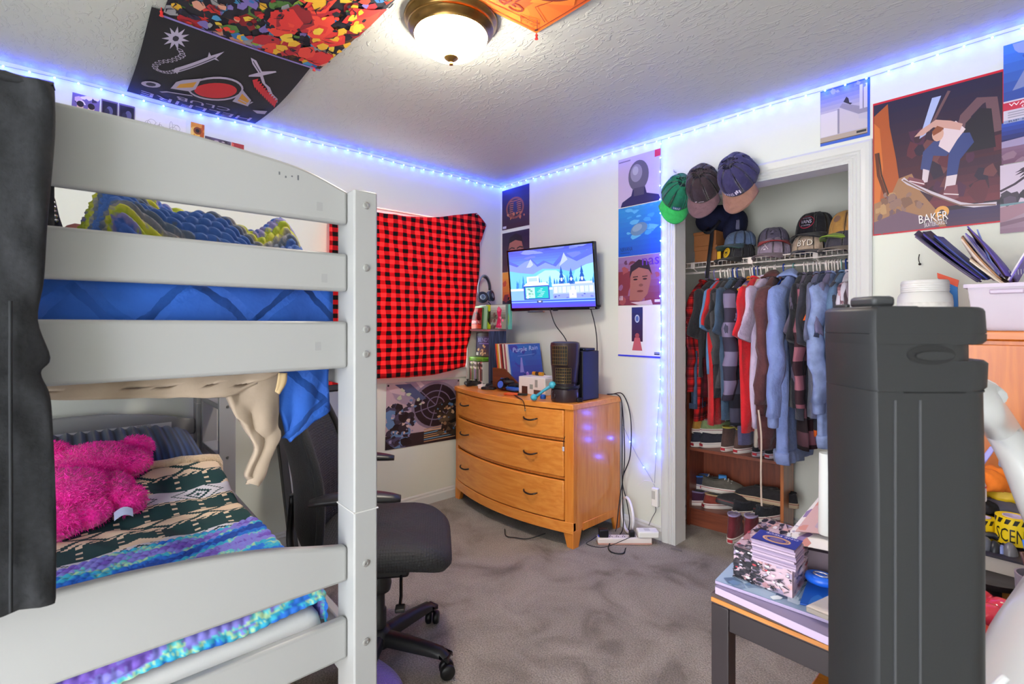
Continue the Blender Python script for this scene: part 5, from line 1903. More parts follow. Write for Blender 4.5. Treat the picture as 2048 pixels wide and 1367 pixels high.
# ================================================================== power strip and cords by the closet
ps = thing('power_strip', 'white power strip with plugs on the carpet beside the dresser', 'power strip', (1.34, -.20, 0), math.atan2(.227, .209))
def pobj(n, g, m, **k): return obj(n, g, m, ps, world=False, **k)
pobj('housing', G().box((-.16, -.028, .002), (.16, .028, .040)), M('e6dcd8', .4), bevel=.006)
pobj('lower_case', G().box((-.161, -.029, 0), (.161, .029, .014)), M('c89a8e', .5), bevel=.004)
for k in range(6):
    pobj('socket', G().box((-.125 + .038 * k, -.010, .0398), (-.121 + .038 * k, .000, .0412)).box((-.113 + .038 * k, -.010, .0398), (-.109 + .038 * k, .000, .0412)).cyl((-.117 + .038 * k, .010, .0398), .003, .0014, 10), M('3a3436', .5))
pobj('switch', G().box((-.155, -.012, .04), (-.140, .012, .046)), M('3a4ad0', .4, emit=.2), bevel=.002)
pobj('black_plug', G().box((-.150, -.022, .0405), (-.095, .024, .085)), M('141318', .45), bevel=.005)
pobj('cord_plug', G().box((.03, -.016, .0405), (.062, .016, .075)), M('15151a', .45), bevel=.005)
wa = thing('white_adapter', 'large white plug adapter on the end of the power strip', 'adapter', (1.435, -.098, .041), math.atan2(.227, .209))
obj('body', G().box((-.062, -.034, 0), (.062, .034, .040)), M('ecebe6', .4), wa, world=False, bevel=.008)
obj('label', G().box((-.02, -.016, .0398), (.012, .016, .0406)), M('cfcecb', .5), wa, world=False)
la = thing('led_controller', 'small white LED controller box hanging on the wall above the power strip', 'controller', (1.44, -.016, .27))
obj('body', G().box((1.418, -.030, .20), (1.462, -.004, .312)), M('eae9e6', .4), la, bevel=.005)
obj('label', G().box((1.421, -.0306, .245), (1.445, -.0298, .295)), M('b9b9b6', .5), la)
wire('controller_lead', [(1.44, -.018, .20), (1.442, -.020, .17), (1.425, -.03, .13), (1.42, -.06, .09)], .002, M('55555a', .5), 'short grey lead below the LED controller box')
wire('sensor_lead', [(1.434, -.016, .335), (1.40, -.02, .345), (1.36, -.022, .335), (1.325, -.02, .30)], .002, M('e8e6e2', .5), 'short white sensor lead on the wall by the LED controller')
for k, (pts, lab) in enumerate((
        ([(1.10, -.04, .846), (1.20, -.06, .852), (1.245, -.08, .78), (1.255, -.07, .5), (1.235, -.06, .33), (1.24, -.10, .22), (1.29, -.20, .10), (1.312, -.245, .075)], 'black cable falling behind the dresser, closest to its top corner'),
        ([(1.12, -.03, .846), (1.215, -.03, .855), (1.285, -.05, .72), (1.275, -.04, .48), (1.225, -.05, .32), (1.27, -.07, .20), (1.325, -.12, .12), (1.36, -.18, .08)], 'black cable bowing outward from the dresser corner to the power strip'),
        ([(1.21, -.035, .80), (1.216, -.04, .55), (1.222, -.05, .34), (1.255, -.09, .16), (1.30, -.16, .05), (1.30, -.29, .008), (1.36, -.36, .006), (1.42, -.33, .006), (1.40, -.27, .012)], 'black cable looping on the carpet before the power strip'),
        ([(1.24, -.30, .05), (1.20, -.33, .012), (1.20, -.38, .005), (1.27, -.37, .005), (1.33, -.33, .02), (1.40, -.20, .06)], 'thin black cord curling on the carpet at the power strip end'))):
    wire('power_cable', pts, .0034 if k < 3 else .002, CAB, lab)
wc = thing('white_hose', 'white coiled hose ring behind the dresser foot', 'hose', (1.27, -.09, .1))
obj('ring', G().tube([(1.275 + .075 * math.cos(a), -.07 - .05 * math.cos(a), .115 + .105 * math.sin(a)) for a in np.linspace(0, 2 * PI, 33)[:-1]], .009, 8, closed=True), M('ecebef', .4), wc, smooth=2)
wire('carpet_lead', [(.72, -.60, .006), (.80, -.66, .006), (.86, -.64, .008), (.93, -.60, .012), (.98, -.5, .03)], .003, CAB, 'black cord showing on the carpet under the dresser apron')
uc = thing('charger_tip', 'black cable with a white connector hanging at the dresser drawer edge', 'cable', (1.137, -.52, .57))
obj('lead', G().tube(smooth_path([(1.138, -.490, .66), (1.139, -.512, .63), (1.139, -.516, .59)], 5), .002, 6), CAB, uc, smooth=2)
obj('connector', G().box((1.133, -.520, .565), (1.145, -.512, .590)), M('dcdce0', .4), uc, bevel=.001)
sc_ = thing('carpet_scrap', 'small grey scrap lying on the carpet before the closet', 'scrap', (1.60, -.06, 0), .2)
obj('strip', G().box((-.03, -.008, .001), (.03, .008, .006)), M('7a726c', .7), sc_, world=False)

# ================================================================== closet: wire shelf and rod
WIRE = M('e9dcd6', .35)
ws = thing('wire_shelf', 'white wire closet shelf with a hanging rod below its lip', 'shelf', (2.1, .5, 1.70))
SY, SZ = .335, 1.697
for y, z, r in ((SY, SZ, .0035), (SY, SZ - .030, .0035), (.53, SZ - .004, .003), (.73, SZ - .004, .003)):
    obj('long_rod', G().tube([(1.402, y, z), (2.798, y, z)], r, 6), WIRE, ws)
cw0 = obj('cross_wire', G().tube([(1.41, .735, SZ), (1.41, SY, SZ + .003), (1.41, SY - .003, SZ - .030)], .0016, 4), WIRE, ws)
for k in range(1, 55):
    o = cw0.copy()
    C.objects.link(o)
    o.parent = ws
    o.location.x = k * .0255
RZ, RY = 1.640, .40
obj('hanging_rod', G().tube([(1.402, RY, RZ), (2.798, RY, RZ)], .0065, 8), WIRE, ws)
for x in (1.50, 1.86, 2.20, 2.60):
    obj('bracket', G().box((x - .012, SY - .006, SZ - .036), (x + .012, SY + .004, SZ + .004)).tube([(x, SY, SZ - .03), (x, RY, RZ + .003)], .004, 5), WIRE, ws)

# ------------------------------------------------ hangers
HMAT = {'white': M('eadfd9', .4), 'blue': M('1f3f9c', .4), 'teal': M('6fa8a4', .4), 'lavender': M('9d92d2', .4)}
HPROTO = {}


def hanger(x, y, rz, kind):
    """one plastic hanger: copies share meshes"""
    lab = {'white': 'white plastic hanger on the closet rod', 'blue': 'blue plastic hanger among the white ones on the closet rod', 'teal': 'teal plastic hanger among the white ones on the closet rod', 'lavender': 'lavender plastic hanger at the casing end of the closet rod'}[kind]
    t = thing('clothes_hanger', lab, 'hanger', (x, y, RZ), R(rz), kind + ' hangers on the closet rod')
    if kind not in HPROTO:
        hk = [(0, .0095 * math.cos(a) * 1.6 , .0095 * 1.6 * math.sin(a) + .0) for a in np.linspace(R(-20), R(180), 12)]
        hk = [(0, p[1], p[2] - .004) for p in hk] + [(0, -.010, -.03), (0, 0, -.055), (0, 0, -.075)]
        a = obj('hook', G().tube(smooth_path(hk, 2), .0036, 6), HMAT[kind], t, world=False, smooth=2)
        arms = smooth_path([(0, -.205, -.165), (0, -.10, -.112), (0, 0, -.072), (0, .10, -.112), (0, .205, -.165)], 4)
        b = obj('shoulders', G().tube(arms, .0048, 6).tube([(0, -.205, -.165), (0, .205, -.165)], .0035, 5), HMAT[kind], t, world=False, smooth=2)
        HPROTO[kind] = (a.data, b.data)
    else:
        for nme, d in zip(('hook', 'shoulders'), HPROTO[kind]):
            c = bpy.data.objects.new(nme, d)
            C.objects.link(c)
            c.parent = t
    return t


# ------------------------------------------------ clothes
def garment(name, cat, label, u, front, zb, sl, mat, W=.20, th=.020, cuff=None, hood=False, rz=0, seed=1, kind='white', sw=.062, hem=None, extra_z=0, sth=.024):
    """shirt hanging edge-on: u = photo column of its front edge, zb = hem height, sl = sleeve length"""
    q = at(u, 640, y=front)
    x, yc = q[0], front + W + .045
    zs = RZ - .078 + extra_z
    t = thing(name, label, cat, (x, yc, zs), R(rz))
    rr = random.Random(seed)
    ph = [rr.uniform(0, 6) for _ in range(4)]
    L = zs - zb

    def fold(s, z):
        d = min(1, max(0, -z) / .35)
        return d * (.010 * math.sin(s * 38 + ph[0] + z * 2) + .008 * math.sin(s * 66 + ph[1] - z * 3) + .006 * math.sin(s * 20 + z * 6 + ph[2]))
    rings = []
    prof = [(.055, .012, .012), (.075, 0, .016), (.11, -.020, .020), (.17, -.062, .9 * th), (W, -.095, th)] + [(W * (1 + .03 * math.sin(k * .9 + ph[3]) - .05 * (k / 9)), -.095 - (L - .095) * k / 9, th * (1 + .25 * math.sin(k + ph[0]))) for k in range(1, 10)]
    for w_, z, tt in prof:
        ring = []
        for k in range(36):
            a = 2 * PI * k / 36
            s = w_ * np.sign(math.cos(a)) * abs(math.cos(a)) ** .7
            xx = tt * np.sign(math.sin(a)) * abs(math.sin(a)) ** .5
            ring.append((xx + fold(s, z), s, z))
        rings.append(ring)
    obj('body', G().loft(rings), mat, t, world=False, smooth=2)
    if hem:
        hr = []
        for dz, k_ in ((.055, 1.02), (.045, 1.06), (0, 1.0), (-.012, .95)):
            hr.append([(p[0] * 1.15, p[1] * k_, -L + dz) for p in rings[-1]])
        obj('hem_band', G().loft(hr), hem, t, world=False, smooth=2)
    for sgn in (-1, 1):
        n = 12
        sr = []
        for k in range(n + 1):
            f = k / n
            s0 = sgn * (W - .03 + min(.055, .16 * f) - .02 * f * f) if sl > .3 else sgn * (W - .035 + .075 * f)
            z0 = -.075 - sl * f
            rw = (sw * (1.05 - .35 * f)) if sl > .3 else sw * (1.0 + .12 * f)
            rt = sth * (1.0 if sl > .3 else .85) * (1 - .25 * f)
            wob = .012 * math.sin(f * 7 + ph[1]) * f + (.006 * math.sin(f * 19 + ph[2]) if sl > .3 else 0)
            ring = []
            for j in range(16):
                a = 2 * PI * j / 16
                bump_ = 1 + .10 * math.sin(3 * a + f * 9 + ph[0]) + (.06 * math.sin(f * 40) if sl > .3 else 0)
                ring.append((wob + rt * bump_ * math.sin(a) + fold(s0, z0) * .5, s0 + rw * bump_ * math.cos(a), z0 + (.02 * math.cos(a) * sgn if sl < .3 else 0)))
            if k == 0:
                c_ = np.array(ring).mean(0)
                for q_, dz in ((.25, .030), (.72, .020)):
                    sr.append([tuple(c_ + (np.array(p) - c_) * q_ + np.array([0, -sgn * .012, dz])) for p in ring])
            sr.append(ring)
        obj('sleeve', G().loft(sr), mat, t, world=False, smooth=2)
        if cuff:
            e = np.array(sr[-1])
            c0 = e.mean(0)
            cr = [[tuple(c0 + (p - c0) * k_ + np.array([0, 0, dz])) for p in e] for k_, dz in ((.92, .008), (.78, -.004), (.74, -.05), (.70, -.056))]
            obj('cuff', G().loft(cr), cuff, t, world=False, smooth=2)
    if hood:
        g = G()
        g.grid(lambda a, b: ((.050 + .012 * math.sin(7 * a)) * math.sin(PI * (a - .5)) * (1 - .3 * b), -.02 + .13 * (b - .5) + .02 * math.cos(PI * (a - .5)), .055 * math.cos(PI * (a - .5)) * math.sin(PI * (.1 + .8 * b)) + .005), 18, 12, .012)
        obj('hood', g, cuff or mat, t, world=False, smooth=2)
    else:
        obj('collar', G().tube([(.020 * math.cos(a), .062 * math.sin(a), .012 + .010 * math.sin(a) ** 2) for a in np.linspace(0, 2 * PI, 21)[:-1]], .006, 6, closed=True), cuff or mat, t, world=False, smooth=2)
    hanger(x, RY, rz, kind)
    t['group'] = 'clothes hanging in the closet'
    return t, x, yc


redplaid = plaid('YZ', (.052, .062), [(0, 'd83a44'), (.35, '7a1c38'), (.45, 'd8b0b8'), (.5, '7a1c38'), (.8, 'b03048')], [(0, 'f06a58'), (.35, 'b04460'), (.48, 'f0d8d0'), (.54, '8a2840'), (.85, 'c84050')])
greyplaid = plaid('YZ', (.15, .165), [(0, '8c84a0'), (.5, '4a4a5c')], [(0, 'e8e4f0'), (.5, '6a6a78')])
yelplaid = plaid('YZ', (.075, .085), [(0, 'e0a850'), (.4, 'c8c0d8'), (.7, '7a70a8')], [(0, 'e8c888'), (.4, 'f0ecf4'), (.7, 'a89cb8')])
pinkplaid = plaid('YZ', (.14, .15), [(0, 'a87888'), (.5, '5c4450')], [(0, 'f0d0d4'), (.5, '5a4c54')])
mauveplaid = plaid('YZ', (.05, .06), [(0, 'c8a8b0'), (.5, '8a7480')], [(0, 'f0e0e4'), (.5, 'b8a0a8')])
denim = M('8798c4', .9, var=(22, .22), bump=(90, .4), dist=.003)
gs = [
    ('flannel_shirt', 'shirt', 'red plaid flannel shirt, closest to the closet casing', 1377, .165, .70, .60, redplaid, dict(W=.17, kind='lavender', th=.022, sw=.052)),
    ('plaid_shirt', 'shirt', 'maroon plaid shirt behind the red flannel on a lavender hanger', 1389, .20, .85, .20, plaid('YZ', .05, [(0, '7a2040'), (.5, '4a1430')], [(0, 'c86080'), (.5, 'a84060')]), dict(W=.17, kind='lavender')),
    ('tee_shirt', 'shirt', 'black tee shirt hanging over a red one near the casing', 1393, .155, .98, .26, cloth('25252b'), dict(W=.18, kind='lavender')),
    ('tee_shirt', 'shirt', 'long scarlet tee shirt between black shirts near the casing', 1407, .17, .69, .20, cloth('c8232a', .08), dict(W=.18)),
    ('work_shirt', 'shirt', 'light blue work shirt squeezed beside the scarlet tee', 1410, .18, 1.0, .22, cloth('5a86b8'), dict(W=.17)),
    ('graphic_tee', 'shirt', 'black tee shirt with a thin lime stripe near the blue one', 1416, .165, .86, .22, cloth('2c2a30'), dict(W=.18)),
    ('sweatshirt', 'sweatshirt', 'charcoal brown sweatshirt with plain sleeves, before the slate tee', 1424, .17, .92, .42, cloth('48464c'), dict(W=.18)),
    ('tee_shirt', 'shirt', 'slate blue tee shirt with a wide folded sleeve', 1431, .135, .74, .24, cloth('3f5570'), dict(W=.20, sw=.075)),
    ('black_shirt', 'shirt', 'black shirt tucked behind the big check flannel', 1444, .18, .78, .22, cloth('1f1f26'), dict(W=.18, kind='blue')),
    ('check_flannel', 'shirt', 'grey and black big check flannel shirt, long and wide', 1449, .125, .72, .62, greyplaid, dict(W=.21, th=.028, sw=.075, sth=.04)),
    ('plaid_shirt', 'shirt', 'yellow white and violet plaid shirt next to the red tee', 1474, .17, .76, .24, yelplaid, dict(W=.18)),
    ('tee_shirt', 'shirt', 'bright red tee shirt with its sleeve thrown wide', 1474, .105, .69, .26, cloth('d8202c', .08), dict(W=.22, sw=.085, kind='blue')),
    ('purple_tee', 'shirt', 'dusky purple tee shirt hanging lower than the red one', 1476, .19, .60, .18, cloth('5d5a82'), dict(W=.17)),
    ('cream_shirt', 'shirt', 'cream shirt whose hem shows under the red tee', 1494, .19, .60, .20, cloth('cfc2b4'), dict(W=.17)),
    ('tee_shirt', 'shirt', 'lavender white tee shirt beside the maroon hoodie', 1499, .125, .72, .27, cloth('cbb9d8', .06), dict(W=.20, sw=.07)),
    ('zip_hoodie', 'hoodie', 'maroon brown zip hoodie with ribbed cuffs and a hanging lace', 1514, .12, .62, .62, cloth('5c3538', .18), dict(W=.21, th=.034, sw=.068, sth=.040, cuff=cloth('522b2c'), hood=True, hem=cloth('522b2c'))),
    ('blue_hoodie', 'hoodie', 'periwinkle blue hoodie with a long ribbed sleeve, the longest piece', 1549, .105, .56, .68, cloth('7f92cc', .08), dict(W=.22, th=.036, sw=.074, sth=.042, cuff=cloth('8294c8', .08), hood=True, hem=cloth('7f90c4', .08), kind='teal')),
    ('tee_shirt', 'shirt', 'black tee shirt right behind the blue hoodie', 1574, .13, .86, .27, cloth('22222a'), dict(W=.19, rz=6)),
    ('tee_shirt', 'shirt', 'plum grey tee shirt between two dark tees', 1584, .14, .80, .24, cloth('5a5268'), dict(W=.19)),
    ('tee_shirt', 'shirt', 'dark graphite tee shirt before the pink check flannel', 1594, .13, .80, .29, cloth('33333e'), dict(W=.20)),
    ('check_flannel', 'shirt', 'dusty pink and black check flannel shirt, long', 1604, .145, .64, .62, pinkplaid, dict(W=.20, th=.026, sw=.062)),
    ('tee_shirt', 'shirt', 'steel grey tee shirt after the pink check flannel', 1607, .12, .82, .27, cloth('646884'), dict(W=.20)),
    ('jersey', 'shirt', 'black jersey with an orange and white panel low on its side', 1624, .16, .72, .24, plaid('ZY', (.34, .6), [(0, '20202a'), (.30, 'e8641e'), (.42, 'efe6e0'), (.5, 'e8641e'), (.62, '20202a')], [(0, 'ffffff')]), dict(W=.19)),
    ('tee_shirt', 'shirt', 'navy tee shirt near the tall grey column', 1621, .125, .90, .26, cloth('26304e'), dict(W=.20)),
    ('tee_shirt', 'shirt', 'lime green tee shirt peeking between navy ones', 1634, .19, .95, .16, cloth('86a832'), dict(W=.17)),
    ('tee_shirt', 'shirt', 'lilac grey tee shirt over the denim jacket', 1632, .12, .92, .24, cloth('6f6a8c'), dict(W=.20)),
    ('denim_jacket', 'jacket', 'pale blue denim jacket with a buttoned waistband', 1638, .12, .68, .58, denim, dict(W=.21, th=.030, sw=.08, sth=.042, cuff=denim, hem=denim)),
    ('tee_shirt', 'shirt', 'charcoal tee shirt behind the pale denim jacket', 1655, .15, .95, .25, cloth('3a3a46'), dict(W=.19, kind='teal')),
    ('denim_shirt', 'shirt', 'mid blue denim shirt near the closet end', 1664, .14, .90, .50, M('5f7898', .9, var=(22, .2), bump=(90, .4), dist=.003), dict(W=.19, kind='blue')),
    ('white_shirt', 'shirt', 'off-white shirt hanging after the mid blue denim one', 1674, .14, .88, .45, cloth('cfc8d4', .06), dict(W=.19)),
    ('plaid_shirt', 'shirt', 'pale pink and mauve plaid shirt by the closet end', 1681, .15, .88, .45, mauveplaid, dict(W=.19)),
    ('grey_shirt', 'shirt', 'taupe grey shirt, last before the closet side', 1691, .15, .88, .45, cloth('8a7c88'), dict(W=.19)),
    ('dark_shirt', 'shirt', 'dark brown shirt half hidden by the closet casing', 1700, .15, .88, .40, cloth('4a3c42'), dict(W=.19)),
]
for k, (nm, cat, lab, u, fr, zb, sl, mt_, kw) in enumerate(gs):
    kw.setdefault('rz', [0, 3, -4, 5, -2, 4][k % 6])
    tt, gx, gy = garment(nm, cat, lab, u, fr, zb, sl, mt_, seed=k + 3, **kw)
    if nm == 'zip_hoodie':
        hx, hy = gx, gy
        obj('lace', G().tube(smooth_path([(gx + .01, .115, .84), (gx + .03, .10, .70), (gx + .028, .10, .52), (gx + .03, .10, .38), (gx + .034, .095, .33)], 6), .005, 6), M('cbb8a8', .8), tt, smooth=2)
# spare hangers packed between the clothes
rr_ = random.Random(12)
for k in range(16):
    x = [1.70, 1.715, 1.73, 1.745, 1.79, 1.835, 1.86, 1.875, 1.925, 1.97, 2.02, 2.29, 2.305, 2.36, 2.40, 2.43][k]
    hanger(x, RY, rr_.uniform(-8, 8), ['white', 'white', 'blue', 'white'][k % 4])
jn = thing('folded_jeans', 'dark blue jeans hanging folded behind the scarlet tee', 'jeans', (1.60, .33, .80))
obj('legs', G().grid(lambda a, b: (1.575 + .012 * math.sin(a * 12), .20 + .14 * a, .78 + .36 * b), 12, 12, .03), M('3a4c68', .9, var=(30, .25), bump=(80, .4), dist=.003), jn, smooth=2)
obj('waistband', G().box((1.54, .20, .78), (1.582, .34, .815)), M('2c3a52', .9), jn, bevel=.004)

# ------------------------------------------------ caps
def dome(az, t, rx=.096, ry=.084, h=.118):
    f = math.cos(min(t, .999) * PI / 2) ** .55
    lean = .012 * t
    return np.array((rx * f * math.cos(az) - lean, ry * f * math.sin(az), h * math.sin(t * PI / 2) ** .92))


def cap(label, m, crown, brim, patch=None, under=None, back=None, brimlen=.072, squash=1., bt=True, group='caps on the closet shelf', sc_=1.):
    t = thing('baseball_cap', label, 'cap', mat=m @ Matrix.Diagonal((sc_, sc_, sc_ * squash, 1)), group=group)
    nu, nv = 40, 12
    V = [[dome(2 * PI * i / nu, j / nv) * (1 + .012 * math.cos(6 * 2 * PI * i / nu) * (1 if j < nv else 0)) for i in range(nu)] for j in range(nv + 1)]
    def part(nm, sel, col):
        g = G()
        for j in range(nv):
            for i in range(nu):
                if sel(i, j):
                    a, b, c, d = V[j][i], V[j][(i + 1) % nu], V[j + 1][(i + 1) % nu], V[j + 1][i]
                    g.add([a, b, c, d], [(0, 1, 2, 3)])
        o = obj(nm, g, cloth(col, .10, scale=30), t, world=False, smooth=2)
        bmw = o.modifiers.new('weld', 'WELD'); bmw.merge_threshold = .0004
        so = o.modifiers.new('thick', 'SOLIDIFY'); so.thickness = .003
        return o
    hole = lambda i, j: bt and j < 4 and abs(i - nu / 2 + .5) < 3.4
    if back:
        fr = lambda i: min(i, nu - i - 1) < 8
        part('front_panel', lambda i, j: fr(i) and not hole(i, j), crown)
        part('rear_panel', lambda i, j: not fr(i) and not hole(i, j), back)
    else:
        part('crown', lambda i, j: not hole(i, j), crown)
    if bt:
        obj('back_strap', G().tube([dome(a, .03) for a in np.linspace(PI - .45, PI + .45, 9)], .006, 6, flat=.5), cloth(back or crown), t, world=False, smooth=2)
    obj('button', G().ball(dome(0, .999) + np.array([0, 0, .001]), (.008, .008, .005), 10, 6), cloth(back or crown), t, world=False, smooth=2)

    def bfn(a, b):
        az = R(-64 + 128 * a)
        p = dome(az, 0.01)
        ext = brimlen * math.cos(az * 1.25) ** .75 * b if abs(az * 1.25) < PI / 2 else 0
        return (p[0] + ext * 1.05, p[1] * (1 + .10 * b), .004 - .020 * b * (1 - .1 * b) - .022 * (math.sin(az) ** 2) * b + .002)
    obj('brim', G().grid(bfn, 24, 8, .004), cloth(brim, .10, scale=30), t, world=False, smooth=2)
    if under:
        obj('brim_underside', G().grid(lambda a, b: np.array(bfn(1 - a, b)) + np.array([0, 0, -.0048]), 24, 8, 0), cloth(under), t, world=False, smooth=2)
    obj('brim_stitching', G().tube([np.array(bfn(a, .72)) + np.array([0, 0, .0008]) for a in np.linspace(.12, .88, 18)], .0008, 4), cloth(crown), t, world=False)
    if patch:
        w_, h_, t0, fn = patch
        p = Pic(w_, h_, 'ffffff', eps=.00012)
        p.polys, p.k = [], 0
        fn(p)
        def mp(x, y, h):
            az = (x - w_ / 2) / .094
            q = dome(az, t0 + y / .15)
            n_ = unit(q * np.array([1, 1, .6]))
            return q + n_ * (.0068 + h)
        pg = p.g(mp, .007, sheet=False)
        obj('patch', pg, ink_cloth(), t, world=False)
    return t


def cap_at(u, v, y, face, z=SZ + .008, up=None):
    p = at(u, v, y=y)
    zz = z if z is not None else p[2]
    return TR(p[0], y, zz) @ Matrix.Rotation(R(face), 4, 'Z')


# three on wall hooks: brim down, crown towards the room
def hung(u, v, rz, off=-.09):
    p = at(u, v, y=off)
    X, Z_ = Vector((0, -.35, -.94)), Vector((0, -.94, .35))
    Y_ = Z_.cross(X)
    b = Matrix((tuple(X) + (0,), tuple(Y_) + (0,), tuple(Z_) + (0,), (0, 0, 0, 1))).transposed()
    return TR(*p) @ Matrix.Rotation(R(rz), 4, 'Y') @ b


hg = 'caps hanging on the wall'
cap('green cap lettered VANS with a lime brim hanging by the light string', hung(1352, 392, -8, -.05) @ ROT(x=-48), '0f6a50', '2fae5a', (.05, .018, .06, lambda p: p.rect(0, 0, 1, 1, '1f4a8a').text('VANS', .08, .18, .64, 'e8f0f0', .84)), under='39b860', group=hg, sc_=1.03)
cap('dark brown crumpled cap with a mauve brim hanging between the other two', hung(1409, 375, 2, -.06) @ ROT(x=-8), '33262e', '6a4f58', (.06, .02, .05, lambda p: p.line([(.1, .3), (.3, .6)], .004, 'c8b8c0').line([(.4, .3), (.6, .5), (.9, .4)], .003, 'b8a8b8')), under='77606a', group=hg, sc_=1.05)
cap('navy cap with white lettering and a tan worn brim hanging over the casing', hung(1481, 358, 4, -.06) @ ROT(x=6), '34305c', '8a6458', (.10, .03, .05, lambda p: p.text('VANS', .02, .25, .45, 'd8d0e8', .55).rect(.64, .3, .70, .75, 'd8d0e8').rect(.72, .45, .80, .9, 'd8d0e8').rect(.84, .3, .90, .8, 'd8d0e8')), under='a07868', group=hg, sc_=1.12)
for k, (u, v) in enumerate(((1352, 345), (1412, 332), (1476, 315))):
    p = at(u, v, y=-.001)
    tag(obj('wall_hook', G().tube([p, p + np.array([0, -.02, 0]), p + np.array([0, -.03, .012])], .004, 6), M('d8d4d0', .3, .6), smooth=2), ['small wall hook behind the green hanging cap', 'small wall hook behind the dark brown hanging cap', 'small wall hook behind the navy hanging cap'][k], 'hook')


def oval_vans(p):
    p.ell(.5, .5, .5, .5, 'a83048', 24).ell(.5, .5, .46, .44, '15131c', 24)
    p.text('OFF THE WALL', .22, .74, .10, 'c8c0dc', .56).text('VANS', .16, .36, .28, 'd8d0ec', .68).text('EST CALIFORNIA', .22, .17, .10, 'c8c0dc', .56)


def yellow_patch(p):
    p.ell(.5, .5, .5, .5, 'e0b41c', 26).ell(.5, .5, .30, .30, '1a181a', 22).ell(.5, .5, .25, .25, 'e0b41c', 22)
    p.line([(.34, .46), (.48, .56), (.55, .44), (.68, .56)], .007, '1a181a').line([(.34, .36), (.48, .46), (.55, .34), (.66, .46)], .005, '1a181a')
    for a in range(0, 360, 24):
        p.ell(.5 + .40 * math.cos(R(a)), .5 + .40 * math.sin(R(a)), .035, .035, '1a181a', 6)


ZS = SZ + .006
cap('black cap with a round yellow patch, lowest beside the brown box', cap_at(1478, 500, .41, -115, ZS), '26242a', '1c1a1e', (.056, .056, .03, yellow_patch), squash=.9)
cap('faded denim blue cap stacked on the black cap with the yellow patch', cap_at(1480, 475, .44, -112, ZS + .084), '5d6f92', '3f5560', (.05, .02, .25, lambda p: p.line([(.1, .3), (.2, .8), (.4, .3), (.6, .8), (.9, .4)], .002, '8fa0c0')), under='3f6a5c', squash=.8)


def arrows(p):
    p.line([(.2, .1), (.8, .9)], .003, 'd8ccd4').line([(.8, .1), (.2, .9)], .003, 'd8ccd4').poly([(.74, .9), (.86, .9), (.86, .76)], 'd8ccd4').poly([(.14, .9), (.26, .9), (.14, .76)], 'd8ccd4').rect(.4, .05, .6, .16, 'd8ccd4').rect(.44, .8, .56, .95, 'd8ccd4')


cap('dusty lavender cap with two crossed white arrows', cap_at(1548, 488, .40, -100, ZS), '8f7e92', '7c6a74', (.07, .055, .12, arrows), squash=.92)
cap('grey cap with a bright red brim stacked on the lavender one', cap_at(1547, 468, .44, -70, ZS + .080), '5c5468', 'b81c2c', (.05, .03, .25, lambda p: p.blobs(7, ['2a2430', '8a8098'], .25, 3)), back='2a2c4c', under='b81c2c', squash=.78)
cap('beige cap squeezed between the lavender cap and the lettered one', cap_at(1590, 480, .55, -90, ZS), 'c4b4a8', 'b8a898', squash=.9)
cap('beige and navy cap lettered BYD', cap_at(1618, 492, .40, -85, ZS), 'b09a88', '3a3440', (.085, .036, .13, lambda p: p.text('BYD', .02, .05, .9, '1a161a', .98).text('BYD', .0, .10, .88, 'efe6da', .96)), back='2c3660', squash=.88)
cap('fuzzy black cap with an oval patch lettered VANS', cap_at(1630, 470, .45, -100, ZS + .094), '17161e', '1d1c24', (.085, .058, .14, oval_vans), squash=1.05, sc_=1.08)
cap('black and white mottled cap at the closet end of the shelf', cap_at(1690, 478, .38, -110, ZS), '46424e', '8a7a70', squash=.8)
cap('tan cap with a lime brim piled on the mottled cap', cap_at(1699, 440, .44, -115, ZS + .075), 'b8894a', '8aa83a', (.04, .03, .3, lambda p: p.ell(.5, .5, .5, .5, '8a6a5c')), back='3a2c30', under='8aa83a', squash=1.1, sc_=1.05)

# ------------------------------------------------ boxes and bag on the shelf
KR = M('9c6238', .8, var=(14, .06), bump=(40, .1), dist=.001)
for k, (z0, z1, dx) in enumerate(((ZS, ZS + .100, 0), (ZS + .1005, ZS + .192, -.005))):
    b = thing('shoe_box', ['brown cardboard shoe box, lower of two on the wire shelf', 'brown cardboard shoe box, upper of two under the dark bag'][k], 'box', (1.585, .47, z0), group='shoe boxes on the closet shelf')
    obj('tray', G().box((1.500 + dx, .355, z0), (1.645 + dx, .66, z0 + .072)), KR, b, bevel=.002)
    obj('lid', G().box((1.497 + dx, .352, z0 + .0722), (1.648 + dx, .663, z1)), KR, b, bevel=.002)
ylb = thing('yellow_card', 'yellow card standing against the lower shoe box', 'card', (1.66, .36, ZS))
obj('sheet', G().box((1.650, .352, ZS), (1.672, .358, ZS + .055)), M('e0b020', .5), ylb)
BAGM = M('161a3a', .9, bump=(80, .5), dist=.004, var=(40, .25))
bag = thing('navy_bag', 'navy fabric backpack lying on the brown shoe boxes with a strap hanging down', 'bag', (1.60, .5, ZS + .193))
obj('body', G().ball((1.585, .52, ZS + .285), (.145, .15, .095), 30, 16), BAGM, bag, smooth=2)
obj('side_pocket', G().ball((1.70, .50, ZS + .22), (.06, .10, .11), 20, 12, mat=ROT(y=20)), BAGM, bag, smooth=2)
obj('buckle', G().box((1.735, .42, ZS + .19), (1.755, .44, ZS + .25)), M('6a6a88', .5), bag, bevel=.003)
obj('strap', G().tube(smooth_path([(1.63, .40, ZS + .24), (1.625, .345, ZS + .20), (1.622, .33, ZS + .12), (1.612, .322, ZS + .02), (1.605, .318, ZS - .06), (1.60, .318, ZS - .11)], 6), .013, 8, flat=.18), M('14141c', .7), bag, smooth=2)
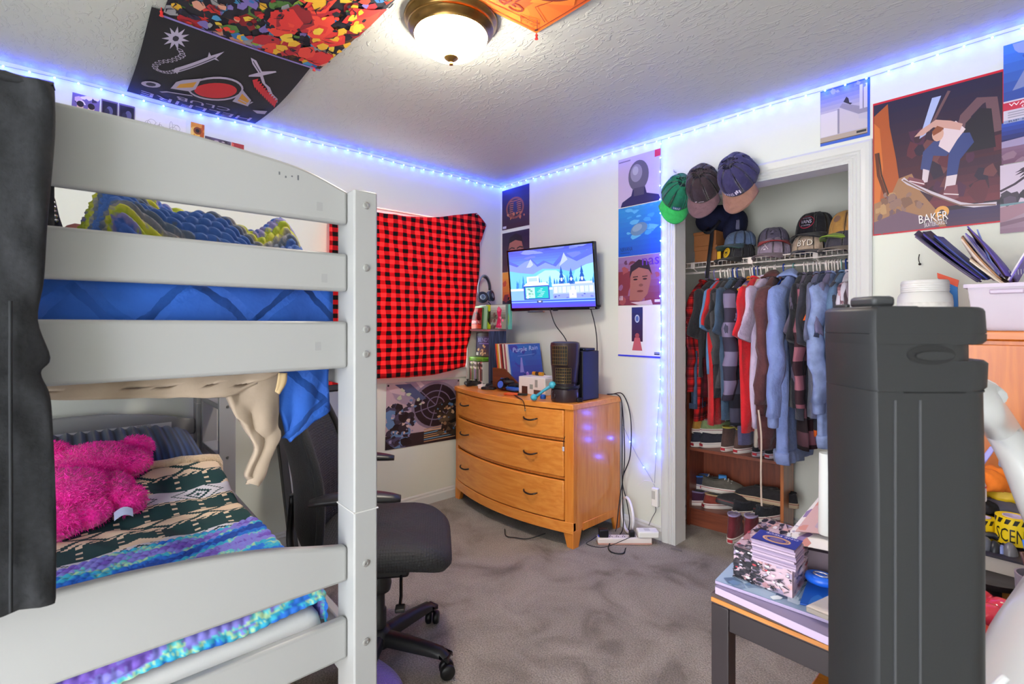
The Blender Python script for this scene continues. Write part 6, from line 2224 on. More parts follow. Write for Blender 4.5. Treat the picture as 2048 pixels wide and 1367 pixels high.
obj('strap', G().tube(smooth_path([(1.60, .345, ZS + .215), (1.575, .33, ZS + .19), (1.61, .325, ZS + .175), (1.64, .335, ZS + .20), (1.66, .37, ZS + .25)], 6), .009, 8, flat=.25), M('14141c', .7), bag, smooth=2)

# ------------------------------------------------ shoe rack
A7 = R(7)
RW, RD, RH = .565, .27, .93
rk = thing('shoe_rack', 'reddish brown wooden shelf unit holding shoes on the closet floor', 'rack', (1.458, .33, 0), A7)
RKX = wood('6b2f1e', '86442a', 'X', rough=.45)
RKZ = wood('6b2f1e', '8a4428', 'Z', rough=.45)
def robj(n, g, m, **k): return obj(n, g, m, rk, world=False, **k)
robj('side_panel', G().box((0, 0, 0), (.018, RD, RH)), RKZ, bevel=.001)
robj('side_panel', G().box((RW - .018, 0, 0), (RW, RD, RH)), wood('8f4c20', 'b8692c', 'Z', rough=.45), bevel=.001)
robj('back_panel', G().box((.018, RD - .006, .06), (RW - .018, RD, RH)), RKZ)
Z1, Z2 = .115, .505
for z in (Z1, Z2, RH - .018):
    robj('shelf_board', G().box((.018, .004, z - .018), (RW - .018, RD - .006, z)), RKX, bevel=.001)
robj('kick_board', G().box((.018, .02, 0), (RW - .018, .034, Z1 - .018)), RKX)


def shoe(label, p, rz, upper, sole='e6dcd6', accent=None, stripe='8a2a34', high=False, logo='b02a38', toe=None, group='shoes in the closet', tilt=(0, 0), s=1., lace='d8d0cc', strap=None, name='skate_shoe'):
    m = TR(*p) @ ROT(x=tilt[0], y=tilt[1], z=rz) @ Matrix.Scale(s, 4)
    t = thing(name, label, 'shoe', mat=m, group=group)
    def foot(k, x, z, shr=1.): # outline half widths
        w_ = .036 + .010 * math.sin(PI * min(1, max(0, (x + .06) / .26)))
        return w_ * shr
    def outline(shr, z, n=40):
        out = []
        for k in range(n):
            a = 2 * PI * k / n
            x = .138 * math.cos(a)
            y = (.040 + .007 * math.cos(a)) * np.sign(math.sin(a)) * abs(math.sin(a)) ** .72
            y += .006 * math.cos(a) ** 2
            out.append((x * shr + .0, y * shr, z))
        return out
    obj('sole', G().loft([outline(.97, 0), outline(1.0, .003), outline(1.0, .030), outline(.97, .032)]), M(sole, .55), t, world=False, smooth=True)
    obj('sole_stripe', G().loft([outline(1.004, .022), outline(1.004, .0255)], cap=False), M(stripe, .5), t, world=False, smooth=2)
    hgt = .125 if high else .062
    rings = []
    for q in (0, .25, .5, .75, 1.):
        ring = []
        for k in range(40):
            a = 2 * PI * k / 40
            x0, y0, _ = outline(.965, 0)[k]
            back_x = -.10
            # upper pulls in towards the ankle opening with height
            cx = -.055
            ex, ey = (.066 if not high else .055), .030
            tx, ty = cx + ex * math.cos(a), ey * math.sin(a)
            f = q ** 1.3
            x = x0 * (1 - f) + tx * f + (.02 * math.sin(PI * q) if x0 > .02 else -.0)
            y = y0 * (1 - f * .9) + ty * f * .9
            front = max(0, math.cos(a))
            z = .030 + hgt * q - (0 if high else .010 * q * (1 - abs(math.cos(a))))
            if high:
                z = .030 + hgt * q - .012 * q * front
            ring.append((x, y, z))
        rings.append(ring)
    obj('upper', G().loft(rings, cap=False), cloth(upper, .15, .85, 30), t, world=False, smooth=2)
    top = np.array(rings[-1])
    obj('collar', G().tube(top, .0055, 6, closed=True), cloth(accent or upper, .1), t, world=False, smooth=2)
    cz = top.mean(0)
    obj('lining', G().loft([[tuple(p_) for p_ in top], [tuple(cz + (p_ - cz) * .8 - np.array([0, 0, .03])) for p_ in top], [tuple(cz + (p_ - cz) * .3 - np.array([0, 0, .034])) for p_ in top]], cap=True), cloth(accent if high and accent else '1e1a1e', .1), t, world=False, smooth=2)
    if logo:
        obj('heel_tab', G().box((-.1425, -.014, .010), (-.1375, .014, .026)), M(logo, .5), t, world=False, bevel=.001)
    if toe:
        obj('toe_cap', G().grid(lambda a, b: (.05 + .075 * math.sin(PI / 2 * b) + .012, (.036 * math.cos(PI * a)) * math.cos(PI / 2 * b * .75), .034 + .034 * math.sin(PI * a) ** .7 * (1 - b ** 2 * .8)), 12, 8), cloth(toe), t, world=False, smooth=2)
    if lace:
        n = 6 if high else 4
        for k in range(n):
            f = k / (n - 1)
            x = .065 - .058 * f + (-.02 * f if high else 0)
            z = .066 + (.030 if not high else .085) * f
            obj('lace', G().tube(smooth_path([(x, -.026, z - .008), (x + .006, 0, z + .004), (x, .026, z - .008)], 4), .003, 5), M(lace, .8), t, world=False, smooth=2)
    if strap:
        obj('pull_tab', G().box((-.03, -.016, .085), (.02, .016, .11)), M(strap, .5), t, world=False, bevel=.004)
    return t


def sp(u, v, z, dx=0, dy=0):
    p = at(u, v, z=z)
    return (p[0] + dx, p[1] + dy, z)


def rp(lx, ly, z): # point on the rack
    q = ROOT_M[rk.name] @ Vector((lx * .91, ly, z))
    return (q.x, q.y, z)


S1, S2 = Z1 + .0008, Z2 + .0008
# heel towards the room: toe points to the back, so the turn is about 90 degrees
shoe('navy low skate shoe on the upper rack board under the yellow one', rp(.075, .15, S2), 80, '2c2e40', stripe='c8c0cc')
shoe('navy low skate shoe on the upper rack board under the pink one', rp(.165, .16, S2), 66, '30303e', stripe='b8b0c0')
shoe('mustard yellow skate shoe on top of a navy one', rp(.070, .16, S2 + .085), 84, 'b8883a', accent='6a4a34', logo=None, s=.97)
shoe('pink and green skate shoe on top of a navy one', rp(.170, .165, S2 + .088), 60, '8a9a6a', accent='9a6a74', toe='a87a80', logo=None, s=1.0)
for k in (0, 1):
    shoe(['brown grey high top skate shoe on the upper rack board, beside the navy pair', 'brown grey high top skate shoe on the upper rack board, beside the black pair'][k], rp(.265 + .095 * k, .15, S2), 88 - 6 * k, '5c4440', accent='c8b84a', high=True, s=.95)
for k in (0, 1):
    shoe(['black skate shoe under the maroon hoodie on the upper rack board', 'black skate shoe at the open end of the upper rack board'][k], rp(.46 + .085 * k, .15, S2), 90 - 4 * k, '1c1b22', sole='cfc6d4', high=True, s=.92)
shoe('plum purple skate shoe on the low rack board under a navy one', rp(.085, .15, S1), 62, '4a2440', accent='8a7aa0')
shoe('navy skate shoe with blue lining stacked on the plum one', rp(.080, .17, S1 + .088), 20, '2a2c48', accent='2f6ac0', stripe='7a6aa0', logo=None)
shoe('brick red and tan skate shoe on the low rack board', rp(.200, .15, S1), 55, '8a3a30', accent='b89a78', toe='c0a080')
shoe('grey camouflage skate shoe with a blue tab stacked on the brick red one', rp(.195, .17, S1 + .090), 25, '5a5650', accent='4a463e', strap='2f7ac0', stripe='b03a44')
shoe('black slip-on shoe with a flat sole tipped beside the brick red shoe', rp(.315, .11, S1 + .03), -150, '26242a', sole='3a383c', logo=None, lace=None, tilt=(12, -10))
shoe('black skate shoe in the low rack beside the slip-on', rp(.385, .15, S1), 65, '1f2028', accent='2c2c34')
shoe('black skate shoe in the low rack against the side panel', rp(.515, .15, S1), 72, '20242c', accent='2c2c34', logo=None)
shoe('black loafer with a beige sole stacked on the black pair, middle of the rack', rp(.420, .16, S1 + .09), 200, '232024', sole='b8a084', logo=None, lace=None, s=.95)
shoe('black loafer with a beige sole stacked against the rack side panel', rp(.530, .16, S1 + .09), 190, '232024', sole='b8a084', logo=None, lace=None, s=.95)
BUR = '6e2430'
for k, (u, v) in enumerate(((1466, 1084), (1502, 1088))):
    p = at(u, v, z=.001)
    shoe(['burgundy high top skate shoe on the carpet before the rack, heel out', 'burgundy high top skate shoe on the carpet, nearer the desk'][k], (p[0] - .02, p[1] + .10, .001), 98 - 4 * k, BUR, accent='a89ac8', high=True, stripe='7a2430', s=1.02)
shoe('brown suede shoe on the carpet beside the burgundy pair', (1.985, .245, .001), 120, '6a5648', sole='b8a898', logo=None)
shoe('black shoe with pale laces on the carpet before the rack', (2.03, .30, .001), 30, '2a282c', sole='8a8480', logo=None, lace='e0d8cc')
shoe('black and red running shoe beside the rack on the closet floor', (2.25, .34, .001), 150, '2c2628', sole='c8382c', accent='c8382c', logo=None, lace='222222', name='running_shoe')
shoe('red and black running shoe farther back beside the rack', (2.30, .52, .001), 160, 'b8302c', sole='2c2628', accent='2a2426', logo=None, lace='222222', name='running_shoe')

# ================================================================== posters right of the closet
def p_skate(p):
    p.rect(0, 0, 1, 1, 'c8102c').rect(.006, .012, .995, .985, '2c1c30')
    p.grad(.01, .30, .99, .98, '4a1c2c', '20183a', 8).grad(.45, .15, .99, .45, '6a2a38', '3a1c34', 6)
    p.blobs(40, ['3a1c30', '5a2434', '2a1a34', '4a2040', '6a3a40'], .09, 3, (.3, .2, .99, .7))
    p.poly([(.39, .66), (.49, .93), (.56, .93), (.44, .68)], 'a8b4e0')
    p.line([(.46, .70), (.62, .95)], .010, '6a4a50').line([(.70, .60), (.74, .75), (.84, .83), (.92, .82), (.95, .60)], .035, '6a4a54')
    p.poly([(.70, .5), (.74, .7), (.84, .78), (.92, .76), (.95, .5)], '1c1426')
    p.poly([(.01, .15), (.01, .90), (.13, .97), (.145, .80), (.20, .55), (.24, .30), (.14, .16)], 'a85020').poly([(.01, .2), (.01, .85), (.06, .80), (.09, .5), (.06, .25)], 'c86a2a')
    p.line([(.03, .62), (.05, .45), (.12, .27)], .012, '5a2410').line([(.05, .62), (.075, .45), (.145, .27)], .006, '3a1c10')
    p.poly([(.01, .01), (.01, .24), (.15, .27), (.22, .40), (.33, .42), (.40, .28), (.55, .10), (.60, .012)], '9a7050')
    p.blobs(30, ['b08a60', '7a5848', '8a6a60', '6a5058'], .05, 5, (.04, .05, .40, .30))
    p.poly([(.01, .01), (.01, .10), (.25, .16), (.48, .08), (.55, .012)], '6a5064')
    p.grad(.60, .01, .99, .12, '4a3050', '3a2a54', 4)
    # skateboarder
    p.poly([(.40, .44), (.42, .56), (.50, .62), (.57, .62), (.66, .56), (.60, .50), (.50, .52), (.47, .41)], '3a4478')
    p.poly([(.60, .36), (.62, .54), (.70, .64), (.77, .63), (.80, .56), (.70, .46), (.68, .36)], '34407a')
    p.poly([(.54, .58), (.58, .70), (.67, .73), (.74, .66), (.68, .60), (.62, .52)], 'd8c4cc')
    p.poly([(.35, .68), (.40, .72), (.52, .77), (.63, .74), (.72, .70), (.70, .66), (.58, .70), (.50, .72), (.42, .68)], 'c89a90')
    p.ell(.535, .665, .045, .05, 'cfa090', 14).poly([(.49, .69), (.53, .725), (.58, .70), (.56, .68), (.50, .66)], '8a4a30')
    p.poly([(.41, .34), (.42, .44), (.47, .42), (.455, .34)], 'd0c0c8').poly([(.58, .24), (.60, .36), (.68, .36), (.66, .26)], 'd0c0c8')
    p.poly([(.27, .36), (.31, .40), (.42, .36), (.44, .32), (.36, .32)], '7a4450').poly([(.56, .22), (.60, .29), (.68, .29), (.69, .20), (.62, .18)], '7a4450')
    for q in ((.31, .37, .43, .33), (.58, .24, .69, .22)):
        p.line([(q[0], q[1]), (q[2], q[3])], .004, 'e0d0d4')
    p.line([(.255, .395), (.30, .355), (.48, .26), (.70, .155), (.80, .13), (.955, .125)], .014, 'c4b8c4').line([(.26, .385), (.48, .25), (.70, .145), (.95, .118)], .005, '7a5a50')
    p.ell(.565, .115, .055, .042, 'd89a4a', 18).ell(.565, .115, .022, .017, '4a3a3c', 12)
    p.text('BAKER', .395, -.0 + .045, .06, '1a1418', .225, rot=4).text('BAKER', .39, .05, .06, 'e8e0e0', .225, rot=4).text('SKATEBOARDS', .43, .02, .03, 'd8d0d4', .175, rot=4)


back_print('skate_poster', 2.522, 1.700, .413, .588, p_skate, 'large poster of a skateboarder in mid air lettered BAKER SKATEBOARDS', off=.004)


def p_stair(p):
    p.rect(0, 0, 1, 1, '2a58c0').rect(.0, .05, .95, .98, 'b8b0c0').grad(0, .55, .95, .98, 'b0a8bc', '6a74b0', 6)
    p.rect(.01, .16, .36, .58, 'd0c8d0').rect(.36, .16, .40, .60, '8a8498').poly([(.40, .18), (.40, .62), (.78, .40), (.78, .34), (.95, .3), (.95, .16)], 'c0b6c0')
    p.poly([(.40, .62), (.46, .68), (.95, .50), (.95, .42), (.78, .42)], '8f889c').rect(.80, .5, .95, .92, 'c8c0cc').rect(.86, .5, .88, .92, '7a7488')
    p.blobs(12, ['7a84b8', '5a68a8', '9a9ac0'], .06, 3, (.05, .86, .9, .96)).poly([(.48, .70), (.54, .78), (.58, .74), (.60, .66), (.66, .64), (.62, .62), (.55, .66)], '2a2636').rect(.0, .05, .95, .15, 'a8988c').rect(.74, .09, .93, .13, '2a2a30').rect(.0, .05, .95, .065, '5a4a40')


back_print('stair_poster', 2.315, 2.152, .196, .262, p_stair, 'grey photo poster of a stairway with a blue edge over the closet corner')


def p_mag(p):
    p.rect(0, 0, 1, 1, 'c8c0d4').grad(0, .28, 1, 1, '2f4a9c', '3f7ad8', 6).poly([(.1, .4), (.3, .75), (.7, .9), (1, .95), (1, .5), (.5, .45)], '7a84b8').poly([(.3, .45), (.5, .62), (1, .74), (1, .5)], 'a8acd0').blobs(14, ['1f3470', '8a9ad0', '3a5ab0'], .12, 3, (.1, .35, 1, .95))
    p.rect(0, .16, 1, .26, 'c02848').text('WAYS TO BLUNT', .06, .205, .04, 'f0e4ea', .9).text('ON A TRICK', .2, .165, .033, 'f0e4ea', .6).rect(.05, .06, .9, .075, '9a94aa').rect(.05, .09, .8, .105, '9a94aa').rect(.05, .12, .85, .135, '9a94aa')
    p.rect(0, 0, 1, .035, '8a94c0').text('RIP SKATE', .06, .006, .024, '2a2a44', .4)


def p_dark(p):
    p.rect(0, 0, 1, 1, '2a2a64').grad(0, .5, 1, 1, '1f1f5a', '2a4ab0', 5).poly([(0, .38), (0, .55), (1, .70), (1, .48)], '9a8cb4').grad(0, 0, 1, .4, '6a4460', '7a5a78', 5).blobs(10, ['5a3a58', '8a6a80'], .15, 4, (0, 0, 1, .35)).line([(.55, 0), (.8, .4)], .006, 'c0b4cc')


def p_palm(p):
    p.rect(0, 0, 1, 1, 'c4b4c8').grad(0, 0, 1, .4, '8a6a80', 'b49cac', 6)
    for x, y, r in ((.36, .86, .2), (.42, .60, .09), (.9, .8, .12)):
        for k in range(13):
            a = 2 * PI * k / 13
            p.line([(x, y), (x + r * .6 * math.cos(a), y + r * .30 * math.sin(a) + .02), (x + r * math.cos(a), y + r * .42 * math.sin(a) - .015)], [.010, .008, .001], '3a2a3c')
    p.line([(.34, .84), (.16, .70), (.0, .62)], .008, '3a2a3c').line([(.42, .6), (.40, .5)], .005, '3a2a3c').blobs(16, ['3f3444', '54465a', '2f2838'], .10, 4, (.0, .44, .5, .56))
    p.rect(0, .40, .55, .43, '6a8a94').poly([(0, .15), (0, .38), (1, .50), (1, .44), (.4, .33)], '9a7484').poly([(0, .10), (0, .16), (1, .34), (1, .28)], '7a5c70').rect(.62, .07, .98, .13, 'd8d0dc').text('ZOO YORK', .66, .08, .035, '4a4450', .28)


back_print('magazine_poster', 2.935, 2.075, .24, .30, p_mag, 'blue magazine page lettered WAYS TO BLUNT at the top of the wall', off=.007)
back_print('dark_poster', 2.930, 1.920, .24, .158, p_dark, 'dark blue page between the magazine page and the palm tree poster', off=.0055)
back_print('palm_poster', 2.926, 1.655, .25, .262, p_palm, 'mauve poster of palm trees beside the skateboarder poster', off=.008)
pk = thing('hanging_cord', 'short black knotted cord hanging on the wall under the skateboarder poster', 'cord', (2.625, -.006, 1.60))
q = at(1839, 508, y=-.01)
obj('cord', G().tube(smooth_path([q, q + np.array([-.003, 0, -.02]), q + np.array([.001, 0, -.04])], 4), .0016, 5).ball(q + np.array([.001, 0, -.042]), .005, 8, 6), M('1a1a1c', .6), pk, smooth=2)

# ================================================================== orange cabinet and what lies on it
CBX = wood('bf5f14', 'd27420', 'Z', rough=.4)
kb_ = thing('orange_cabinet', 'tall orange brown wooden cabinet with a plain side against the back wall', 'cabinet', (3.05, -.24, 0))
K0, K1, KY, KZ = 2.64, 3.62, -.46, 1.285
obj('body', G().box((K0 + .01, KY + .012, .06), (K1, -.02, KZ - .03)), CBX, kb_, bevel=.003)
obj('top', G().box((K0, KY, KZ - .03), (K1 + .01, -.015, KZ)), wood('c4641a', 'd87a28', 'X', rough=.4), kb_, bevel=.004)
obj('plinth', G().box((K0 + .02, KY + .03, 0), (K1 - .01, -.03, .06)), wood('a85212', 'bf661c', 'X'), kb_)
for x in (3.13,):
    obj('door', G().box((K0 + .018, KY, .075), (x - .002, KY + .0115, KZ - .045)), CBX, kb_, bevel=.002)
    obj('door', G().box((x + .002, KY, .075), (K1 - .008, KY + .0115, KZ - .045)), CBX, kb_, bevel=.002)
TZ = KZ + .0008
jr = thing('white_tub', 'white plastic tub with a wide screw lid on the orange cabinet', 'tub', (*at(1849, 640, y=-.31)[:2], TZ))
jw = .081
obj('tub', G().lathe([(jw * .9, 0), (jw * .97, .004), (jw, .02), (jw, .105), (jw * .97, .125), (jw * .86, .138)], n=36), M('cfcecb', .4), jr, world=False, smooth=True)
obj('label', G().lathe([(jw * 1.004, .014), (jw * 1.004, .100)], n=36), M('dddbd6', .6, var=(60, .1)), jr, world=False, smooth=2)
lidp = [(jw * .84, .138), (jw * .87, .140), (jw * .87, .176), (jw * .82, .182), (.001, .183)]
obj('lid', G().lathe(lidp, n=36), M('d6d5d3', .35), jr, world=False, smooth=True)
g = G()
for k in range(4):
    g.tube([(jw * .876 * math.cos(a), jw * .876 * math.sin(a), 1.0 * (.146 + .008 * k)) for a in np.linspace(0, 2 * PI, 37)[:-1]], .001, 4, closed=True)
obj('lid_rib', g, M('dcdbd7', .4), jr, world=False)

# clear bin
BN = M('e6d8e8', .25, alpha=.42)
BX0, BX1, BY0, BY1, BH = 2.865, 3.34, -.42, -.10, .155
bn = thing('plastic_bin', 'clear plastic bin full of folders and notebooks on the orange cabinet', 'bin', (3.1, -.26, TZ))
def tap_(k): return .93 + .07 * k
def bin_ring(k, z, inn=0):
    mx, my = (BX0 + BX1) / 2, (BY0 + BY1) / 2
    hx, hy = (BX1 - BX0) / 2 * tap_(k) - inn, (BY1 - BY0) / 2 * tap_(k) - inn
    return [(mx - hx, my - hy, z), (mx + hx, my - hy, z), (mx + hx, my + hy, z), (mx - hx, my + hy, z)]
obj('wall', G().loft([bin_ring(0, TZ), bin_ring(1, TZ + BH), bin_ring(1, TZ + BH, .003), bin_ring(0, TZ + .003, .003)], cap=False).loft([bin_ring(0, TZ), bin_ring(0, TZ + .003)]), BN, bn, bevel=.002)
rm = [bin_ring(1, TZ + BH - .012, -.008), bin_ring(1, TZ + BH, -.008), bin_ring(1, TZ + BH, 0)]
obj('rim', G().loft(rm, cap=False), M('d8c8e0', .3, alpha=.7), bn)
obj('handle', G().box((2.92, BY0 - .012, TZ + BH - .035), (3.00, BY0 - .002, TZ + BH - .020)), M('d8c8e0', .3, alpha=.7), bn, bevel=.004)


def leaf(name, label, base, tip, wd, curl, col, cat='folder', th=.004, edge=None, seed=1):
    """a stiff sheet or folder leaning out of the bin from base to tip, its width square to the view"""
    b, t_ = np.array(base, float), np.array(tip, float)
    ax = t_ - b
    L = np.linalg.norm(ax)
    ax = ax / L
    wv = unit(np.cross(ax, (.55, .8, 0)))
    wv = unit(wv * .35 + np.array([.35, -.9, .05]) * .9 - ax * (ax @ (wv * .35 + np.array([.35, -.9, .05]) * .9)))
    nn = np.cross(ax, wv)
    t = thing(name, label, cat, b, group='folders and notebooks in the bin')
    wd = wd * 1.35
    fn = lambda a, c: b + ax * L * c + wv * wd * (a - .5) + nn * (curl * (c ** 2) * math.cos((a - .5) * 2) + curl * .5 * (2 * a - 1) ** 2)
    obj('cover', G().grid(fn, 6, 10, th), M(col, .5, var=(30, .15)), t, smooth=2)
    if edge:
        obj('pages', G().grid(lambda a, c: np.array(fn(.03 + .94 * a, .02 + .95 * c)) - nn * (th + .0005), 6, 10, .007), M(edge, .7), t, smooth=2)
    return t


def bp(u, v, y): return at(u, v, y=y)



leaf('folder', 'dark violet folder leaning farthest out of the bin', bp(1955, 560, -.28), bp(1822, 474, -.33), .16, .02, '3a3450', edge='6a5f7a')
leaf('folder', 'black folder with blue lining leaning out over the white tub', bp(1965, 558, -.25), bp(1842, 472, -.28), .17, .02, '2a2440', edge='5a4fb0')
leaf('folder', 'blue ribbed folder in the middle of the leaning stack', bp(1975, 560, -.27), bp(1868, 480, -.28), .14, .015, '3a4494', edge='26264a')
leaf('notebook', 'tan curled notebook with pale pages in the bin', bp(1990, 560, -.26), bp(1905, 485, -.29), .14, .03, 'a87a58', 'notebook', edge='d8c8c0')
leaf('notebook', 'lilac notebook standing behind the tan one in the bin', bp(2000, 555, -.22), bp(1925, 480, -.22), .15, .02, '8478c8', 'notebook', edge='cfc4d8')
leaf('folder', 'thin light blue folder beside the printed folder', bp(1995, 560, -.25), bp(1950, 468, -.24), .10, .008, '8a9ae0')
leaf('folder', 'tall violet printed folder ending in a point above the bin', bp(2030, 560, -.30), bp(1966, 460, -.27), .16, -.03, '5a4a9a', edge='4a3430')
leaf('book', 'white spiral notebook slanting at the bin end', bp(2020, 565, -.26), bp(2062, 490, -.26), .17, .01, '7a68c0', 'notebook', edge='e4dce4')
leaf('folder', 'cream paper pad lying low in the bin', bp(2012, 570, -.29), bp(1935, 520, -.31), .10, .01, 'c8b098', edge='e8dccc')
sp_ = thing('spiral_binding', 'white spiral edge of a notebook at the bin end', 'notebook', at(2030, 545, y=-.33))
for k in range(9):
    a, b = at(2012 + 6 * k, 541 - .6 * k, y=-.36), at(2013 + 6 * k, 551 - .6 * k, y=-.36)
    obj('ring', G().tube([a, (a + b) / 2 + np.array([0, -.004, 0]), b], .0012, 5), M('d0ccd8', .3, .5), sp_)
oc = thing('orange_packet', 'orange and blue packet squeezed beside the bin', 'packet', at(1900, 560, y=-.34))
P_ = [at(u, v, y=-.20) for u, v in ((1874, 545), (1918, 560), (1915, 574), (1875, 556))]
obj('flap', G().add([*P_, *[p + np.array([0, .008, 0]) for p in P_]], [(0, 1, 2, 3), (7, 6, 5, 4), (0, 4, 5, 1), (1, 5, 6, 2), (2, 6, 7, 3), (3, 7, 4, 0)]), M('e0502a', .5), oc)
P_ = [at(u, v, y=-.195) for u, v in ((1876, 556), (1914, 566), (1916, 620), (1890, 618))]
obj('body', G().add([*P_, *[p + np.array([0, .02, 0]) for p in P_]], [(0, 1, 2, 3), (7, 6, 5, 4), (0, 4, 5, 1), (1, 5, 6, 2), (2, 6, 7, 3), (3, 7, 4, 0)]), M('2a80d0', .5), oc)
garmentlump('lilac_cloth', (*at(1912, 600, y=-.30)[:2], TZ + .03), (.03, .04, .045), M('a898c0', .9, var=(30, .3)), 'pale lilac crumpled cloth between the tub and the bin', 'cloth', 0, 6)
garmentlump('black_sock', (*at(1866, 606, y=-.42)[:2], TZ + .013), (.028, .022, .022), M('161618', .9, bump=(80, .4)), 'black rolled sock in front of the white tub', 'sock', 0, 8)
garmentlump('dark_cloth', (*at(1918, 615, y=-.40)[:2], TZ + .012), (.045, .03, .022), M('2a2226', .9, bump=(60, .4)), 'dark brown cloth lying before the bin', 'cloth', 0, 9)
garmentlump('dark_scarf', (*at(1952, 645, y=-.462)[:2], TZ - .012), (.022, .018, .035), M('3a2c34', .9, bump=(60, .4)), 'dark scarf end hanging over the cabinet edge', 'scarf', 0, 10)

# ================================================================== desk with books, comic box and cards
DZ = .70
dk = thing('desk', 'dark brown metal desk with a scuffed orange wooden edge in front of the cabinet', 'desk', (2.9, -1.1, 0))
DKM = M('2d2528', .45, var=(6, .12))
TX0, TX1, TY0, TY1 = 2.533, 3.55, -1.592, -.50
obj('top', G().box((TX0, TY0, DZ - .022), (TX1, TY1, DZ)), M('4a3c3c', .5, var=(5, .2)), dk, bevel=.002)
obj('edge_band', G().box((TX0 + .002, TY0 - .003, DZ - .017), (TX1, TY0 + .001, DZ - .008)), wood('a8642a', 'c88440', 'X'), dk)
obj('apron', G().box((TX0 + .04, TY0 + .002, DZ - .072), (TX1 - .04, TY0 + .03, DZ - .0225)), DKM, dk, bevel=.002)
obj('apron', G().box((TX0 + .002, TY0 + .04, DZ - .072), (TX0 + .03, TY1 - .04, DZ - .0225)), DKM, dk, bevel=.002)
for x in (TX0, TX1 - .04):
    for y in (TY0, TY1 - .04):
        obj('leg', G().box((x + .0005, y + .0005, 0), (x + .0395, y + .0395, DZ - .0225)), DKM, dk, bevel=.002)
stl = thing('wooden_stool', 'orange wooden folding stool under the desk', 'stool', (2.85, -1.42, 0))
WS = wood('b8661c', 'd0822c', 'Z')
for y in (-1.47, -1.30):
    for s in (-1, 1):
        m_ = TR(2.82, y, 0) @ ROT(y=-s * 13)
        obj('leg', G().box((-.020 + s * .10, -.012, .025), (.020 + s * .10, .012, .52)).move(m_), WS, stl, bevel=.003)
obj('seat', G().box((2.70, -1.49, .50), (2.94, -1.28, .525)), wood('b8661c', 'd0822c', 'X'), stl, bevel=.004)
for z in (.22, .40):
    obj('rung', G().box((2.75, -1.478, z), (2.89, -1.462, z + .03)), wood('b8661c', 'd0822c', 'X'), stl, bevel=.002)

# portfolios under the box
zc = DZ + .0006
def slab(name, label, px, th, col, edge=None, cat='book', art=None, grp=None):
    """flat pad lying on the desk stack; corners by photo pixel on its own top plane"""
    global zc
    zt = zc + th
    c = [at(u, v, z=zt) for u, v in px]
    lo = [np.array((p[0], p[1], zc)) for p in c]
    hi = [np.array((p[0], p[1], zt)) for p in c]
    t = thing(name, label, cat, lo[0], group=grp)
    obj('pages', G().loft([[tuple(p) for p in lo], [tuple(p) for p in hi]]), M(edge or col, .6), t, bevel=.001)
    U, V = hi[1] - hi[0], hi[3] - hi[0]
    w_, h_ = np.linalg.norm(U), np.linalg.norm(V)
    p = Pic(w_, h_, col, eps=.00004)
    if art:
        art(p)
    o = hi[0]
    obj('cover', p.g(lambda x, y, h: o + U * (x / w_) + V * (y / h_) + np.array([0, 0, .0012 + h]), thick=.0008), ink(), t)
    zc = zt + .0018
    return t


slab('portfolio', 'thick lavender edged art pad at the bottom of the desk stack', [(1430, 1172), (1760, 1320), (1800, 1180), (1500, 1085)], .016, '8a7fa0', 'b8a4c0')
slab('portfolio', 'icy blue printed art pad under the comic box', [(1430, 1160), (1720, 1262), (1790, 1120), (1510, 1078)], .007, '9ab0cc', 'a898b8', art=lambda p: p.blobs(30, ['7a90b0', 'b8c8dc', '5a7090', 'c8d4e4', '4a6080'], .10, 3).blobs(20, ['dfe8f0', '6a88b0'], .05, 4))
zb_ = zc
slab('blue_folder', 'bright blue folder lying beside the comic box', [(1600, 1205), (1700, 1225), (1720, 1120), (1636, 1100)], .004, '1f62c8', '184a9c', 'folder', lambda p: p.blobs(6, ['3a80dc', '1a50a8'], .15, 3))
slab('paper_stack', 'stack of cream papers at the desk front next to the blue folder', [(1612, 1212), (1720, 1258), (1730, 1200), (1660, 1190)], .010, 'd8ccc4', '8a8078', 'paper')
zc = zb_
bw = [at(u, v, z=zc) for u, v in ((1468, 1150), (1585, 1196), (1637, 1125))]
O_ = bw[0]
U_, V_ = bw[1] - bw[0], bw[2] - bw[1]
wU, wV = np.linalg.norm(U_), np.linalg.norm(V_)
V_ = V_ / wV
U_ = U_ / wU
bxh = .070
cbx = thing('comic_box', 'small box covered in pink black and grey comic drawings on the desk', 'box', O_)
cor = lambda z: [tuple(O_ + np.array([0, 0, z])), tuple(O_ + U_ * wU + np.array([0, 0, z])), tuple(O_ + U_ * wU + V_ * wV + np.array([0, 0, z])), tuple(O_ + V_ * wV + np.array([0, 0, z]))]
obj('body', G().loft([cor(.0004), cor(bxh)]), M('8a7484', .5), cbx, bevel=.001)


def comic(seed, dark=.5):
    def f(p):
        p.rect(0, 0, 1, 1, 'c0a4b0').blobs(30, ['c89a9c', '9a8aa4', 'd8c4cc', 'a87a80', '8a7a90'], .13, seed)
        p.blobs(int(60 * dark), ['1c1a22', '2a2630', '3a343c'], .10, seed + 1, (0, 0, .5, 1)).blobs(50, ['b8b0c0', '6a6070', 'd8d0dc', '2a262e', 'a83a44'], .05, seed + 2)
        r = random.Random(seed)
        for k in range(60):
            x, y, a = r.random(), r.random(), r.random() * 6
            p.line([(x, y), (min(1, max(0, x + .12 * math.cos(a))), min(1, max(0, y + .12 * math.sin(a))))], .0016, '241f28')
        p.rect(0, 0, 1, .012, '1a181c').rect(0, .988, 1, 1, '1a181c').blobs(5, ['b83040', 'd8d8e0'], .06, seed + 7, (.6, .3, .8, .8))
    return f


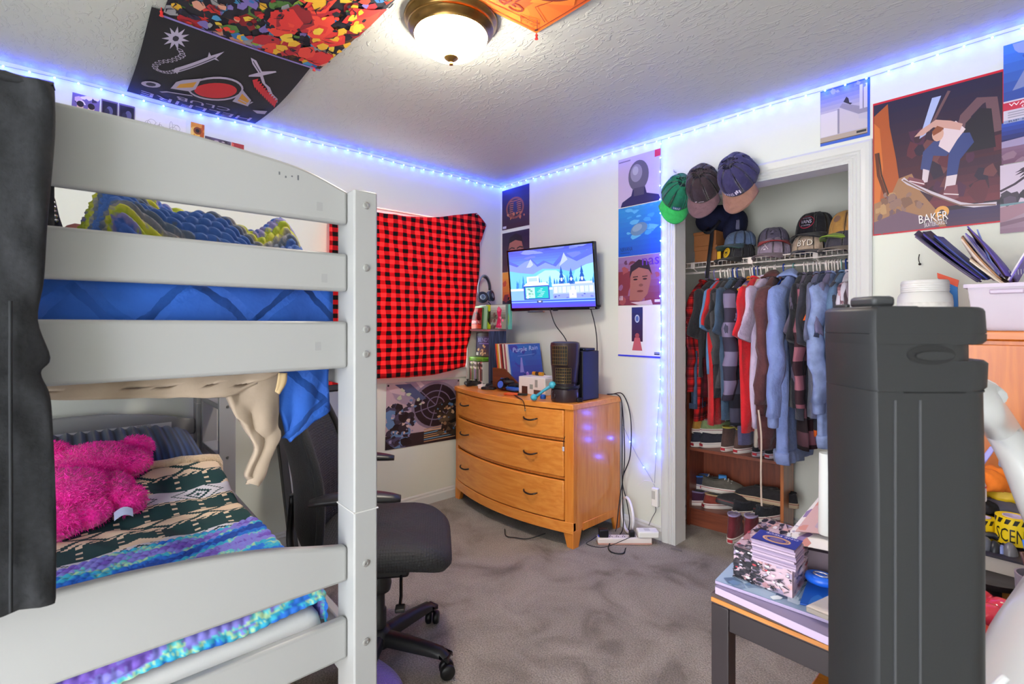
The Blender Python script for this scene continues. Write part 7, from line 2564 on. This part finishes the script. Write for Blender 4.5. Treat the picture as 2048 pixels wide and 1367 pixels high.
for nm, o, u_, v_, w_, h_, sd, dk_ in (('front_print', O_, U_, np.array([0, 0, 1.]), wU, bxh, 3, 1.), ('side_print', O_ + U_ * wU, V_, np.array([0, 0, 1.]), wV, bxh, 9, .1), ('top_print', O_ + np.array([0, 0, bxh]), U_, V_, wU, wV, 14, .3)):
    p = Pic(w_, h_, 'c0a4b0', eps=.00003)
    comic(sd, dk_)(p)
    n_ = unit(np.cross(u_, v_))
    obj(nm, p.g(flat(o + n_ * .0012, u_, v_), thick=.0006), ink(), cbx)
# deck of cards
tz = zc + bxh + .008
cd_ = [at(u, v, z=tz + .040) for u, v in ((1503, 1074), (1576, 1095), (1600, 1072), (1534, 1056))]
CO = cd_[0]
CU, CV = unit(cd_[1] - cd_[0]), unit(cd_[3] - cd_[0])
CV = unit(CV - CU * (CU @ CV))
cw, chh = .085, .060
dk2 = thing('card_deck', 'deck of cards topped by a blue gold-ringed card on the comic box', 'cards', (CO[0], CO[1], tz))
rr_ = random.Random(5)
for k in range(9):
    dx, dy = rr_.uniform(-.002, .002), rr_.uniform(-.002, .002)
    z0 = tz - .006 + k * .005
    c = [CO + CU * (a * cw + dx) + CV * (b * chh + dy) for a, b in ((0, 0), (1, 0), (1, 1), (0, 1))]
    obj('card_bundle', G().loft([[(q[0], q[1], z0) for q in c], [(q[0], q[1], z0 + .0044) for q in c]]), M(['b09ab0', 'a08aa4', '8a7894'][k % 3], .5), dk2)
p = Pic(cw, chh, '25308c', eps=.00004)
p.ring(.5, .42, .30, .26, .004, 'c89a70', 26).ring(.5, .42, .24, .20, .003, 'a87a5c', 26).ell(.5, .42, .16, .13, '6a5a8a')
p.text('ONE PIECE', .92, .92, .12, 'd8d0e0', .75, rot=180)
zt_ = tz - .006 + 9 * .005 + .0008
obj('top_card', p.g(flat((CO[0], CO[1], zt_), CU, CV), thick=.0004), ink(), dk2)
# papers behind the box, white roll
sk = thing('comic_sheets', 'comic book sheets with white and pink panels behind the box on the desk', 'paper', (2.62, -.95, DZ))
zs0 = DZ + .10
for k, (px, col, sd) in enumerate(((((1560, 1085), (1720, 1120), (1730, 1010), (1640, 990)), 'e4e0e0', 4), (((1590, 1062), (1720, 1085), (1730, 990), (1650, 985)), 'c8a4a4', 7))):
    z_ = zs0 + .012 * k
    c = [at(u, v, z=z_) for u, v in px]
    p = Pic(.3, .3, col, eps=.00003)
    p.blobs(10, ['e8e4e4', 'c88a80', '8a74a4', 'b0a0b0', 'd8c0bc'], .16, sd).line([(.2, .5), (.7, .4), (.95, .45)], .02, 'c08a78')
    fn = lambda x, y, h, c=c: (c[0] * (1 - x / .3) + c[1] * x / .3) * (1 - y / .3) + (c[3] * (1 - x / .3) + c[2] * x / .3) * y / .3 + np.array([0, 0, .006 * math.sin(9 * x) + h])
    obj('sheet', p.g(fn, .05), ink_cloth(), sk)
obj('stack', G().loft([[tuple(np.array((q[0], q[1], z_))) for q in [at(u, v, z=DZ + .09) for u, v in ((1566, 1092), (1722, 1126), (1730, 1012), (1642, 994))]] for z_ in (DZ + .001, DZ + .095)]), M('5a4c54', .7), sk)
wr = thing('white_paper_roll', 'white paper roll standing on the desk beside the tall grey column', 'roll', (*at(1652, 1080, z=DZ + .1)[:2] + np.array([.0, .0]), DZ + .115))
obj('tube', G().lathe([(.016, 0), (.014, .19), (.012, .19), (.012, .15), (.001, .15)], n=20), M('c4c4c2', .6), wr, world=False, smooth=True)
btl = thing('blue_clip', 'blue plastic ring clip lying on the blue folder', 'clip', (*at(1642, 1162, z=zb_ + .02)[:2], zb_ + .008))
obj('ring', G().tube([(.022 * math.cos(a), .016 * math.sin(a), .018) for a in np.linspace(0, 2 * PI, 25)[:-1]], .010, 8, closed=True), M('1a5ac8', .35), btl, world=False, smooth=2)
obj('band', G().tube([(.014 * math.cos(a), .010 * math.sin(a), .027) for a in np.linspace(0, 2 * PI, 25)[:-1]], .002, 6, closed=True), M('b8b8c8', .3, .8), btl, world=False, smooth=2)

# ================================================================== clutter on the desk, seen past the tower
def dp(u, v, y): return at(u, v, y=y)
hb0 = thing('black_storage_box', 'low black storage box under the heap of bags and gloves on the desk', 'box', (2.99, -.79, DZ))
obj('body', G().box((2.80, -.945, DZ + .0008), (3.20, -.62, .795)), M('1c1a1e', .6), hb0, bevel=.004)
obj('lid', G().box((2.795, -.95, .7955), (3.205, -.615, .818)), M('242228', .55), hb0, bevel=.004)
hb1 = thing('dark_hardback', 'thick dark book lying under the two yellow tape rolls', 'book', (2.95, -1.0, DZ))
obj('pages', G().box((2.805, -1.085, DZ + .004), (3.14, -.957, .768)), M('b8aca4', .7), hb1)
obj('cover', G().box((2.80, -1.09, DZ + .0008), (3.145, -.955, DZ + .004)).box((2.80, -1.09, .768), (3.145, -.955, .773)), M('2a2430', .5), hb1)
pb = thing('pale_blue_pouch', 'pale blue plastic pouch with a printed flap on the desk heap', 'pouch', dp(2010, 920, -.80))
P4 = lambda q, y, d=.02: (lambda c: G().loft([[tuple(p) for p in c], [tuple(p + np.array([0, d, 0])) for p in c]]))([dp(u, v, y) for u, v in q])
obj('body', P4(((1998, 900), (2075, 908), (2075, 950), (1996, 934)), -.80, .10), M('a8b8dc', .4), pb, bevel=.006)
obj('flap', P4(((1953, 928), (1980, 892), (1992, 896), (1964, 936)), -.86, .006), M('9a98e0', .4), pb, bevel=.002)
obj('paper_tag', P4(((1994, 908), (2004, 896), (2026, 944), (2020, 952)), -.88, .004), M('d8ccd8', .6), pb)
obj('paper_tag', P4(((1976, 934), (2008, 940), (2000, 952), (1984, 944)), -.87, .004), M('c8c4e0', .6), pb)
og = garmentlump('orange_glove', dp(1976, 960, -.90), (.050, .045, .034), M('d8701c', .85, var=(20, .2)), 'orange knitted glove with dark spots on the desk heap', 'glove', 20, 4)
yb = garmentlump('yellow_bag', dp(2030, 985, -.85), (.075, .05, .036), M('dcb41a', .5, var=(12, .15)), 'yellow plastic bag bulging at the end of the desk heap', 'bag', 0, 5)
obj('bag_corner', G().tube(smooth_path([dp(1990, 974, -.90), dp(2012, 970, -.90), dp(2034, 976, -.88)], 6), [.006] + [.014] * 11 + [.012], 10), M('e0b81c', .5), yb, smooth=2)
wbt = thing('small_white_bottle', 'small white bottle with a yellow nozzle and red band standing on the heap', 'bottle', dp(1962, 995, -.95))
b0 = dp(1962, 1000, -.95)
obj('bottle', G().lathe([(.010, 0), (.011, .004), (.010, .040), (.008, .046)], tuple(b0), 18), M('d8d0d4', .4), wbt, smooth=True)
obj('nozzle', G().lathe([(.008, .046), (.007, .052), (.002, .060), (.0005, .0605)], tuple(b0), 18), M('e0b03a', .4), wbt, smooth=True)
obj('band', G().lathe([(.0108, .034), (.0106, .038)], tuple(b0), 18), M('c03a44', .4), wbt)
bh = garmentlump('black_pouch', dp(1962, 1012, -.93), (.030, .03, .018), M('1c1a20', .9, bump=(80, .4)), 'black drawstring pouch under the small white bottle', 'pouch', 0, 6)
gt_ = garmentlump('grey_cloth', dp(2020, 1016, -.88), (.085, .05, .020), M('5a5664', .9, bump=(60, .4)), 'grey folded cloth under the yellow bag', 'cloth', 0, 7)
for k, (u0, u1, v0, v1, y, txt, lab) in enumerate(((1938, 1992, 1036, 1082, -.98, 'ZZD', 'yellow tape roll with handwritten letters on the desk heap'), (1990, 2062, 1036, 1088, -1.0, 'SCENE', 'yellow and black warning tape roll lettered SCENE on the desk heap'))):
    t = thing('tape_roll', lab, 'tape', dp((u0 + u1) / 2, v1, y))
    a, b = dp(u0, v1, y), dp(u1, v1, y)
    rad = np.linalg.norm(b - a) / 2
    c = (a + b) / 2 + np.array([.0, rad * .5, 0])
    hh = dp(u0, v0, y)[2] - a[2]
    obj('tape', G().lathe([(rad * .62, 0), (rad, 0), (rad, hh), (rad * .62, hh), (rad * .62, 0)], tuple(c), 36), M('e6c414', .4), t, smooth=True)
    obj('core', G().lathe([(rad * .60, .001), (rad * .60, hh + .001), (rad * .56, hh + .001), (rad * .56, .001)], tuple(c), 30), M('c8b4d0', .6), t)
    p = Pic(rad * 2.6, hh, 'e6c414', eps=.00004)
    p.polys, p.k = [], 0
    for q in range(7):
        x = -.05 + q * .18
        p.poly([(max(0, x), .78), (max(0, x + .09), .78), (min(1, x + .16), .97), (min(1, x + .05), .97)], '1a1814')
    p.text(txt, .08 if k == 0 else .10, .12, .5, '2a2a18' if k == 0 else '15130e', .52 if k == 0 else .80)
    aim = math.atan2(CAM[1] - c[1], CAM[0] - c[0])
    def fn(x, y, h, c=c, rad=rad, aim=aim, p=p):
        an = aim + (x - p.w / 2) / rad
        return (c[0] + (rad + .0006 + h) * math.cos(an), c[1] + (rad + .0006 + h) * math.sin(an), c[2] + y)
    pg = p.g(fn, .006, sheet=False)
    obj('lettering', pg, ink(), t)
ctl = thing('headset', 'grey and black headset with two ear pads lying on the desk', 'headphones', dp(1985, 1130, -1.05))
for u, v, r, col in ((1957, 1085, .018, '8a90b4'), (1972, 1098, .024, '5a5c68'), (1990, 1108, .026, '23242c'), (2003, 1110, .020, '7a86c0'), (2020, 1112, .026, '6c6a70')):
    q = dp(u, v, -1.05)
    obj('ear_pad', G().ball(q, (r * .55, r * .8, r * 1.25), 16, 10), M(col, .35, .2), ctl, smooth=2)
obj('band', G().tube(smooth_path([dp(1950, 1092, -1.0), dp(1975, 1070, -1.0), dp(2005, 1080, -1.0), dp(2026, 1112, -1.03)], 6), .008, 8), M('22222a', .4), ctl, smooth=2)
rail = thing('dark_tray', 'dark rimmed tray under the headset on the desk', 'tray', dp(1975, 1160, -1.12))
q = dp(1965, 1148, -1.12)
obj('tray', G().lathe([(.001, 0), (.070, 0), (.082, .012), (.085, .012), (.074, -.004), (.001, -.006)], (q[0], q[1], q[2]), 36), M('2a2628', .35), rail, smooth=True)
obj('foot', G().lathe([(.055, DZ + .001 - q[2]), (.055, -.006), (.001, -.006)], tuple(q), 30), M('201c1e', .5), rail, smooth=True)
dn = thing('glazed_doughnut', 'shiny pink glazed doughnut resting on a glass bowl at the desk front', 'doughnut', dp(1968, 1220, -1.27))
q = dp(1958, 1215, -1.27)
obj('icing', G().tube([(q[0] + .036 * math.cos(a), q[1] + .036 * math.sin(a), q[2] + .003 * math.sin(4 * a)) for a in np.linspace(0, 2 * PI, 33)[:-1]], [.024 + .0025 * math.sin(5 * a) for a in np.linspace(0, 2 * PI, 33)[:-1]], 12, closed=True), M('d8344a', .15, coat=.6), dn, smooth=2)
obj('dough', G().tube([(q[0] + .036 * math.cos(a), q[1] + .036 * math.sin(a), q[2] - .012) for a in np.linspace(0, 2 * PI, 33)[:-1]], .0225, 12, closed=True), M('b8743a', .7), dn, smooth=2)
rr_ = random.Random(3)
for k in range(16):
    a, r = rr_.uniform(0, 6.28), rr_.uniform(.02, .05)
    obj('sprinkle', G().ball((q[0] + r * math.cos(a), q[1] + r * math.sin(a), q[2] + math.sqrt(max(0, .0245 ** 2 - (r - .036) ** 2)) + .001), (.003, .002, .0015), 6, 4), M('e8d8c0', .5), dn, world=True)
gb = thing('glass_bowl', 'small footed glass bowl with amber contents under the doughnut', 'bowl', (q[0], q[1], DZ + .001))
zq = q[2] - .036
obj('bowl', G().lathe([(.030, DZ + .001), (.030, DZ + .006), (.014, DZ + .012), (.014, zq - .035), (.034, zq - .02), (.044, zq), (.040, zq), (.030, zq - .018), (.001, zq - .028)], (q[0], q[1], 0), 32), M('c8dce0', .08, trans=.7), gb, smooth=True)
obj('contents', G().lathe([(.001, zq - .027), (.028, zq - .018), (.038, zq - .003), (.001, zq - .002)], (q[0], q[1], 0), 28), M('b8641c', .5), gb, smooth=True)
rc_ = thing('red_candle', 'short red jar candle at the base of the glass bowl', 'candle', dp(1952, 1290, -1.36))
qq = at(1950, 1300, z=DZ + .001)
obj('jar', G().lathe([(.024, 0), (.026, .004), (.026, .045), (.022, .047), (.001, .044)], tuple(qq), 24), M('b81c24', .25), rc_, smooth=True)
obj('wick', G().tube([qq + np.array([0, 0, .044]), qq + np.array([.001, 0, .054])], .0012, 5), M('2a2018', .8), rc_)
br = thing('brown_bag', 'brown paper bag standing behind the doughnut', 'bag', dp(2010, 1230, -1.15))
obj('body', P4(((1985, 1180), (2040, 1190), (2030, 1290), (1975, 1280)), -1.16, .06), M('8a5a34', .8, bump=(25, .5)), br, bevel=.006)
obj('fold', P4(((1985, 1176), (2042, 1186), (2040, 1206), (1985, 1196)), -1.163, .066), M('a8702c', .8), br, bevel=.003)
pn = thing('pen_cup', 'grey pen cup with a blue and a pink pen at the desk end', 'cup', at(2050, 1220, z=DZ + .001))
pc0 = at(2078, 1250, y=-1.20)
pc0 = np.array((pc0[0], pc0[1], DZ + .001))
obj('cup', G().lathe([(.032, 0), (.036, .09), (.033, .09), (.030, .004), (.001, .004)], tuple(pc0), 28), M('8a8490', .4), pn, smooth=True)
for k, (c, dx, h) in enumerate((('2a74e0', -.02, .16), ('e8a4a0', -.012, .19), ('2f6a4a', .01, .2), ('5a3a34', -.024, .13))):
    obj('pen', G().tube([pc0 + np.array([-dx * .4, .004 * k - .008, .006]), pc0 + np.array([dx, .004 * k - .008, h])], .0045, 8), M(c, .4), pn, smooth=2)

# ================================================================== white moulded chair
WP = M('bebebe', .28, coat=.3)
wc_ = thing('white_swivel_chair', 'glossy white moulded plastic chair with a sweeping armrest pulled up to the desk', 'chair', (3.12, -1.60, 0))
dpt = .82
def vp(u, v, dep):
    return CAM + dep * FWD + (u - 1024) / FPX * dep * RGT + np.array([0, 0, (HOR - v) / FPX * dep])
pth = smooth_path([vp(1936, 772, .84), vp(1958, 798, .75), vp(1998, 850, .81), vp(2040, 920, .78), vp(2090, 1030, .75), vp(2150, 1130, .72), vp(2230, 1190, .72)], 6)
rad = np.interp(np.linspace(0, 1, len(pth)), [0, .03, .15, .5, .8, 1], [.018, .033, .036, .038, .045, .055])
obj('armrest', G().tube(pth, list(rad), 20, flat=.62), WP, wc_, smooth=2)
obj('arm_cap', G().tube([pth[0] + (pth[0] - pth[2]) * .02, pth[1], pth[2]], [.026, .0345, .0355], 20, flat=.62), M('d8d8da', .3), wc_, smooth=2)
body = []
for (a, b, w1) in ((1905, 1480, .015), (1935, 1410, .05), (1965, 1375, .075), (2000, 1325, .095), (2040, 1245, .115), (2090, 1160, .13), (2150, 1080, .13), (2230, 1100, .10), (2290, 1180, .04)):
    top = vp(a, b, .70)
    top[2] = vp(a, b, .70 + .75 * w1)[2]
    zb2 = .46
    ring = []
    for k in range(28):
        an = 2 * PI * k / 28
        cz_ = (top[2] + zb2) / 2
        hz = (top[2] - zb2) / 2
        off = -FWD * w1 * .75 * np.sign(math.cos(an)) * abs(math.cos(an)) ** .75
        ring.append(tuple(np.array([top[0], top[1], cz_]) + off + np.array([0, 0, hz * np.sign(math.sin(an)) * abs(math.sin(an)) ** .7])))
    body.append(ring)
shell = obj('shell', G().loft(body), WP, wc_, smooth=2)
gr_ = [vp(1960, 1420, .615), vp(1963, 1430, .60), vp(1972, 1400, .60), vp(1990, 1372, .60), vp(2012, 1352, .60)]
obj('moulded_rib', G().tube(smooth_path(gr_, 6), .0045, 8), M('cfcfd2', .3), wc_, smooth=2)
cpt = np.mean([np.array(r).mean(0) for r in body[3:7]], axis=0)
obj('pedestal', G().lathe([(.16, .001), (.165, .012), (.06, .03), (.028, .05), (.028, .44), (.09, .50)], (cpt[0], cpt[1], 0), 32), M('dcdcde', .3), wc_, smooth=True)

# ================================================================== tall grey tower close to the camera
TW0 = CAM + .52 * FWD + (1790 - 1024) / FPX * .52 * RGT
tw = thing('tower_fan', 'tall dark grey plastic tower with a rounded side and a handle slot, close in front', 'tower', (TW0[0], TW0[1], 0), AIM - R(90))
GP = M('1f2022', .5, bump=(400, .15), dist=.0006)
GD = M('202123', .6)
def q2(u): return (u - 1790) / FPX * .52
def q2r(u): return (u - 1024) / FPX * .5625 - 766 / FPX * .52
def qz(v): return 1.31 + (HOR - v) / FPX * .52
def sect(u0, u1, z, d=.085, back=0., rnd=.06):
    """left edge squarish, right side a half round"""
    x0, x1 = q2(u0 + 100), q2r(u1)
    d, rnd = d * .5, .0425
    pts = [(x0 + .004, -d), (x0, -d + .006), (x0, d - .006), (x0 + .004, d)]
    cx = x1 - rnd
    arc = [(cx + rnd * math.cos(a), d * math.sin(a)) for a in np.linspace(PI / 2, -PI / 2, 25)]
    pts += arc
    return [(x, y + .0425, z) for x, y in pts]
def tobj2(n, g, m, p=None, **k): return obj(n, g, m, p or tw, world=False, **k)
tobj2('column', G().loft([sect(1657, 1945, .03), sect(1652, 1942, qz(1000)), sect(1648, 1938, qz(783))]), GP, smooth=True)
tobj2('lower_collar', G().loft([sect(1650, 1936, qz(784)), sect(1648, 1946, qz(777)), sect(1647, 1948, qz(728)), sect(1647, 1940, qz(722))]), GP, smooth=True)
tobj2('handle_core', G().loft([sect(1646, 1910, qz(722)), sect(1646, 1908, qz(688))]), GP, smooth=True)
tobj2('upper_collar', G().loft([sect(1646, 1936, qz(689)), sect(1645, 1945, qz(682)), sect(1645, 1945, qz(668))]), GP, smooth=True)
tobj2('seam', G().loft([sect(1647, 1942, qz(668)), sect(1647, 1942, qz(666.5))]), GD)
tobj2('lid', G().loft([sect(1645, 1945, qz(666.5)), sect(1645, 1942, qz(622)), sect(1648, 1938, qz(616)), sect(1655, 1930, qz(613))]), GP, smooth=True)
tobj2('top_ridge', G().box((q2(1752), .006, qz(624)), (q2(1850), .075, qz(611))), GP, bevel=.002)
tobj2('top_block', G().box((q2(1775), .02, qz(612)), (q2(1822), .06, qz(589))), M('333436', .5), bevel=.004)
tobj2('top_tab', G().box((q2(1756), .05, qz(612)), (q2(1766), .07, qz(604))), GP, bevel=.001)
oval = [(q2(1862) + .0255 * math.cos(a), .0105 * math.sin(a)) for a in np.linspace(0, 2 * PI, 33)[:-1]]
def front_y(x):
    cx = q2r(1944) - .0425
    return .0425 - .0425 * (math.sqrt(max(0, 1 - ((x - cx) / .0425) ** 2)) if x > cx else 1)
tobj2('oval_recess', G().add([(x, front_y(x) - .0006, qz(709) + z) for x, z in oval], [tuple(range(32))]), M('121214', .6))
tobj2('oval_button', G().add([(q2(1868) + (x - q2(1862)) * .8, front_y(q2(1868) + (x - q2(1862)) * .8) - .0018, qz(711) + z * .45) for x, z in oval], [tuple(range(32))]), GP)
tobj2('handle_slot', G().box((q2r(1908) - .012, .02, qz(720)), (q2r(1908) - .004, .07, qz(690))), GD)
tobj2('shadow_gap', G().loft([sect(1700, 1941, qz(786.5)), sect(1700, 1941, qz(783.5))]), GD)
for u in (1790, 1840):
    x = q2(u)
    tobj2('groove', G().box((x - .0012, front_y(x) - .0008, .06), (x + .0012, front_y(x) + .002, qz(800))), M('3c3d40', .55))
tobj2('base', G().loft([sect(1640, 1960, .0005, .10), sect(1640, 1960, .02, .10), sect(1650, 1950, .03, .09)]), GP, smooth=True)
